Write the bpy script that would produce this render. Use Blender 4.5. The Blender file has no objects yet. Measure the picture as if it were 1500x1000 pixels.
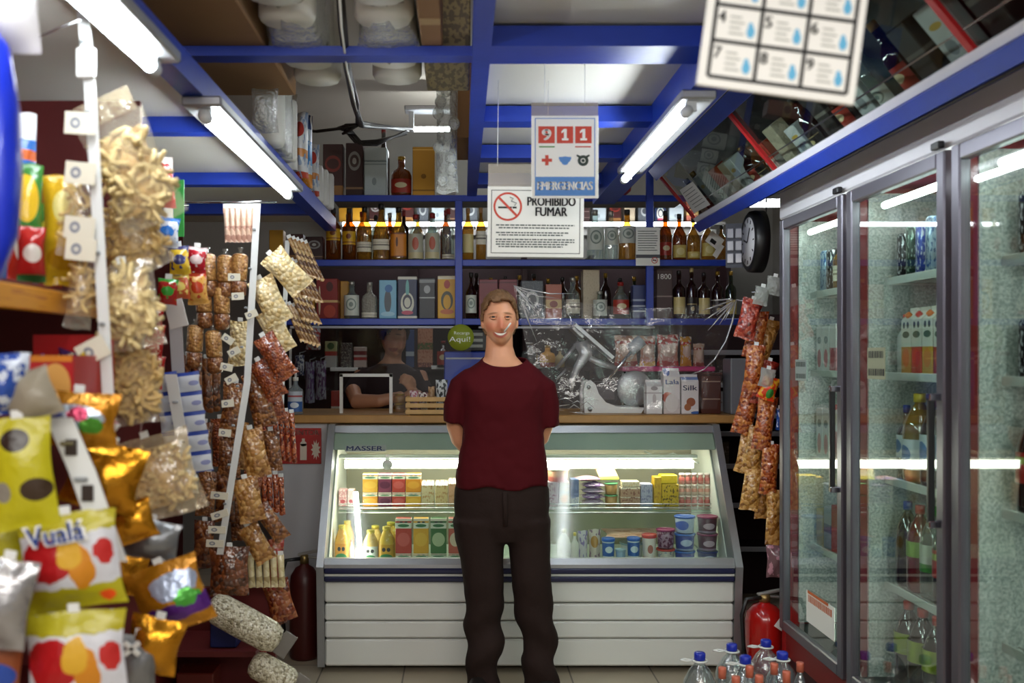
import bpy, bmesh, math, random
from mathutils import Vector, Matrix, Euler, noise
S = bpy.context.scene
COL = S.collection
PI = math.pi
F, CX, CY, EYE = 1400.0, 675.0, 525.0, 1.515   # focal length in pixels, vanishing point, camera height


def at(x, y, Y):
    return Vector(((x - CX) * Y / F, Y, EYE - (y - CY) * Y / F))


def ax(x, Y):
    return (x - CX) * Y / F


def az(y, Y):
    return EYE - (y - CY) * Y / F


def sl(c):
    return c / 12.92 if c <= .04045 else ((c + .055) / 1.055) ** 2.4


def col(h):
    if isinstance(h, (tuple, list)):
        return tuple(h[:3]) + (1,)
    h = h.lstrip('#')
    return tuple(sl(int(h[i:i + 2], 16) / 255) for i in (0, 2, 4)) + (1,)


# ------------------------------------------------------------------ materials
MATS = {}


def nodes_of(name):
    m = bpy.data.materials.new(name)
    m.use_nodes = True
    nt = m.node_tree
    b = nt.nodes['Principled BSDF']
    return m, nt, b


def pm(name, c, rough=.5, metal=0, spec=.5, bump=0, bscale=40, var=0, vscale=6, coat=0, emit=0, alpha=1):
    if name in MATS:
        return MATS[name]
    m, nt, b = nodes_of(name)
    N, L = nt.nodes, nt.links
    b.inputs['Base Color'].default_value = col(c)
    b.inputs['Roughness'].default_value = rough
    b.inputs['Metallic'].default_value = metal
    b.inputs['Specular IOR Level'].default_value = spec
    b.inputs['Coat Weight'].default_value = coat
    b.inputs['Coat Roughness'].default_value = .08
    if emit:
        b.inputs['Emission Color'].default_value = col(c)
        b.inputs['Emission Strength'].default_value = emit
    if bump or var:
        tc = N.new('ShaderNodeTexCoord')
    if var:
        n = N.new('ShaderNodeTexNoise')
        n.inputs['Scale'].default_value = vscale
        n.inputs['Detail'].default_value = 6
        L.new(tc.outputs['Object'], n.inputs['Vector'])
        mx = N.new('ShaderNodeMix')
        mx.data_type = 'RGBA'
        cc = col(c)
        mx.inputs[6].default_value = tuple(max(0, x * (1 - var)) for x in cc[:3]) + (1,)
        mx.inputs[7].default_value = tuple(min(1, x * (1 + var * .6)) for x in cc[:3]) + (1,)
        L.new(n.outputs['Fac'], mx.inputs[0])
        L.new(mx.outputs[2], b.inputs['Base Color'])
    if bump:
        n = N.new('ShaderNodeTexNoise')
        n.inputs['Scale'].default_value = bscale
        n.inputs['Detail'].default_value = 4
        L.new(tc.outputs['Object'], n.inputs['Vector'])
        bp = N.new('ShaderNodeBump')
        bp.inputs['Strength'].default_value = bump
        bp.inputs['Distance'].default_value = .01
        L.new(n.outputs['Fac'], bp.inputs['Height'])
        L.new(bp.outputs['Normal'], b.inputs['Normal'])
    MATS[name] = m
    return m


def clear_mat(name, tint='#ffffff', gloss=.12, body=0.0, bodycol='#ffffff', rough=.03, bump=0, bscale=18):
    """thin clear sheet, film or liquid: lets light straight through, reflects by Fresnel, plus a little body colour"""
    if name in MATS:
        return MATS[name]
    m, nt, b = nodes_of(name)
    N, L = nt.nodes, nt.links
    out = N['Material Output']
    N.remove(b)
    tr = N.new('ShaderNodeBsdfTransparent')
    tr.inputs[0].default_value = col(tint)
    gl = N.new('ShaderNodeBsdfGlossy')
    gl.inputs['Roughness'].default_value = rough
    gl.inputs['Color'].default_value = (1, 1, 1, 1)
    df = N.new('ShaderNodeBsdfDiffuse')
    df.inputs[0].default_value = col(bodycol)
    fr = N.new('ShaderNodeFresnel')
    fr.inputs[0].default_value = 1.45
    mu = N.new('ShaderNodeMath')
    mu.operation = 'MULTIPLY_ADD'
    mu.inputs[1].default_value = 1.0
    mu.inputs[2].default_value = gloss
    mu.use_clamp = True
    L.new(fr.outputs[0], mu.inputs[0])
    ge = N.new('ShaderNodeNewGeometry')
    inv = N.new('ShaderNodeMath')
    inv.operation = 'SUBTRACT'
    inv.inputs[0].default_value = 1
    L.new(ge.outputs['Backfacing'], inv.inputs[1])
    mb_ = N.new('ShaderNodeMath')
    mb_.operation = 'MULTIPLY'
    L.new(mu.outputs[0], mb_.inputs[0])
    L.new(inv.outputs[0], mb_.inputs[1])
    mu = mb_
    m1 = N.new('ShaderNodeMixShader')
    m1.inputs[0].default_value = body
    L.new(tr.outputs[0], m1.inputs[1])
    L.new(df.outputs[0], m1.inputs[2])
    m2 = N.new('ShaderNodeMixShader')
    L.new(mu.outputs[0], m2.inputs[0])
    L.new(m1.outputs[0], m2.inputs[1])
    L.new(gl.outputs[0], m2.inputs[2])
    L.new(m2.outputs[0], out.inputs['Surface'])
    if bump:
        tc = N.new('ShaderNodeTexCoord')
        n = N.new('ShaderNodeTexNoise')
        n.inputs['Scale'].default_value = bscale
        n.inputs['Detail'].default_value = 3
        L.new(tc.outputs['Object'], n.inputs['Vector'])
        bp = N.new('ShaderNodeBump')
        bp.inputs['Strength'].default_value = bump
        bp.inputs['Distance'].default_value = .02
        L.new(n.outputs['Fac'], bp.inputs['Height'])
        for q in (gl, df):
            L.new(bp.outputs['Normal'], q.inputs['Normal'])
        L.new(bp.outputs['Normal'], fr.inputs['Normal'])
    MATS[name] = m
    return m


def print_mat(name, base, bands=(), spots=(), speck=None, rough=.4, metal=0, wob=.0, bump=.0, coat=0, axis='z', bscale=25):
    """printed packaging. Generated coordinates: bands (lo, hi, colour) along z, spots (cx, cz, rx, rz, colour),
    speck (colour, scale, threshold) = small scattered print"""
    if name in MATS:
        return MATS[name]
    m, nt, b = nodes_of(name)
    N, L = nt.nodes, nt.links
    b.inputs['Roughness'].default_value = rough
    b.inputs['Metallic'].default_value = metal
    b.inputs['Coat Weight'].default_value = coat
    tc = N.new('ShaderNodeTexCoord')
    src = tc.outputs['Generated']
    if wob:
        n = N.new('ShaderNodeTexNoise')
        n.inputs['Scale'].default_value = 5
        L.new(src, n.inputs['Vector'])
        ma = N.new('ShaderNodeVectorMath')
        ma.operation = 'MULTIPLY_ADD'
        ma.inputs[1].default_value = (wob,) * 3
        L.new(n.outputs['Color'], ma.inputs[0])
        sb = N.new('ShaderNodeVectorMath')
        sb.operation = 'ADD'
        sb.inputs[1].default_value = (-wob / 2,) * 3
        L.new(src, sb.inputs[0])
        L.new(sb.outputs[0], ma.inputs[2])
        src2 = ma.outputs[0]
    else:
        src2 = src
    sp = N.new('ShaderNodeSeparateXYZ')
    L.new(src2, sp.inputs[0])

    def math_(op, a, bb, c=None):
        q = N.new('ShaderNodeMath')
        q.operation = op
        for i, v in enumerate((a, bb) if c is None else (a, bb, c)):
            if isinstance(v, (int, float)):
                q.inputs[i].default_value = v
            else:
                L.new(v, q.inputs[i])
        return q.outputs[0]
    cur = None

    def over(mask, c):
        nonlocal cur
        mx = N.new('ShaderNodeMix')
        mx.data_type = 'RGBA'
        L.new(mask, mx.inputs[0])
        if cur is None:
            mx.inputs[6].default_value = col(base)
        else:
            L.new(cur, mx.inputs[6])
        mx.inputs[7].default_value = col(c)
        cur = mx.outputs[2]
    X, Z = sp.outputs['X'], sp.outputs['Z' if axis == 'z' else 'X']
    for lo, hi, c in bands:
        over(math_('COMPARE', Z, (lo + hi) / 2, (hi - lo) / 2), c)
    if speck:
        n = N.new('ShaderNodeTexNoise')
        n.inputs['Scale'].default_value = speck[1]
        n.inputs['Detail'].default_value = 2
        L.new(src, n.inputs['Vector'])
        over(math_('GREATER_THAN', n.outputs['Fac'], speck[2]), speck[0])
    for cx, cz, rx, rz, c in spots:
        u = math_('MULTIPLY', math_('SUBTRACT', X, cx), 1 / rx)
        v = math_('MULTIPLY', math_('SUBTRACT', sp.outputs['Z'], cz), 1 / rz)
        over(math_('LESS_THAN', math_('ADD', math_('MULTIPLY', u, u), math_('MULTIPLY', v, v)), 1), c)
    if cur is None:
        b.inputs['Base Color'].default_value = col(base)
    else:
        L.new(cur, b.inputs['Base Color'])
    if bump:
        n = N.new('ShaderNodeTexNoise')
        n.inputs['Scale'].default_value = bscale
        n.inputs['Detail'].default_value = 3
        L.new(tc.outputs['Object'], n.inputs['Vector'])
        bp = N.new('ShaderNodeBump')
        bp.inputs['Strength'].default_value = bump
        bp.inputs['Distance'].default_value = .02
        L.new(n.outputs['Fac'], bp.inputs['Height'])
        L.new(bp.outputs['Normal'], b.inputs['Normal'])
    MATS[name] = m
    return m


def grain_mat(name, c1, c2, c3, scale=60, rough=.3, coat=.6, bump=.6):
    """crumbly food seen through shiny film"""
    if name in MATS:
        return MATS[name]
    m, nt, b = nodes_of(name)
    N, L = nt.nodes, nt.links
    tc = N.new('ShaderNodeTexCoord')
    v = N.new('ShaderNodeTexVoronoi')
    v.inputs['Scale'].default_value = scale
    L.new(tc.outputs['Object'], v.inputs['Vector'])
    r = N.new('ShaderNodeValToRGB')
    e = r.color_ramp.elements
    e[0].position, e[0].color = 0, col(c1)
    e[1].position, e[1].color = 1, col(c3)
    k = e.new(.45)
    k.color = col(c2)
    sp = N.new('ShaderNodeSeparateXYZ')
    L.new(v.outputs['Color'], sp.inputs[0])
    L.new(sp.outputs[0], r.inputs[0])
    L.new(r.outputs[0], b.inputs['Base Color'])
    bp = N.new('ShaderNodeBump')
    bp.invert = True
    bp.inputs['Strength'].default_value = bump
    bp.inputs['Distance'].default_value = .01
    L.new(v.outputs['Distance'], bp.inputs['Height'])
    L.new(bp.outputs['Normal'], b.inputs['Normal'])
    n = N.new('ShaderNodeTexNoise')
    n.inputs['Scale'].default_value = 22
    L.new(tc.outputs['Object'], n.inputs['Vector'])
    b2 = N.new('ShaderNodeBump')
    b2.inputs['Strength'].default_value = .7
    b2.inputs['Distance'].default_value = .02
    L.new(n.outputs['Fac'], b2.inputs['Height'])
    L.new(b2.outputs['Normal'], b.inputs['Coat Normal'])
    b.inputs['Roughness'].default_value = rough
    b.inputs['Coat Weight'].default_value = coat
    b.inputs['Coat Roughness'].default_value = .12
    MATS[name] = m
    return m


# ------------------------------------------------------------------ mesh building
class MB:
    def __init__(self):
        self.v, self.f, self.m, self.s = [], [], [], []

    def add(self, vs, fs, mi=0, smooth=False, mat=None):
        o = len(self.v)
        self.v += [Vector(p) if mat is None else mat @ Vector(p) for p in vs]
        for q in fs:
            self.f.append([o + i for i in q])
            self.m.append(mi)
            self.s.append(smooth)
        return self

    def box(self, c, s, mi=0, bev=0, rot=None):
        hx, hy, hz = (a / 2 for a in s)
        M = Matrix.Translation(c)
        if rot:
            M = M @ Euler(rot).to_matrix().to_4x4()
        if not bev:
            vs = [(x, y, z) for x in (-hx, hx) for y in (-hy, hy) for z in (-hz, hz)]
            fs = [(0, 1, 3, 2), (4, 6, 7, 5), (0, 4, 5, 1), (2, 3, 7, 6), (0, 2, 6, 4), (1, 5, 7, 3)]
            return self.add(vs, fs, mi, False, M)
        e = min(bev, hx * .49, hy * .49, hz * .49)
        vs, idx = [], {}
        for i, sx in enumerate((-1, 1)):
            for j, sy in enumerate((-1, 1)):
                for k, sz in enumerate((-1, 1)):
                    for a in range(3):
                        p = [sx * (hx - e), sy * (hy - e), sz * (hz - e)]
                        p[a] = (sx * hx, sy * hy, sz * hz)[a]
                        idx[i, j, k, a] = len(vs)
                        vs.append(p)
        fs = []
        for a in range(3):
            b, c2 = [q for q in range(3) if q != a]
            for sgn in (0, 1):
                q = []
                for (x, y) in ((0, 0), (1, 0), (1, 1), (0, 1)):
                    k = [0, 0, 0]
                    k[a], k[b], k[c2] = sgn, x, y
                    q.append(idx[k[0], k[1], k[2], a])
                fs.append(q)
        for a in range(3):                                  # edges along axis a
            b, c2 = [q for q in range(3) if q != a]
            for x in (0, 1):
                for y in (0, 1):
                    k0, k1 = [0, 0, 0], [0, 0, 0]
                    k0[b] = k1[b] = x
                    k0[c2] = k1[c2] = y
                    k1[a] = 1
                    fs.append([idx[k0[0], k0[1], k0[2], b], idx[k1[0], k1[1], k1[2], b],
                               idx[k1[0], k1[1], k1[2], c2], idx[k0[0], k0[1], k0[2], c2]])
        for i in (0, 1):
            for j in (0, 1):
                for k in (0, 1):
                    fs.append([idx[i, j, k, a] for a in range(3)])
        return self.add(vs, fs, mi, False, M)

    def lathe(self, prof, seg=16, mi=0, c=(0, 0, 0), smooth=True, mat=None, sq=0, cap=True):
        """prof (r, z); sq > 0 squares the section"""
        vs, fs = [], []
        for r, z in prof:
            for i in range(seg):
                a = 2 * PI * i / seg
                x, y = math.cos(a), math.sin(a)
                if sq:
                    k = (abs(x) ** sq + abs(y) ** sq) ** (-1 / sq)
                    x, y = x * k, y * k
                vs.append((c[0] + r * x, c[1] + r * y, c[2] + z))
        n = len(prof)
        for j in range(n - 1):
            for i in range(seg):
                k = (i + 1) % seg
                fs.append((j * seg + i, j * seg + k, (j + 1) * seg + k, (j + 1) * seg + i))
        if cap:
            fs.append(tuple(range(seg))[::-1])
            fs.append(tuple((n - 1) * seg + i for i in range(seg)))
        return self.add(vs, fs, mi, smooth, mat)

    def rod(self, a, b, r, seg=8, mi=0, r2=None, smooth=True):
        a, b = Vector(a), Vector(b)
        q = (b - a).to_track_quat('Z', 'Y').to_matrix().to_4x4()
        M = Matrix.Translation(a) @ q
        return self.lathe([(r, 0), (r if r2 is None else r2, (b - a).length)], seg, mi, smooth=smooth, mat=M)

    def tube(self, pts, rad, seg=8, mi=0, flat=1.0, up=None, cap=True, spin=0):
        """swept tube; rad scalar or list of scalars / (rx, ry) pairs"""
        pts = [Vector(p) for p in pts]
        n = len(pts)
        vs, fs = [], []
        ref = Vector(up) if up else None
        prev = None
        for i, p in enumerate(pts):
            t = (pts[min(i + 1, n - 1)] - pts[max(i - 1, 0)])
            t = t.normalized() if t.length > 1e-9 else Vector((0, 0, 1))
            if ref is None:
                if prev is None:
                    u = t.orthogonal().normalized()
                else:
                    u = (prev - t * prev.dot(t))
                    u = u.normalized() if u.length > 1e-6 else t.orthogonal().normalized()
            else:
                u = (ref - t * ref.dot(t))
                u = u.normalized() if u.length > 1e-6 else t.orthogonal().normalized()
            prev = u
            w = t.cross(u)
            r = rad[i] if isinstance(rad, (list, tuple)) else rad
            rx, ry = r if isinstance(r, (list, tuple)) else (r, r * flat)
            for k in range(seg):
                a = 2 * PI * k / seg + spin
                vs.append(p + u * (rx * math.cos(a)) + w * (ry * math.sin(a)))
        for j in range(n - 1):
            for i in range(seg):
                k = (i + 1) % seg
                fs.append((j * seg + i, j * seg + k, (j + 1) * seg + k, (j + 1) * seg + i))
        if cap:
            fs.append(tuple(range(seg))[::-1])
            fs.append(tuple((n - 1) * seg + i for i in range(seg)))
        return self.add(vs, fs, mi, True)

    def sphere(self, c, r, seg=12, rings=8, mi=0, rot=None):
        rx, ry, rz = r if isinstance(r, (tuple, list)) else (r, r, r)
        vs, fs = [(0, 0, -rz)], []
        for j in range(1, rings):
            th = -PI / 2 + PI * j / rings
            for i in range(seg):
                a = 2 * PI * i / seg
                vs.append((rx * math.cos(th) * math.cos(a), ry * math.cos(th) * math.sin(a), rz * math.sin(th)))
        vs.append((0, 0, rz))
        for i in range(seg):
            fs.append((0, 1 + (i + 1) % seg, 1 + i))
        for j in range(rings - 2):
            for i in range(seg):
                k = (i + 1) % seg
                a, b = 1 + j * seg, 1 + (j + 1) * seg
                fs.append((a + i, a + k, b + k, b + i))
        o = 1 + (rings - 2) * seg
        for i in range(seg):
            fs.append((o + i, o + (i + 1) % seg, len(vs) - 1))
        M = Matrix.Translation(c)
        if rot:
            M = M @ Euler(rot).to_matrix().to_4x4()
        return self.add(vs, fs, mi, True, M)

    def quad(self, a, b, c, d, mi=0):
        return self.add([a, b, c, d], [(0, 1, 2, 3)], mi)

    def disc(self, c, rx, rz, mi=0, seg=20, ring=None):
        """ellipse facing -Y; ring = inner fraction"""
        if ring is None:
            vs = [(c[0] + rx * math.cos(2 * PI * i / seg), c[1], c[2] + rz * math.sin(2 * PI * i / seg)) for i in range(seg)]
            return self.add(vs, [tuple(range(seg))], mi)
        vs, fs = [], []
        for i in range(seg):
            a = 2 * PI * i / seg
            for k in (1, ring):
                vs.append((c[0] + rx * k * math.cos(a), c[1], c[2] + rz * k * math.sin(a)))
        for i in range(seg):
            j = (i + 1) % seg
            fs.append((2 * i, 2 * j, 2 * j + 1, 2 * i + 1))
        return self.add(vs, fs, mi)

    def rect(self, x0, x1, z0, z1, y, mi=0):
        """thin printed rectangle facing -Y"""
        return self.add([(x0, y, z0), (x1, y, z0), (x1, y, z1), (x0, y, z1)], [(0, 1, 2, 3)], mi)

    def prism(self, prof, x0, x1, mi=0):
        """closed (y, z) profile extruded along X"""
        n = len(prof)
        vs = [(x0, y, z) for y, z in prof] + [(x1, y, z) for y, z in prof]
        fs = [tuple(range(n))[::-1], tuple(range(n, 2 * n))]
        for i in range(n):
            j = (i + 1) % n
            fs.append((i, j, n + j, n + i))
        return self.add(vs, fs, mi)

    def mesh(self, name, mats):
        me = bpy.data.meshes.new(name)
        me.from_pydata([tuple(v) for v in self.v], [], self.f)
        for m in (mats if isinstance(mats, (list, tuple)) else [mats]):
            me.materials.append(m)
        me.polygons.foreach_set('material_index', self.m)
        me.polygons.foreach_set('use_smooth', self.s)
        me.update()
        bm = bmesh.new()
        bm.from_mesh(me)
        bmesh.ops.recalc_face_normals(bm, faces=bm.faces)
        bm.to_mesh(me)
        bm.free()
        return me

    def build(self, name, mats, parent=None, loc=(0, 0, 0), rot=(0, 0, 0)):
        return link(name, self.mesh(name, mats), parent, loc, rot)


def link(name, data, parent=None, loc=(0, 0, 0), rot=(0, 0, 0)):
    o = bpy.data.objects.new(name, data)
    COL.objects.link(o)
    o.location, o.rotation_euler = loc, rot
    if parent is not None:
        o.parent = parent
    return o


LABELS = {}


def tag(o, label, cat, group=None, kind=None):
    n = len(label.split())
    if not 4 <= n <= 16:
        print('LABEL LENGTH', n, label)
    if label in LABELS:
        print('LABEL TWICE', label)
    LABELS[label] = 1
    o['label'], o['category'] = label, cat
    if group:
        o['group'] = group
    if kind:
        o['kind'] = kind
    return o


def thing(name, label, cat, loc=(0, 0, 0), rot=(0, 0, 0), group=None):
    return tag(link(name, None, None, loc, rot), label, cat, group)


def struct(o):
    o['kind'] = 'structure'
    return o


def dup(root, loc, rot=None, label=None, group=None, mat=None):
    """a copy of a thing with its parts and sub-parts"""
    r = root.copy()
    COL.objects.link(r)
    r.location = loc
    if rot is not None:
        r.rotation_euler = rot
    if label:
        tag(r, label, root['category'], group)
    for ch in root.children:
        c = ch.copy()
        COL.objects.link(c)
        c.parent = r
        for g in ch.children:
            d = g.copy()
            COL.objects.link(d)
            d.parent = c
    return r


def bake(o, voxel=None, smooth=0, solid=0, sub=0, fac=.5):
    if voxel:
        m = o.modifiers.new('r', 'REMESH')
        m.mode = 'VOXEL'
        m.voxel_size = voxel
        m.use_smooth_shade = True
    if smooth:
        m = o.modifiers.new('s', 'SMOOTH')
        m.iterations = smooth
        m.factor = fac
    if solid:
        m = o.modifiers.new('t', 'SOLIDIFY')
        m.thickness = solid
        m.offset = 0
    if sub:
        m = o.modifiers.new('d', 'SUBSURF')
        m.levels = m.render_levels = sub
    dg = bpy.context.evaluated_depsgraph_get()
    me = bpy.data.meshes.new_from_object(o.evaluated_get(dg))
    mats = list(o.data.materials)
    o.modifiers.clear()
    o.data = me
    me.materials.clear()
    for q in mats:
        me.materials.append(q)
    for p in me.polygons:
        p.use_smooth = True
    return o


def lettering(parent, text, loc, w, h, mat, rot=(PI / 2, 0, 0), name='lettering', bold=0.0, depth=.0006):
    """letters as real flat shapes, fitted into w x h, centred on loc, facing -Y by default"""
    cu = bpy.data.curves.new('letters', 'FONT')
    cu.body = text
    cu.size = 1
    cu.align_x = 'CENTER'
    cu.extrude = .001
    cu.resolution_u = 3
    o = bpy.data.objects.new('letters', cu)
    COL.objects.link(o)
    dg = bpy.context.evaluated_depsgraph_get()
    me = bpy.data.meshes.new_from_object(o.evaluated_get(dg))
    bpy.data.objects.remove(o)
    xs = [v.co.x for v in me.vertices]
    ys = [v.co.y for v in me.vertices]
    x0, x1, y0, y1 = min(xs), max(xs), min(ys), max(ys)
    for v in me.vertices:
        v.co = Vector(((v.co.x - (x0 + x1) / 2) * w / (x1 - x0), (v.co.y - (y0 + y1) / 2) * h / (y1 - y0), v.co.z / .001 * depth / 2))
    if bold:                                   # heavier strokes: the letters repeated with a small side shift
        vs, fs = [], []
        for k in (-1, 0, 1):
            q = len(vs)
            vs += [v.co + Vector((k * bold * h, 0, abs(k) * .00025)) for v in me.vertices]
            fs += [[q + i for i in p.vertices] for p in me.polygons]
        me = bpy.data.meshes.new('letters')
        me.from_pydata(vs, [], fs)
        me.update()
    me.materials.clear()
    me.materials.append(mat)
    return link(name, me, parent, loc, rot)


ORD = ['first', 'second', 'third', 'fourth', 'fifth', 'sixth', 'seventh', 'eighth', 'ninth', 'tenth', 'eleventh', 'twelfth',
       'thirteenth', 'fourteenth', 'fifteenth', 'sixteenth', 'seventeenth', 'eighteenth', 'nineteenth', 'twentieth']
rnd = random.Random(7)


# ------------------------------------------------------------------ packaging shapes
def bag_mb(w, h, t, seed=0, nu=14, nv=18, origin='center', crimp=.06, wr=.25, mi=0):
    """pillow bag: two bulging faces, flat crimped ends, creases. Front faces -Y"""
    m = MB()
    oz = {'center': 0, 'top': -h / 2, 'bottom': h / 2}[origin]
    sides = []
    for side in (-1, 1):
        g = []
        for j in range(nv + 1):
            v = j / nv
            vv = min(1, max(0, (v - crimp) / (1 - 2 * crimp)))
            fz = math.sin(PI * vv) ** .55 if 0 < vv < 1 else 0
            row = []
            for i in range(nu + 1):
                u = i / nu
                fx = math.sin(PI * u) ** .6 if 0 < u < 1 else 0
                x = (u - .5) * w * (1 - .10 * math.sin(PI * v) + .02 * math.sin(9 * v + seed))
                z = (v - .5) * h + .012 * h * math.sin(7 * u + seed)
                n = noise.noise(Vector((x * 16 + seed * 3.1, z * 11, side * 5 + seed)))
                n2 = noise.noise(Vector((x * 45, z * 18 + seed, side * 9)))
                edge = 1 - abs(2 * v - 1)
                y = side * t / 2 * fx * fz * (1 + wr * n) + side * t * .10 * n2 * fx * (1.3 - edge) * (1 if 0 < vv < 1 else .25)
                if fx == 0:
                    y = 0
                row.append((x, y, z + oz))
            g.append(row)
        sides.append(g)
    for si, g in enumerate(sides):
        vs = [p for row in g for p in row]
        fs = []
        for j in range(nv):
            for i in range(nu):
                a = j * (nu + 1) + i
                q = (a, a + 1, a + nu + 2, a + nu + 1)
                fs.append(q if si == 0 else q[::-1])
        m.add(vs, fs, mi, True)
    return m


def curls_mb(w, h, t, n, r, seed=0, mi=0, ln=.05, oz=0):
    """loose curled fried strips heaped inside a pillow-shaped volume"""
    rr = random.Random(seed)
    m = MB()
    k = 0
    while k < n:
        p = Vector((rr.uniform(-1, 1), rr.uniform(-1, 1), rr.uniform(-1, 1)))
        if abs(p.x) ** 2.5 + abs(p.y) ** 2 + abs(p.z) ** 3.5 > 1:
            continue
        k += 1
        p = Vector((p.x * w * .42, p.y * t * .36, p.z * h * .43 + oz))
        d = Vector((rr.gauss(0, 1), rr.gauss(0, .5), rr.gauss(0, 1))).normalized()
        e = d.orthogonal().normalized()
        e.rotate(Matrix.Rotation(rr.uniform(0, 6.28), 3, d))
        L_ = ln * rr.uniform(.6, 1.2)
        pts = []
        for s in range(6):
            q = s / 5 - .5
            pts.append(p + d * (q * L_) + e * (L_ * .35 * (math.cos(q * 4.2) - .6)))
        m.tube(pts, r * rr.uniform(.8, 1.2), 5, mi)
    return m


BOT = {   # profile fractions (r / R, z / H), neck included, cap from z = .9
    'round': [(.75, 0), (1, .02), (1, .48), (.9, .56), (.55, .66), (.3, .73), (.27, .9)],
    'tall': [(.85, 0), (1, .01), (1, .6), (.92, .66), (.5, .74), (.32, .8), (.3, .92)],
    'wine': [(.95, 0), (1, .02), (1, .6), (.85, .67), (.4, .73), (.36, .78), (.36, .93)],
    'squat': [(.9, 0), (1, .04), (1, .5), (.85, .6), (.4, .68), (.34, .72), (.34, .88)],
    'taper': [(1, 0), (1, .05), (.95, .4), (.8, .58), (.42, .7), (.32, .78), (.3, .9)],
    'jug': [(.9, 0), (1, .03), (.98, .2), (.9, .25), (1, .3), (1, .62), (.85, .74), (.5, .85), (.3, .9), (.28, .94)],
    'block': [(.95, 0), (1, .03), (1, .60), (.92, .70), (.62, .84), (.46, .91), (.45, .94)],
    'soda': [(.8, 0), (.95, .03), (1, .1), (1, .55), (.95, .66), (.7, .78), (.38, .88), (.3, .9), (.3, .94)],
}


def bottle(name, label, cat, loc, H, R, kind, glass, capm, labm=None, lab=(.08, .42), group=None, sq=0, rot=0, capname='cap', seg=14, cap_h=.1, cap_r=.36, front=True):
    prof = [(r * R, z * H) for r, z in BOT[kind]]
    o = MB().lathe(prof, seg, 0, sq=sq).build(name, glass, None, loc, (0, 0, rot))
    tag(o, label, cat, group)
    zt = prof[-1][1]
    MB().lathe([(R * cap_r, zt - .2 * cap_h * H), (R * cap_r * 1.03, zt + .8 * cap_h * H * .9), (R * cap_r * .9, zt + .8 * cap_h * H)], 10, 0, sq=0).build(capname, capm, o)
    if labm is not None:
        m = MB()
        n, r = 10, R * 1.012
        a0, a1 = (-PI / 2 - 1.15, -PI / 2 + 1.15)
        vs, fs = [], []
        for i in range(n + 1):
            a = a0 + (a1 - a0) * i / n
            x, y = math.cos(a), math.sin(a)
            if sq:
                k = (abs(x) ** sq + abs(y) ** sq) ** (-1 / sq)
                x, y = x * k, y * k
            vs += [(r * x, r * y, lab[0] * H), (r * x, r * y, lab[1] * H)]
        for i in range(n):
            fs.append((2 * i, 2 * i + 2, 2 * i + 3, 2 * i + 1))
        m.add(vs, fs, 0, True)
        m.build('paper_label', labm, o)
    return o


def carton(name, label, cat, loc, w, d, h, mat, group=None, rot=0, bev=.003, panel=None):
    """rectangular printed box standing on its base"""
    o = MB().box((0, 0, h / 2), (w, d, h), 0, bev).build(name, mat, None, loc, (0, 0, rot))
    return tag(o, label, cat, group)


def gable(name, label, cat, loc, w, d, h, mat, capm=None, group=None, rot=0, topm=None):
    """gable-top drink carton with a screw cap"""
    hb = h * .82
    m = MB()
    m.box((0, 0, hb / 2), (w, d, hb), 0, .002)
    a, b = w / 2, d / 2
    m.add([(-a, -b, hb), (a, -b, hb), (a, b, hb), (-a, b, hb), (-a, 0, h * .95), (a, 0, h * .95)],
          [(0, 1, 5, 4), (2, 3, 4, 5), (1, 2, 5), (3, 0, 4)], 0)
    m.box((0, 0, h * .97), (w, .003, h * .06), 0)
    o = m.build(name, mat, None, loc, (0, 0, rot))
    tag(o, label, cat, group)
    if capm is not None:
        M = Matrix.Translation((0, -b * .55, h * .87)) @ Euler((math.radians(50), 0, 0)).to_matrix().to_4x4()
        MB().lathe([(w * .16, -.004), (w * .16, .014), (w * .13, .016)], 10, 0, mat=M).build('cap', capm, o)
    return o


def tub(name, label, loc, r, h, mat, lidm, group=None, rot=0):
    o = MB().lathe([(r * .82, 0), (r * .86, .004), (r * .97, h * .9), (r * .95, h * .91)], 20).build(name, mat, None, loc, (0, 0, rot))
    tag(o, label, 'tub', group)
    MB().lathe([(r * .96, h * .86), (r * 1.05, h * .87), (r * 1.05, h * .955), (r * .98, h * .97), (r * .96, h * .955)], 20).build('lid', lidm, o)
    return o
# ------------------------------------------------------------------ common materials
BLUE = pm('blue paint', '#1f3fae', .38, var=.25, vscale=9, bump=.05)
SOFFIT = pm('white board', '#cfccc4', .5, var=.06, vscale=3)
WHITE = pm('white plastic', '#e8e8e4', .4)
PAPER = pm('white paper', '#f0efe9', .7)
INK = pm('black ink', '#1c1c1e', .6)
STEEL = pm('brushed steel', '#a9abae', .38, .75, var=.1, vscale=20)
ALU = pm('grey aluminium frame', '#6f6c75', .35, .7)
DARKALU = pm('dark aluminium', '#5e5a62', .35, .7)
REDP = pm('red paint', '#a3161a', .4)
BLACK = pm('black plastic', '#141416', .4)
DARK = pm('dark brown board', '#2a1512', .6, var=.2)
WOOD = pm('varnished wood edge', '#b98a4e', .4, var=.3, vscale=14)
PALEWOOD = pm('pale wood', '#cfa66a', .55, var=.2, vscale=20)
CARD = pm('brown cardboard', '#8a6642', .8, var=.12, vscale=5)
CHROME = pm('chrome', '#cfd2d6', .15, 1)
GLASS = clear_mat('clear glass', '#f3faf7', .02, .0)
DOORGLASS = clear_mat('fridge door glass', '#e6efeb', .06, .0)
ACRYL = clear_mat('clear acrylic', '#fbfdfd', .0, .0)
FILM = clear_mat('clear film', '#fffdf8', .06, .05, '#fff8ee', .1, bump=.5, bscale=30)
LAMP = pm('lit tube', '#f2fbff', .5, emit=42)
LAMPB = pm('dim lit tube', '#f2f7ff', .5, emit=14)
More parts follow.
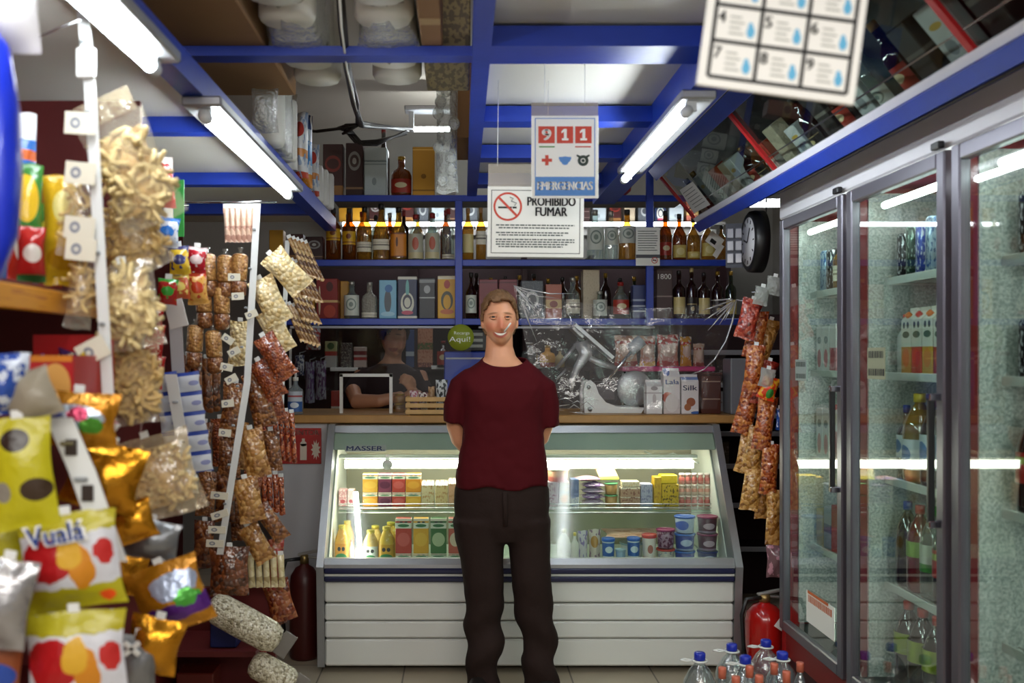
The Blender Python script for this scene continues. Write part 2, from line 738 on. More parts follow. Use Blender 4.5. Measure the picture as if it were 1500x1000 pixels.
FRLAMP = pm('lit cabinet tube', '#fff8e6', .5, emit=16)
FRLAMP2 = pm('lit fridge tube', '#f4fffa', .5, emit=13)

# ------------------------------------------------------------------ floor, walls, ceiling
def tile_mat():
    m, nt, b = nodes_of('floor tiles')
    N, L = nt.nodes, nt.links
    tc = N.new('ShaderNodeTexCoord')
    br = N.new('ShaderNodeTexBrick')
    br.offset = 0
    br.inputs['Scale'].default_value = 1
    br.inputs['Brick Width'].default_value = .4
    br.inputs['Row Height'].default_value = .4
    br.inputs['Mortar Size'].default_value = .004
    br.inputs['Color1'].default_value = col('#b9ad97')
    br.inputs['Color2'].default_value = col('#b3a68f')
    br.inputs['Mortar'].default_value = col('#6d6356')
    L.new(tc.outputs['Object'], br.inputs['Vector'])
    L.new(br.outputs['Color'], b.inputs['Base Color'])
    b.inputs['Roughness'].default_value = .35
    return m


def slab(name, lo, hi, m):
    c = [(a + b) / 2 for a, b in zip(lo, hi)]
    s = [b - a for a, b in zip(lo, hi)]
    return struct(MB().box((0, 0, 0), s).build(name, m, None, c))


XL, XR, YB, ZC = -2.05, 2.3, 7.05, 3.2
slab('floor', (XL, -1.6, -.1), (XR, YB, 0), tile_mat())
slab('ceiling', (XL, -1.6, ZC), (XR, YB, ZC + .1), pm('ceiling paint', '#b9b0a2', .8, var=.1, vscale=2))
slab('wall_left', (XL - .1, -1.6, 0), (XL, YB, ZC), pm('left wall paint', '#6d1f1c', .7, var=.1))
slab('wall_right', (XR, -1.6, 0), (XR + .1, YB, ZC), pm('right wall paint', '#8d8880', .7))
slab('wall_back', (XL, YB, 0), (XR, YB + .1, ZC), pm('back wall paint', '#8f8c86', .7, var=.1))

# loft boards and blue steel frame of the loft
tn = [0]


def trim(lo, hi, m=BLUE):
    tn[0] += 1
    return slab('trim_%d' % tn[0], lo, hi, m)


def panel(lo, hi):
    tn[0] += 1
    return slab('trim_%d' % tn[0], lo, hi, SOFFIT)


ZL = 2.25                      # underside of the left loft
panel((XL, .3, ZL + .03), (-.76, 5.36, ZL + .05))
trim((-.76, .3, ZL - .02), (-.70, 5.36, ZL + .05))
for y in (1.55, 3.02, 3.93, 4.72):
    trim((-1.95, y, ZL - .02), (-.76, y + .06, ZL + .03))
ZR = 2.43                      # underside of the middle and right loft beams
panel((.09, .3, ZR + .07), (.98, 5.36, ZR + .085))
trim((.035, .3, ZR), (.09, 5.39, ZR + .09))
trim((.74, .3, ZR - .05), (.86, 5.36, ZR + .07))
for y, e in ((2.80, 2.97), (3.69, 3.79), (4.36, 4.46), (5.02, 5.14)):
    trim((.09, y, ZR), (.74, e, ZR + .06))
trim((-1.0, 2.92, ZR + .01), (.035, 2.99, ZR + .04))
# beam above the fridges
trim((1.42, .5, 2.285), (1.47, 4.9, 2.33))
panel((1.25, .5, 2.75), (XR, 5.3, 2.77))

# ------------------------------------------------------------------ lamps
def tube_light(label, a, b, r=.015, m=LAMP, housing=True, off=(0, 0, .05), group=None, hm=None):
    a, b = Vector(a), Vector(b)
    t = thing('fluorescent_tube_light', label, 'lamp', a, group=group)
    d = b - a
    n = d.normalized()
    MB().rod(n * .03, d - n * .03, r, 12).build('tube', m, t)
    o = Vector(off)
    if housing:
        c = (d) / 2 + o
        s = [abs(q) + .05 for q in d]
        for i in range(3):
            s[i] = s[i] if abs(d[i]) > .2 else .11
        s[2] = .03 if abs(d.z) < .2 else s[2]
        MB().box(c, s, 0, .006).build('housing', hm or STEEL, t)
    for p in (Vector((0, 0, 0)), d):
        q = p + n * (.015 if p.length < .01 else -.015)
        mb = MB().rod(q - n * .018, q + n * .018, r * 1.15, 12)
        if housing:
            mb.box(q + o * .45, (.03, .03, abs(o.z) * .8 + .006))
        mb.build('end_mount', pm('lamp holder', '#c9cdd0', .5), t)
    return t


tube_light('lit fluorescent tube under left loft, nearer one of the two', (-.705, .9, 2.18), (-.705, 2.2, 2.18), off=(0, 0, .035), group='tubes under the left loft')
tube_light('lit fluorescent tube under left loft, farther one of the two', (-.705, 2.62, 2.18), (-.705, 3.92, 2.18), off=(0, 0, .035), group='tubes under the left loft')
tube_light('lit fluorescent tube under right blue beam beside the tilted glass case', (.70, 2.95, 2.28), (.70, 4.10, 2.28), off=(0.03, 0, .045))
tube_light('lit tube on the ceiling above the stored whisky boxes', (-.32, 5.9, 2.93), (.3, 5.9, 2.93), off=(0, 0, .12))
tube_light('short lit tube beyond the glass case near the wall clock', (1.62, 5.62, 2.42), (1.92, 5.62, 2.42), off=(0, 0, .04))
tube_light('lit tube on the back wall behind the upper bottles', (-.85, 6.62, 2.445), (.35, 6.62, 2.445), off=(0, 0, .03), r=.014, housing=False, m=LAMPB)
tube_light('lit tube on the back wall behind the clear bottles right of signs', (.75, 6.62, 2.445), (1.75, 6.62, 2.445), off=(0, 0, .03), r=.014, housing=False, m=LAMPB)

tube_light('added unseen fluorescent tube near the shop entrance, left side', (-.705, -.75, 2.18), (-.705, .45, 2.18), off=(0, 0, .035), group='tubes under the left loft')  # unseen tube overhead by the camera, added to light the man's front
tube_light('added unseen fluorescent tube near the shop entrance, right side', (.735, -.6, 2.32), (.735, .6, 2.32), off=(0.03, 0, .045))  # second unseen tube, added for the same front light
# ------------------------------------------------------------------ angled mirrors over the fridges
mt = thing('angled_display_case', 'long tilted glass fronted case with blue rails and red cross bars above fridges', 'display case', (0, 0, 0))
UX, UZ, LX, LZ_ = 1.079, 2.521, 1.30, 2.255
dx, dz = LX - UX, LZ_ - UZ
nrm = Vector((dz, 0, -dx)).normalized()          # the glass faces down and to the left
def mp(t, y, o=0):
    return (UX + dx * t + nrm.x * o, y, UZ + dz * t + nrm.z * o)
def bar(t0, t1, y0, y1, th, m, name, par=mt, o0=0):
    vs = [mp(t, y, o) for o in (o0, o0 + th) for t, y in ((t0, y0), (t1, y0), (t1, y1), (t0, y1))]
    return MB().add(vs, [(0, 1, 2, 3), (4, 7, 6, 5), (0, 4, 5, 1), (1, 5, 6, 2), (2, 6, 7, 3), (3, 7, 4, 0)]).build(name, m, par)
ys = [.85, 2.37, 3.86, 5.2]
DCASE = pm('dark case lining', '#2b2624', .5, var=.3)
for i in range(3):
    bar(0, 1, ys[i] + .016, ys[i + 1] - .016, -.004, clear_mat('display case glass', '#e6ecea', .0, .0), 'glass_pane', o0=-.001)
bar(-.16, 1.12, .8, 5.22, -.012, DCASE, 'back_board', o0=-.13)
bar(1.02, 1.10, .8, 5.22, -.12, DCASE, 'inner_ledge', o0=-.006)
bar(-.16, -.09, .8, 5.22, -.12, DCASE, 'upper_board', o0=-.006)
for y in ys:
    bar(.02, .98, y - .013, y + .013, .012, REDP, 'cross_bar', o0=.001)
bar(-.14, .06, .8, 5.22, .03, BLUE, 'upper_rail', o0=.002)
bar(.97, 1.12, .8, 5.22, .03, BLUE, 'lower_rail', o0=.002)
bar(.89, .965, .8, 5.20, .014, pm('white metal lip', '#dcdbe2', .4), 'pale_lip', o0=.002)
bar(.72, .735, .8, 5.20, .006, CHROME, 'glass_edge', o0=.001)
# sheets of paper stuck on the mirror
nt_ = thing('paper_note', 'white handwritten paper note on the far pane of the tilted glass case', 'note', mp(.70, 5.0, .02))
vs = []
nb = MB()
P0 = Vector(mp(.70, 5.0, .02))
def np_(t, y, o=.018):
    return Vector(mp(t, y, o)) - P0
nb.quad(np_(.42, 4.77), np_(.40, 5.04), np_(.82, 5.11), np_(.84, 4.79), 0)
for k in range(6):
    a = .47 + k * .055
    nb.quad(np_(a, 4.82, .019), np_(a, 5.03, .019), np_(a + .012, 5.03, .019), np_(a + .012, 4.82, .019), 1)
nb.build('sheet', [pm('grey paper', '#c9c8c6', .8), pm('pencil grey', '#7b7a7c', .8)], nt_)

# ------------------------------------------------------------------ blue bottle shelf unit
SY = 5.40
Z1, Z2, Z3 = 2.44, 2.075, 1.742       # tops of the three boards
su = thing('bottle_shelf_unit', 'blue steel shelf unit full of liquor over the counter', 'shelf unit', (0, 0, 0))
UND = pm('pale board underside', '#9a968d', .6)
for z, x0, x1 in ((Z1, -.73, 1.28), (Z2, -1.12, 1.515), (Z3, -1.0, 1.62)):
    MB().box(((x0 + x1) / 2, SY + .17, z - .016), (x1 - x0, .30, .016), 0, .002).build('board', UND, su)
    MB().box(((x0 + x1) / 2, SY + .008, z - .019), (x1 - x0, .016, .036), 0, .003).build('edge_rail', BLUE, su)
for x, z0, z1 in ((ax(672, SY), 1.70, 2.405), (ax(951, SY), 1.70, 2.62)):
    MB().box((x, SY - .012, (z0 + z1) / 2), (.042, .022, z1 - z0), 0, .003).build('post', BLUE, su)
MB().box((-.50, SY + .004, Z3 - .05), (.93, .02, .014), 0, .003).build('pale_lip', pm('pale metal lip', '#b9b8c2', .4), su)
MB().box((.60, SY + .02, Z3 - .05), (1.0, .01, .012), 0, .003).build('pale_lip', pm('pale metal lip', '#b9b8c2', .4), su)

# ------------------------------------------------------------------ wooden counter
ct = thing('wooden_counter', 'wooden service counter with varnished edge behind the freezer', 'counter', (0, 0, 0))
ZT = 1.215
MB().box((.245, 5.41, ZT - .022), (2.49, .68, .044), 0, .006).build('worktop', [WOOD], ct)
MB().box((-.86, 5.12, .585), (.30, .05, 1.17), 0, .004).build('front_panel', pm('grey white panel', '#c3c3c6', .5, var=.05), ct)
MB().box((-.3, 5.70, .585), (1.2, .03, 1.17), 0, .004).build('rear_panel', DARK, ct)

# ------------------------------------------------------------------ display freezer
fz = thing('display_freezer', 'white display freezer with slanted glass front and steel frame', 'freezer', (0, 0, 0))
X0, X1 = -.69, 1.347
ENAM = pm('white enamel', '#dedfd9', .3, var=.05, vscale=4)
NAVY = pm('navy rubber', '#15173f', .35)
side = [(4.60, .03), (4.57, .42), (4.555, .52), (4.98, 1.172), (5.06, 1.172), (5.06, 1.168), (5.46, 1.168), (5.46, .03)]
for x in (X0, X1 - .035):
    MB().prism(side, x, x + .035).build('side_panel', STEEL, fz)
A, B = X0 + .036, X1 - .036
pz = [(.035, .165, 4.600), (.172, .252, 4.592), (.258, .338, 4.588), (.346, .445, 4.583)]
for z0, z1, y in pz:
    MB().box(((A + B) / 2, y + .02, (z0 + z1) / 2), (B - A, .04, z1 - z0), 0, .008).build('front_panel', ENAM, fz)
MB().box(((A + B) / 2, 4.64, .24), (B - A, .03, .4)).build('inner_base', pm('dark seam', '#2b2b2d', .7), fz)
for z0, z1, y, m, n in ((.447, .472, 4.566, NAVY, 'bumper_strip'), (.472, .486, 4.572, ENAM, 'pale_strip'), (.486, .512, 4.562, NAVY, 'bumper_strip')):
    MB().box(((A + B) / 2, y + .02, (z0 + z1) / 2), (B - A, .04, z1 - z0), 0, .006).build(n, m, fz)
GZ0, GZ1, GY0, GY1 = .545, 1.135, 4.585, 4.97
def gy(z):
    return GY0 + (GY1 - GY0) * (z - GZ0) / (GZ1 - GZ0)
MB().prism([(4.57, .513), (4.57, .53), (gy(.555), .555), (gy(.555) + .03, .555), (4.63, .513)], A, B).build('lower_frame', STEEL, fz)
MB().prism([(gy(.555) + .002, .556), (gy(1.128) + .002, 1.128), (gy(1.128) + .008, 1.128), (gy(.555) + .008, .556)], A, B).build('glass', clear_mat('freezer glass', '#f3faf7', .0, .0, rough=.11), fz)
MB().prism([(gy(1.13), 1.13), (4.985, 1.166), (5.05, 1.166), (5.05, 1.13)], A, B).build('top_frame', STEEL, fz)
REFL = pm('grey green fascia', '#b4b7ab', .35, var=.15, vscale=8)  # opaque grey green colour stands in for reflection in the top glass
MB().prism([(gy(1.045) + .012, 1.045), (gy(1.128) + .012, 1.128), (gy(1.128) + .03, 1.128), (gy(1.045) + .03, 1.045)], A, B).build('reflection_band', REFL, fz)
LIN = pm('white liner', '#d9dbd4', .5, var=.06)
MB().box(((A + B) / 2, 5.43, .80), (B - A, .03, .70)).build('rear_liner', pm('brown grey liner', '#8f8a78', .5, var=.25, vscale=5), fz)
MB().box(((A + B) / 2, 5.03, .455), (B - A, .76, .02)).build('deck', LIN, fz)
for x in (A + .004, B - .004):
    MB().prism([(4.66, .48), (5.02, 1.04), (5.41, 1.04), (5.41, .48)], x - .003, x + .003).build('side_liner', LIN, fz)
MB().box(((A + B) / 2, 5.22, 1.1), (B - A, .42, .05)).build('ceiling_liner', LIN, fz)
SHZ = .742
MB().box(((A + B) / 2, 5.135, SHZ - .006), (B - A - .06, .47, .010)).build('glass_shelf', clear_mat('shelf glass', '#e6f2ec', .04, .02), fz)
r_ = MB()
for z in (.728, .752, .772):
    r_.rod((A + .03, 4.885, z), (B - .03, 4.885, z), .003, 6)
r_.build('wire_lip', CHROME, fz)
lt = MB().box(((A + B) / 2 - .03, 4.99, 1.005), (B - A - .1, .05, .02), 0, .004).build('lamp_housing', ENAM, fz)
MB().rod((A + .05, 4.985, .965), (B - .10, 4.985, .965), .022, 12).build('lamp_tube', FRLAMP, lt)
MB().rod((A + .155, 4.76, .51), (A + .115, 4.90, .83), .013, 10).build('upright_tube_reflection', FRLAMP, fz)  # glowing rod stands in for a tube's reflection in the side glass
cb = MB()
cb.tube([(B - .35, 5.0, 1.03), (B - .28, 5.0, 1.0), (B - .2, 5.0, 1.02), (B - .12, 4.99, .99), (B - .07, 4.985, .97)], .004, 6)
cb.build('lamp_cord', WHITE, fz)
dl = MB()
pt = at(567, 681, 4.86)
dl.lathe([(.026, 0), (.026, .006)], 20, 0, mat=Matrix.Translation((pt.x, gy(pt.z) + .015, pt.z)) @ Euler((PI / 2, 0, 0)).to_matrix().to_4x4())
dl.box((pt.x, gy(pt.z + .03) + .012, pt.z + .035), (.02, .004, .03))
dl.build('dial_thermometer', WHITE, fz)
pt = at(536, 656, 4.93)
sk = MB()
sk.box((0, 0, 0), (.21, .002, .036), 0, .0008).build('maker_badge', pm('badge grey', '#9fa79f', .4), fz, (pt.x, gy(pt.z) - .002, pt.z), (-math.atan2(.385, .59), 0, 0))
lettering(fz, 'MASSER.', (pt.x, gy(pt.z) - .0045, pt.z), .195, .026, pm('badge navy', '#1d2a5c', .4), (PI / 2 - math.atan2(.385, .59), 0, 0), bold=.03)

# ------------------------------------------------------------------ glass-door fridge
fr = thing('glass_door_fridge', 'tall three door fridge with red body and pale header on the right', 'fridge', (0, 0, 0))
FX = 1.45
RB = pm('dark red body', '#7d1416', .4)
STUC = None
def stucco():
    m, nt, b = nodes_of('mottled cabinet lining')
    N, L = nt.nodes, nt.links
    tc = N.new('ShaderNodeTexCoord')
    n = N.new('ShaderNodeTexNoise')
    n.inputs['Scale'].default_value = 105
    n.inputs['Detail'].default_value = 3
    L.new(tc.outputs['Object'], n.inputs['Vector'])
    r = N.new('ShaderNodeValToRGB')
    r.color_ramp.elements[0].position, r.color_ramp.elements[0].color = .35, col('#a9b5b0')
    r.color_ramp.elements[1].position, r.color_ramp.elements[1].color = .65, col('#e2e6e2')
    L.new(n.outputs['Fac'], r.inputs[0])
    L.new(r.outputs[0], b.inputs['Base Color'])
    bp = N.new('ShaderNodeBump')
    bp.inputs['Strength'].default_value = .4
    bp.inputs['Distance'].default_value = .01
    L.new(n.outputs['Fac'], bp.inputs['Height'])
    L.new(bp.outputs['Normal'], b.inputs['Normal'])
    b.inputs['Roughness'].default_value = .35
    b.inputs['Metallic'].default_value = .2
    return m
STUC = stucco()
Y0, Y1 = 1.30, 4.335
m = MB()
m.box((2.165, (Y0 + Y1) / 2, 1.13), (.03, Y1 - Y0, 2.2))
m.build('rear_panel', pm('dark lining', '#3a3f3d', .5), fr)
MB().box((1.83, (Y0 + Y1) / 2, 2.205), (.66, Y1 - Y0, .11)).build('roof_panel', RB, fr)
MB().box((1.83, (Y0 + Y1) / 2, .24), (.66, Y1 - Y0, .16)).build('cabinet_floor', pm('dark lining', '#3a3f3d', .5), fr)
MB().box((1.85, (Y0 + Y1) / 2, .08), (.6, Y1 - Y0 - .04, .16)).build('kick_plate', pm('dark maroon', '#33101a', .5), fr)
MB().box((1.825, Y1 - .012, 1.14), (.71, .024, 2.03)).build('end_panel', RB, fr)
MB().box((1.468, Y1 - .035, .72), (.03, .045, 1.4), 0, .003).build('red_corner_trim', REDP, fr)
MB().box((1.475, (Y0 + Y1) / 2, .095), (.02, Y1 - Y0, .19)).build('lower_panel', pm('dark maroon', '#33101a', .5), fr)
MB().box((1.47, (Y0 + Y1) / 2, .25), (.03, Y1 - Y0, .12), 0, .003).build('red_sill', RB, fr)
HEAD = pm('pale header', '#e6e4ea', .4, var=.05)
hd = MB().box((FX + .02, (Y0 + Y1) / 2, 2.205), (.05, Y1 - Y0, .125), 0, .006).build('header', HEAD, fr)
DY = [(3.595, 4.300), (2.835, 3.555), (2.075, 2.795), (1.33, 2.035)]
for i, (a, b) in enumerate(DY[:3]):
    z0, z1, w = .305, 2.135, .048
    m = MB()
    m.box((FX, a + w / 2, (z0 + z1) / 2), (.035, w, z1 - z0), 0, .005)
    m.box((FX, b - w / 2, (z0 + z1) / 2), (.035, w, z1 - z0), 0, .005)
    m.box((FX, (a + b) / 2, z1 - w / 2), (.035, b - a - 2 * w, w), 0, .005)
    m.box((FX, (a + b) / 2, z0 + w / 2), (.035, b - a - 2 * w, w), 0, .005)
    d = m.build('door', ALU, fr)
    MB().box((FX + .004, (a + b) / 2, (z0 + z1) / 2), (.008, b - a - 2 * w + .01, z1 - z0 - 2 * w + .01)).build('glass', DOORGLASS, d)
    hz0, hz1 = (1.02, 1.40)
    h = MB()
    h.box((FX - .045, a + .022, (hz0 + hz1) / 2), (.02, .018, hz1 - hz0), 0, .004)
    h.build('handle', BLACK, d)
    for z in (hz0, hz1):
        MB().box((FX - .03, a + .022, z), (.05, .024, .022), 0, .003).build('handle_bracket', CHROME, d)
    MB().box((FX - .026, a + .02, 2.15), (.02, .05, .022), 0, .003).build('hinge', BLACK, d)
for k in range(1, 3):
    y = DY[k][1] + .02
    dv = MB().box((1.83, y, 1.23), (.62, .026, 1.80)).build('divider', STUC, fr)
    MB().box((1.492, y, 1.23), (.038, .05, 1.80), 0, .003).build('red_jamb', RB, dv)
dv = MB().box((1.83, Y1 - .032, 1.23), (.62, .012, 1.80)).build('divider', STUC, fr)
SHELVES = (1.80, 1.455, 1.075, .69)
for a, b in DY[:3]:
    for z in SHELVES:
        m = MB()
        for k in range(14):
            m.rod((1.57 + k * .039, a + .04, z - .008), (1.57 + k * .039, b - .04, z - .008), .003, 5)
        for y in (a + .05, (a + b) / 2, b - .05):
            m.rod((1.57, y, z - .012), (2.10, y, z - .012), .004, 5)
        s = m.build('wire_shelf', WHITE, fr)
        MB().box((1.562, (a + b) / 2, z - .004), (.008, b - a - .08, .028), 0, .002).build('price_rail', pm('price rail', '#d8dcd6', .4), s)
    MB().rod((1.55, a + .06, 2.075), (1.55, b - .06, 2.075), .013, 10).build('lamp_tube', FRLAMP2, fr)
    MB().rod((1.535, a + .035, .40), (1.535, a + .035, 2.02), .011, 10).build('lamp_tube', FRLAMP2, fr)
# small stickers on the fridge doors
def door_sticker(label, px, py, w, h, base, inkm, tilt=0, lines=2, word=None):
    y = 1400 * 1.44 / (px - CX)
    z = az(py, y)
    t = thing('door_sticker', label, 'sticker', (FX - .004, y, z), (0, 0, -PI / 2))
    m = MB().box((0, 0, 0), (w, .002, h), 0, .0006)
    for k in range(lines):
        zz = h * .28 - k * h * .56 / max(1, lines - 1)
        if not word:
            x = -w * .42
            while x < w * .4:
                ww = rnd.uniform(.006, .014)
                m.rect(x, x + ww, zz - h * .11, zz + h * .11, -.0016, 1)
                x += ww + .005
    o = m.build('label_sheet', [base, inkm], t)
    if word:
        lettering(t, word, (0, -.0025, 0), w * .8, h * .45, inkm)
    return t
OLV = pm('pale olive label', '#8f9278', .6)
door_sticker('two line faded label on the middle fridge door glass', 1281, 532, .14, .11, OLV, INK)
door_sticker('two line faded label on the far fridge door glass', 1171, 542, .13, .09, pm('grey label', '#93a09c', .6), pm('grey ink', '#4b5552', .6))
t = door_sticker('white sticker with orange characters low on the far fridge door', 1199, 900, .30, .13, PAPER, pm('orange ink', '#c9622c', .6), lines=1)
MB().box((-.02, -.0022, .062), (.22, .001, .012)).build('orange_stripe', pm('orange ink', '#c9622c', .6), t)
# ------------------------------------------------------------------ people
def skin_mat(name, base, lipc, blush, oz, face=True, browc='#6b4a2c'):
    """skin whose lips, brows and flushed cheeks have their own colour (object coordinates, head centre at oz)"""
    m, nt, b = nodes_of(name)
    N, L = nt.nodes, nt.links
    tc = N.new('ShaderNodeTexCoord')
    sp = N.new('ShaderNodeSeparateXYZ')
    L.new(tc.outputs['Object'], sp.inputs[0])
    b.inputs['Roughness'].default_value = .48
    b.inputs['Subsurface Weight'].default_value = .02
    b.inputs['Subsurface Radius'].default_value = (.012, .005, .003)

    def mth(op, a, bb):
        q = N.new('ShaderNodeMath')
        q.operation = op
        for i, v in enumerate((a, bb)):
            if isinstance(v, (int, float)):
                q.inputs[i].default_value = v
            else:
                L.new(v, q.inputs[i])
        return q.outputs[0]
    n = N.new('ShaderNodeTexNoise')
    n.inputs['Scale'].default_value = 14
    L.new(tc.outputs['Object'], n.inputs['Vector'])
    mx = N.new('ShaderNodeMix')
    mx.data_type = 'RGBA'
    L.new(n.outputs['Fac'], mx.inputs[0])
    c = col(base)
    mx.inputs[6].default_value = tuple(q * .88 for q in c[:3]) + (1,)
    mx.inputs[7].default_value = tuple(min(1, q * 1.1) for q in c[:3]) + (1,)
    cur = mx.outputs[2]

    def spot(cx, cz, rx, rz, cc, soft, amt=1, bend=0):
        nonlocal cur
        ax_ = mth('ABSOLUTE', sp.outputs['X'], 0) if cx > 0 else sp.outputs['X']
        u = mth('MULTIPLY', mth('SUBTRACT', ax_, cx), 1 / rx)
        zz = sp.outputs['Z']
        if bend:
            zz = mth('SUBTRACT', zz, mth('MULTIPLY', mth('MULTIPLY', ax_, ax_), bend))
        v = mth('MULTIPLY', mth('SUBTRACT', zz, oz + cz), 1 / rz)
        d = mth('ADD', mth('MULTIPLY', u, u), mth('MULTIPLY', v, v))
        mr = N.new('ShaderNodeMapRange')
        mr.inputs[1].default_value = 1 - soft
        mr.inputs[2].default_value = 1 + soft
        mr.inputs[3].default_value = amt
        mr.inputs[4].default_value = 0
        L.new(d, mr.inputs[0])
        # only on the front of the face
        fr_ = mth('LESS_THAN', sp.outputs['Y'], -.035)
        k = mth('MULTIPLY', mr.outputs[0], fr_)
        q = N.new('ShaderNodeMix')
        q.data_type = 'RGBA'
        L.new(k, q.inputs[0])
        L.new(cur, q.inputs[6])
        q.inputs[7].default_value = col(cc)
        cur = q.outputs[2]
    if face:
        spot(.045, -.03, .026, .02, blush, .9, .55)
        spot(0, -.022, .018, .03, blush, .9, .6)
        spot(.034, .0315, .020, .0042, browc, .6, .6, bend=-2)
        spot(0, -.066, .031, .0125, lipc, .35, .85, bend=9)
        spot(0, -.105, .04, .02, '#a8744e', .9, .3)
    L.new(cur, b.inputs['Base Color'])
    MATS[name] = m
    return m


def sm(x, a, b):
    t = max(0, min(1, (x - a) / (b - a)))
    return t * t * (3 - 2 * t)


def g2(x, s):
    return math.exp(-(x / s) ** 2)


def head_point(d, smile=1.0):
    """point of the head surface in direction d; face looks to -Y, centre at eye level minus a little"""
    x, y, z = d
    p = Vector((.073 * x, .094 * y, .116 * z))
    if y > 0:
        p.y *= 1.05
    low = sm(-p.z, .015, .115)
    p.x *= 1 - .23 * low
    if p.y > 0:
        p.y *= 1 - .45 * low
    if p.z > .05:
        p.x *= 1.03
    if y < 0:
        f = sm(-y, .15, .75)
        p.y = p.y * (1 - .10 * f * (1 - low)) - .010 * low * f
        px, pz = p.x, p.z
        # nose
        prof = sm(.028 - pz, 0, .055) * sm(pz + .048, 0, .012)
        p.y -= f * (.005 + .021 * prof) * g2(px, .0095 + .007 * prof) * (1 if -.055 < pz < .045 else 0) * sm(pz + .055, 0, .01)
        # sockets, brows, cheeks, mouth, chin
        for s in (-1, 1):
            p.y += f * .009 * g2(px - s * .031, .017) * g2(pz - .013, .012)
            p.y -= f * .005 * g2(px - s * .03, .022) * g2(pz - .036, .009)
            p.y -= f * .007 * smile * g2(px - s * .042, .018) * g2(pz + .032, .017)
        mz = pz + .062 - 9 * px * px
        p.y += f * .006 * g2(mz, .005) * g2(px, .028)
        p.y -= f * .005 * (g2(mz - .010, .006) + 1.2 * g2(mz + .012, .006)) * g2(px, .026)
        p.y += f * .003 * g2(pz + .082, .008) * g2(px, .03)
        p.y -= f * .008 * g2(pz + .104, .016) * g2(px, .024)
    return p


def head_mb(seg=72, rings=60, fn=head_point):
    m = MB()
    vs = [fn(Vector((0, 0, -1)))]
    for j in range(1, rings):
        th = -PI / 2 + PI * j / rings
        for i in range(seg):
            a = 2 * PI * i / seg
            vs.append(fn(Vector((math.cos(th) * math.cos(a), math.cos(th) * math.sin(a), math.sin(th)))))
    vs.append(fn(Vector((0, 0, 1))))
    fs = [(0, 1 + (i + 1) % seg, 1 + i) for i in range(seg)]
    for j in range(rings - 2):
        a, b = 1 + j * seg, 1 + (j + 1) * seg
        for i in range(seg):
            k = (i + 1) % seg
            fs.append((a + i, a + k, b + k, b + i))
    o = 1 + (rings - 2) * seg
    fs += [(o + i, o + (i + 1) % seg, len(vs) - 1) for i in range(seg)]
    return m.add(vs, fs, 0, True)


def loft(m, rings, seg=28, sq=2.3, mi=0):
    """rings (cx, cy, z, rx, ry) stacked bottom to top"""
    vs, fs = [], []
    for cx, cy, z, rx, ry in rings:
        for i in range(seg):
            a = 2 * PI * i / seg
            x, y = math.cos(a), math.sin(a)
            k = (abs(x) ** sq + abs(y) ** sq) ** (-1 / sq)
            vs.append((cx + rx * x * k, cy + ry * y * k, z))
    for j in range(len(rings) - 1):
        for i in range(seg):
            k = (i + 1) % seg
            fs.append((j * seg + i, j * seg + k, (j + 1) * seg + k, (j + 1) * seg + i))
    fs.append(tuple(range(seg))[::-1])
    fs.append(tuple((len(rings) - 1) * seg + i for i in range(seg)))
    return m.add(vs, fs, mi, True)


def hand(m, wrist, d, up, size=1.0, side=1, curl=.9):
    """palm, four unequal fingers and a thumb; d = pointing direction, up = back of the hand"""
    d = Vector(d).normalized()
    up = Vector(up)
    up = (up - d * up.dot(d)).normalized()
    s = d.cross(up) * side
    w = Vector(wrist)
    P = lambda a, b, c: w + d * (a * size) + s * (b * size) + up * (c * size)
    m.tube([P(-.02, 0, 0), P(.0, 0, 0), P(.04, 0, .002), P(.085, .002, 0)], [(.024 * size, .018 * size), (.027 * size, .016 * size), (.039 * size, .016 * size), (.040 * size, .013 * size)], 12, up=s)
    for k, (off, ln) in enumerate(((-.030, .070), (-.010, .080), (.011, .074), (.030, .058))):
        a0 = P(.075, off, 0)
        pts = [a0]
        ang = .15
        cur = Vector(a0)
        for q in (.42, .33, .25):
            ang += curl * (.45 if q == .42 else .7) * (1 + .08 * k)
            cur = cur + (d * math.cos(ang) - up * math.sin(ang)) * (ln * q * size)
            pts.append(cur.copy())
        m.tube(pts, [.0095 * size, .009 * size, .0082 * size, .006 * size], 8)
    t = P(.015, -.030, -.004)
    m.tube([t, P(.04, -.052, -.012), P(.062, -.058, -.028), P(.080, -.052, -.040)], [.013 * size, .0115 * size, .0095 * size, .007 * size], 8)


# --- the smiling man in front of the freezer -------------------------------------------------
MY = 4.24
def mx_(px):
    return ax(px, MY)
def mz_(py):
    return az(py, MY)
HX, HZ = mx_(732), mz_(469.5)
man = thing('person', 'smiling man in maroon t-shirt and dark trousers standing before the freezer, hands behind back', 'person', (HX, MY, 0))
R = lambda px: mx_(px) - HX                    # local x from a pixel column of the photo
SKIN = skin_mat('fair flushed skin', '#d99873', '#b04a40', '#c9644a', 0)
hm = head_mb()
for v in hm.v:
    v *= .99
    v.rotate(Euler((math.radians(2), math.radians(-2), math.radians(2))))
tors = MB()
tors.add(hm.v, hm.f, 0, True)
for s in (-1, 1):                            # ears
    tors.sphere((s * .0745, .012, -.008), (.008, .017, .029), 12, 8, rot=(math.radians(-12), 0, s * .35))
zc = lambda py: mz_(py) - HZ
tors.tube([(0, .034, -.05), (.0, .040, zc(508)), (.003, .040, zc(522)), (.006, .04, zc(538))], [(.059, .056), (.061, .058), (.070, .068), (.10, .072)], 24, up=(1, 0, 0))
loft(tors, [(.005, .035, zc(720), .165, .095), (.005, .035, zc(650), .150, .090), (.005, .035, zc(600), .155, .098), (.006, .035, zc(566), .190, .085), (.006, .04, zc(545), .150, .070), (.006, .04, zc(531), .095, .06), (.005, .04, zc(522), .07, .055)], 28)
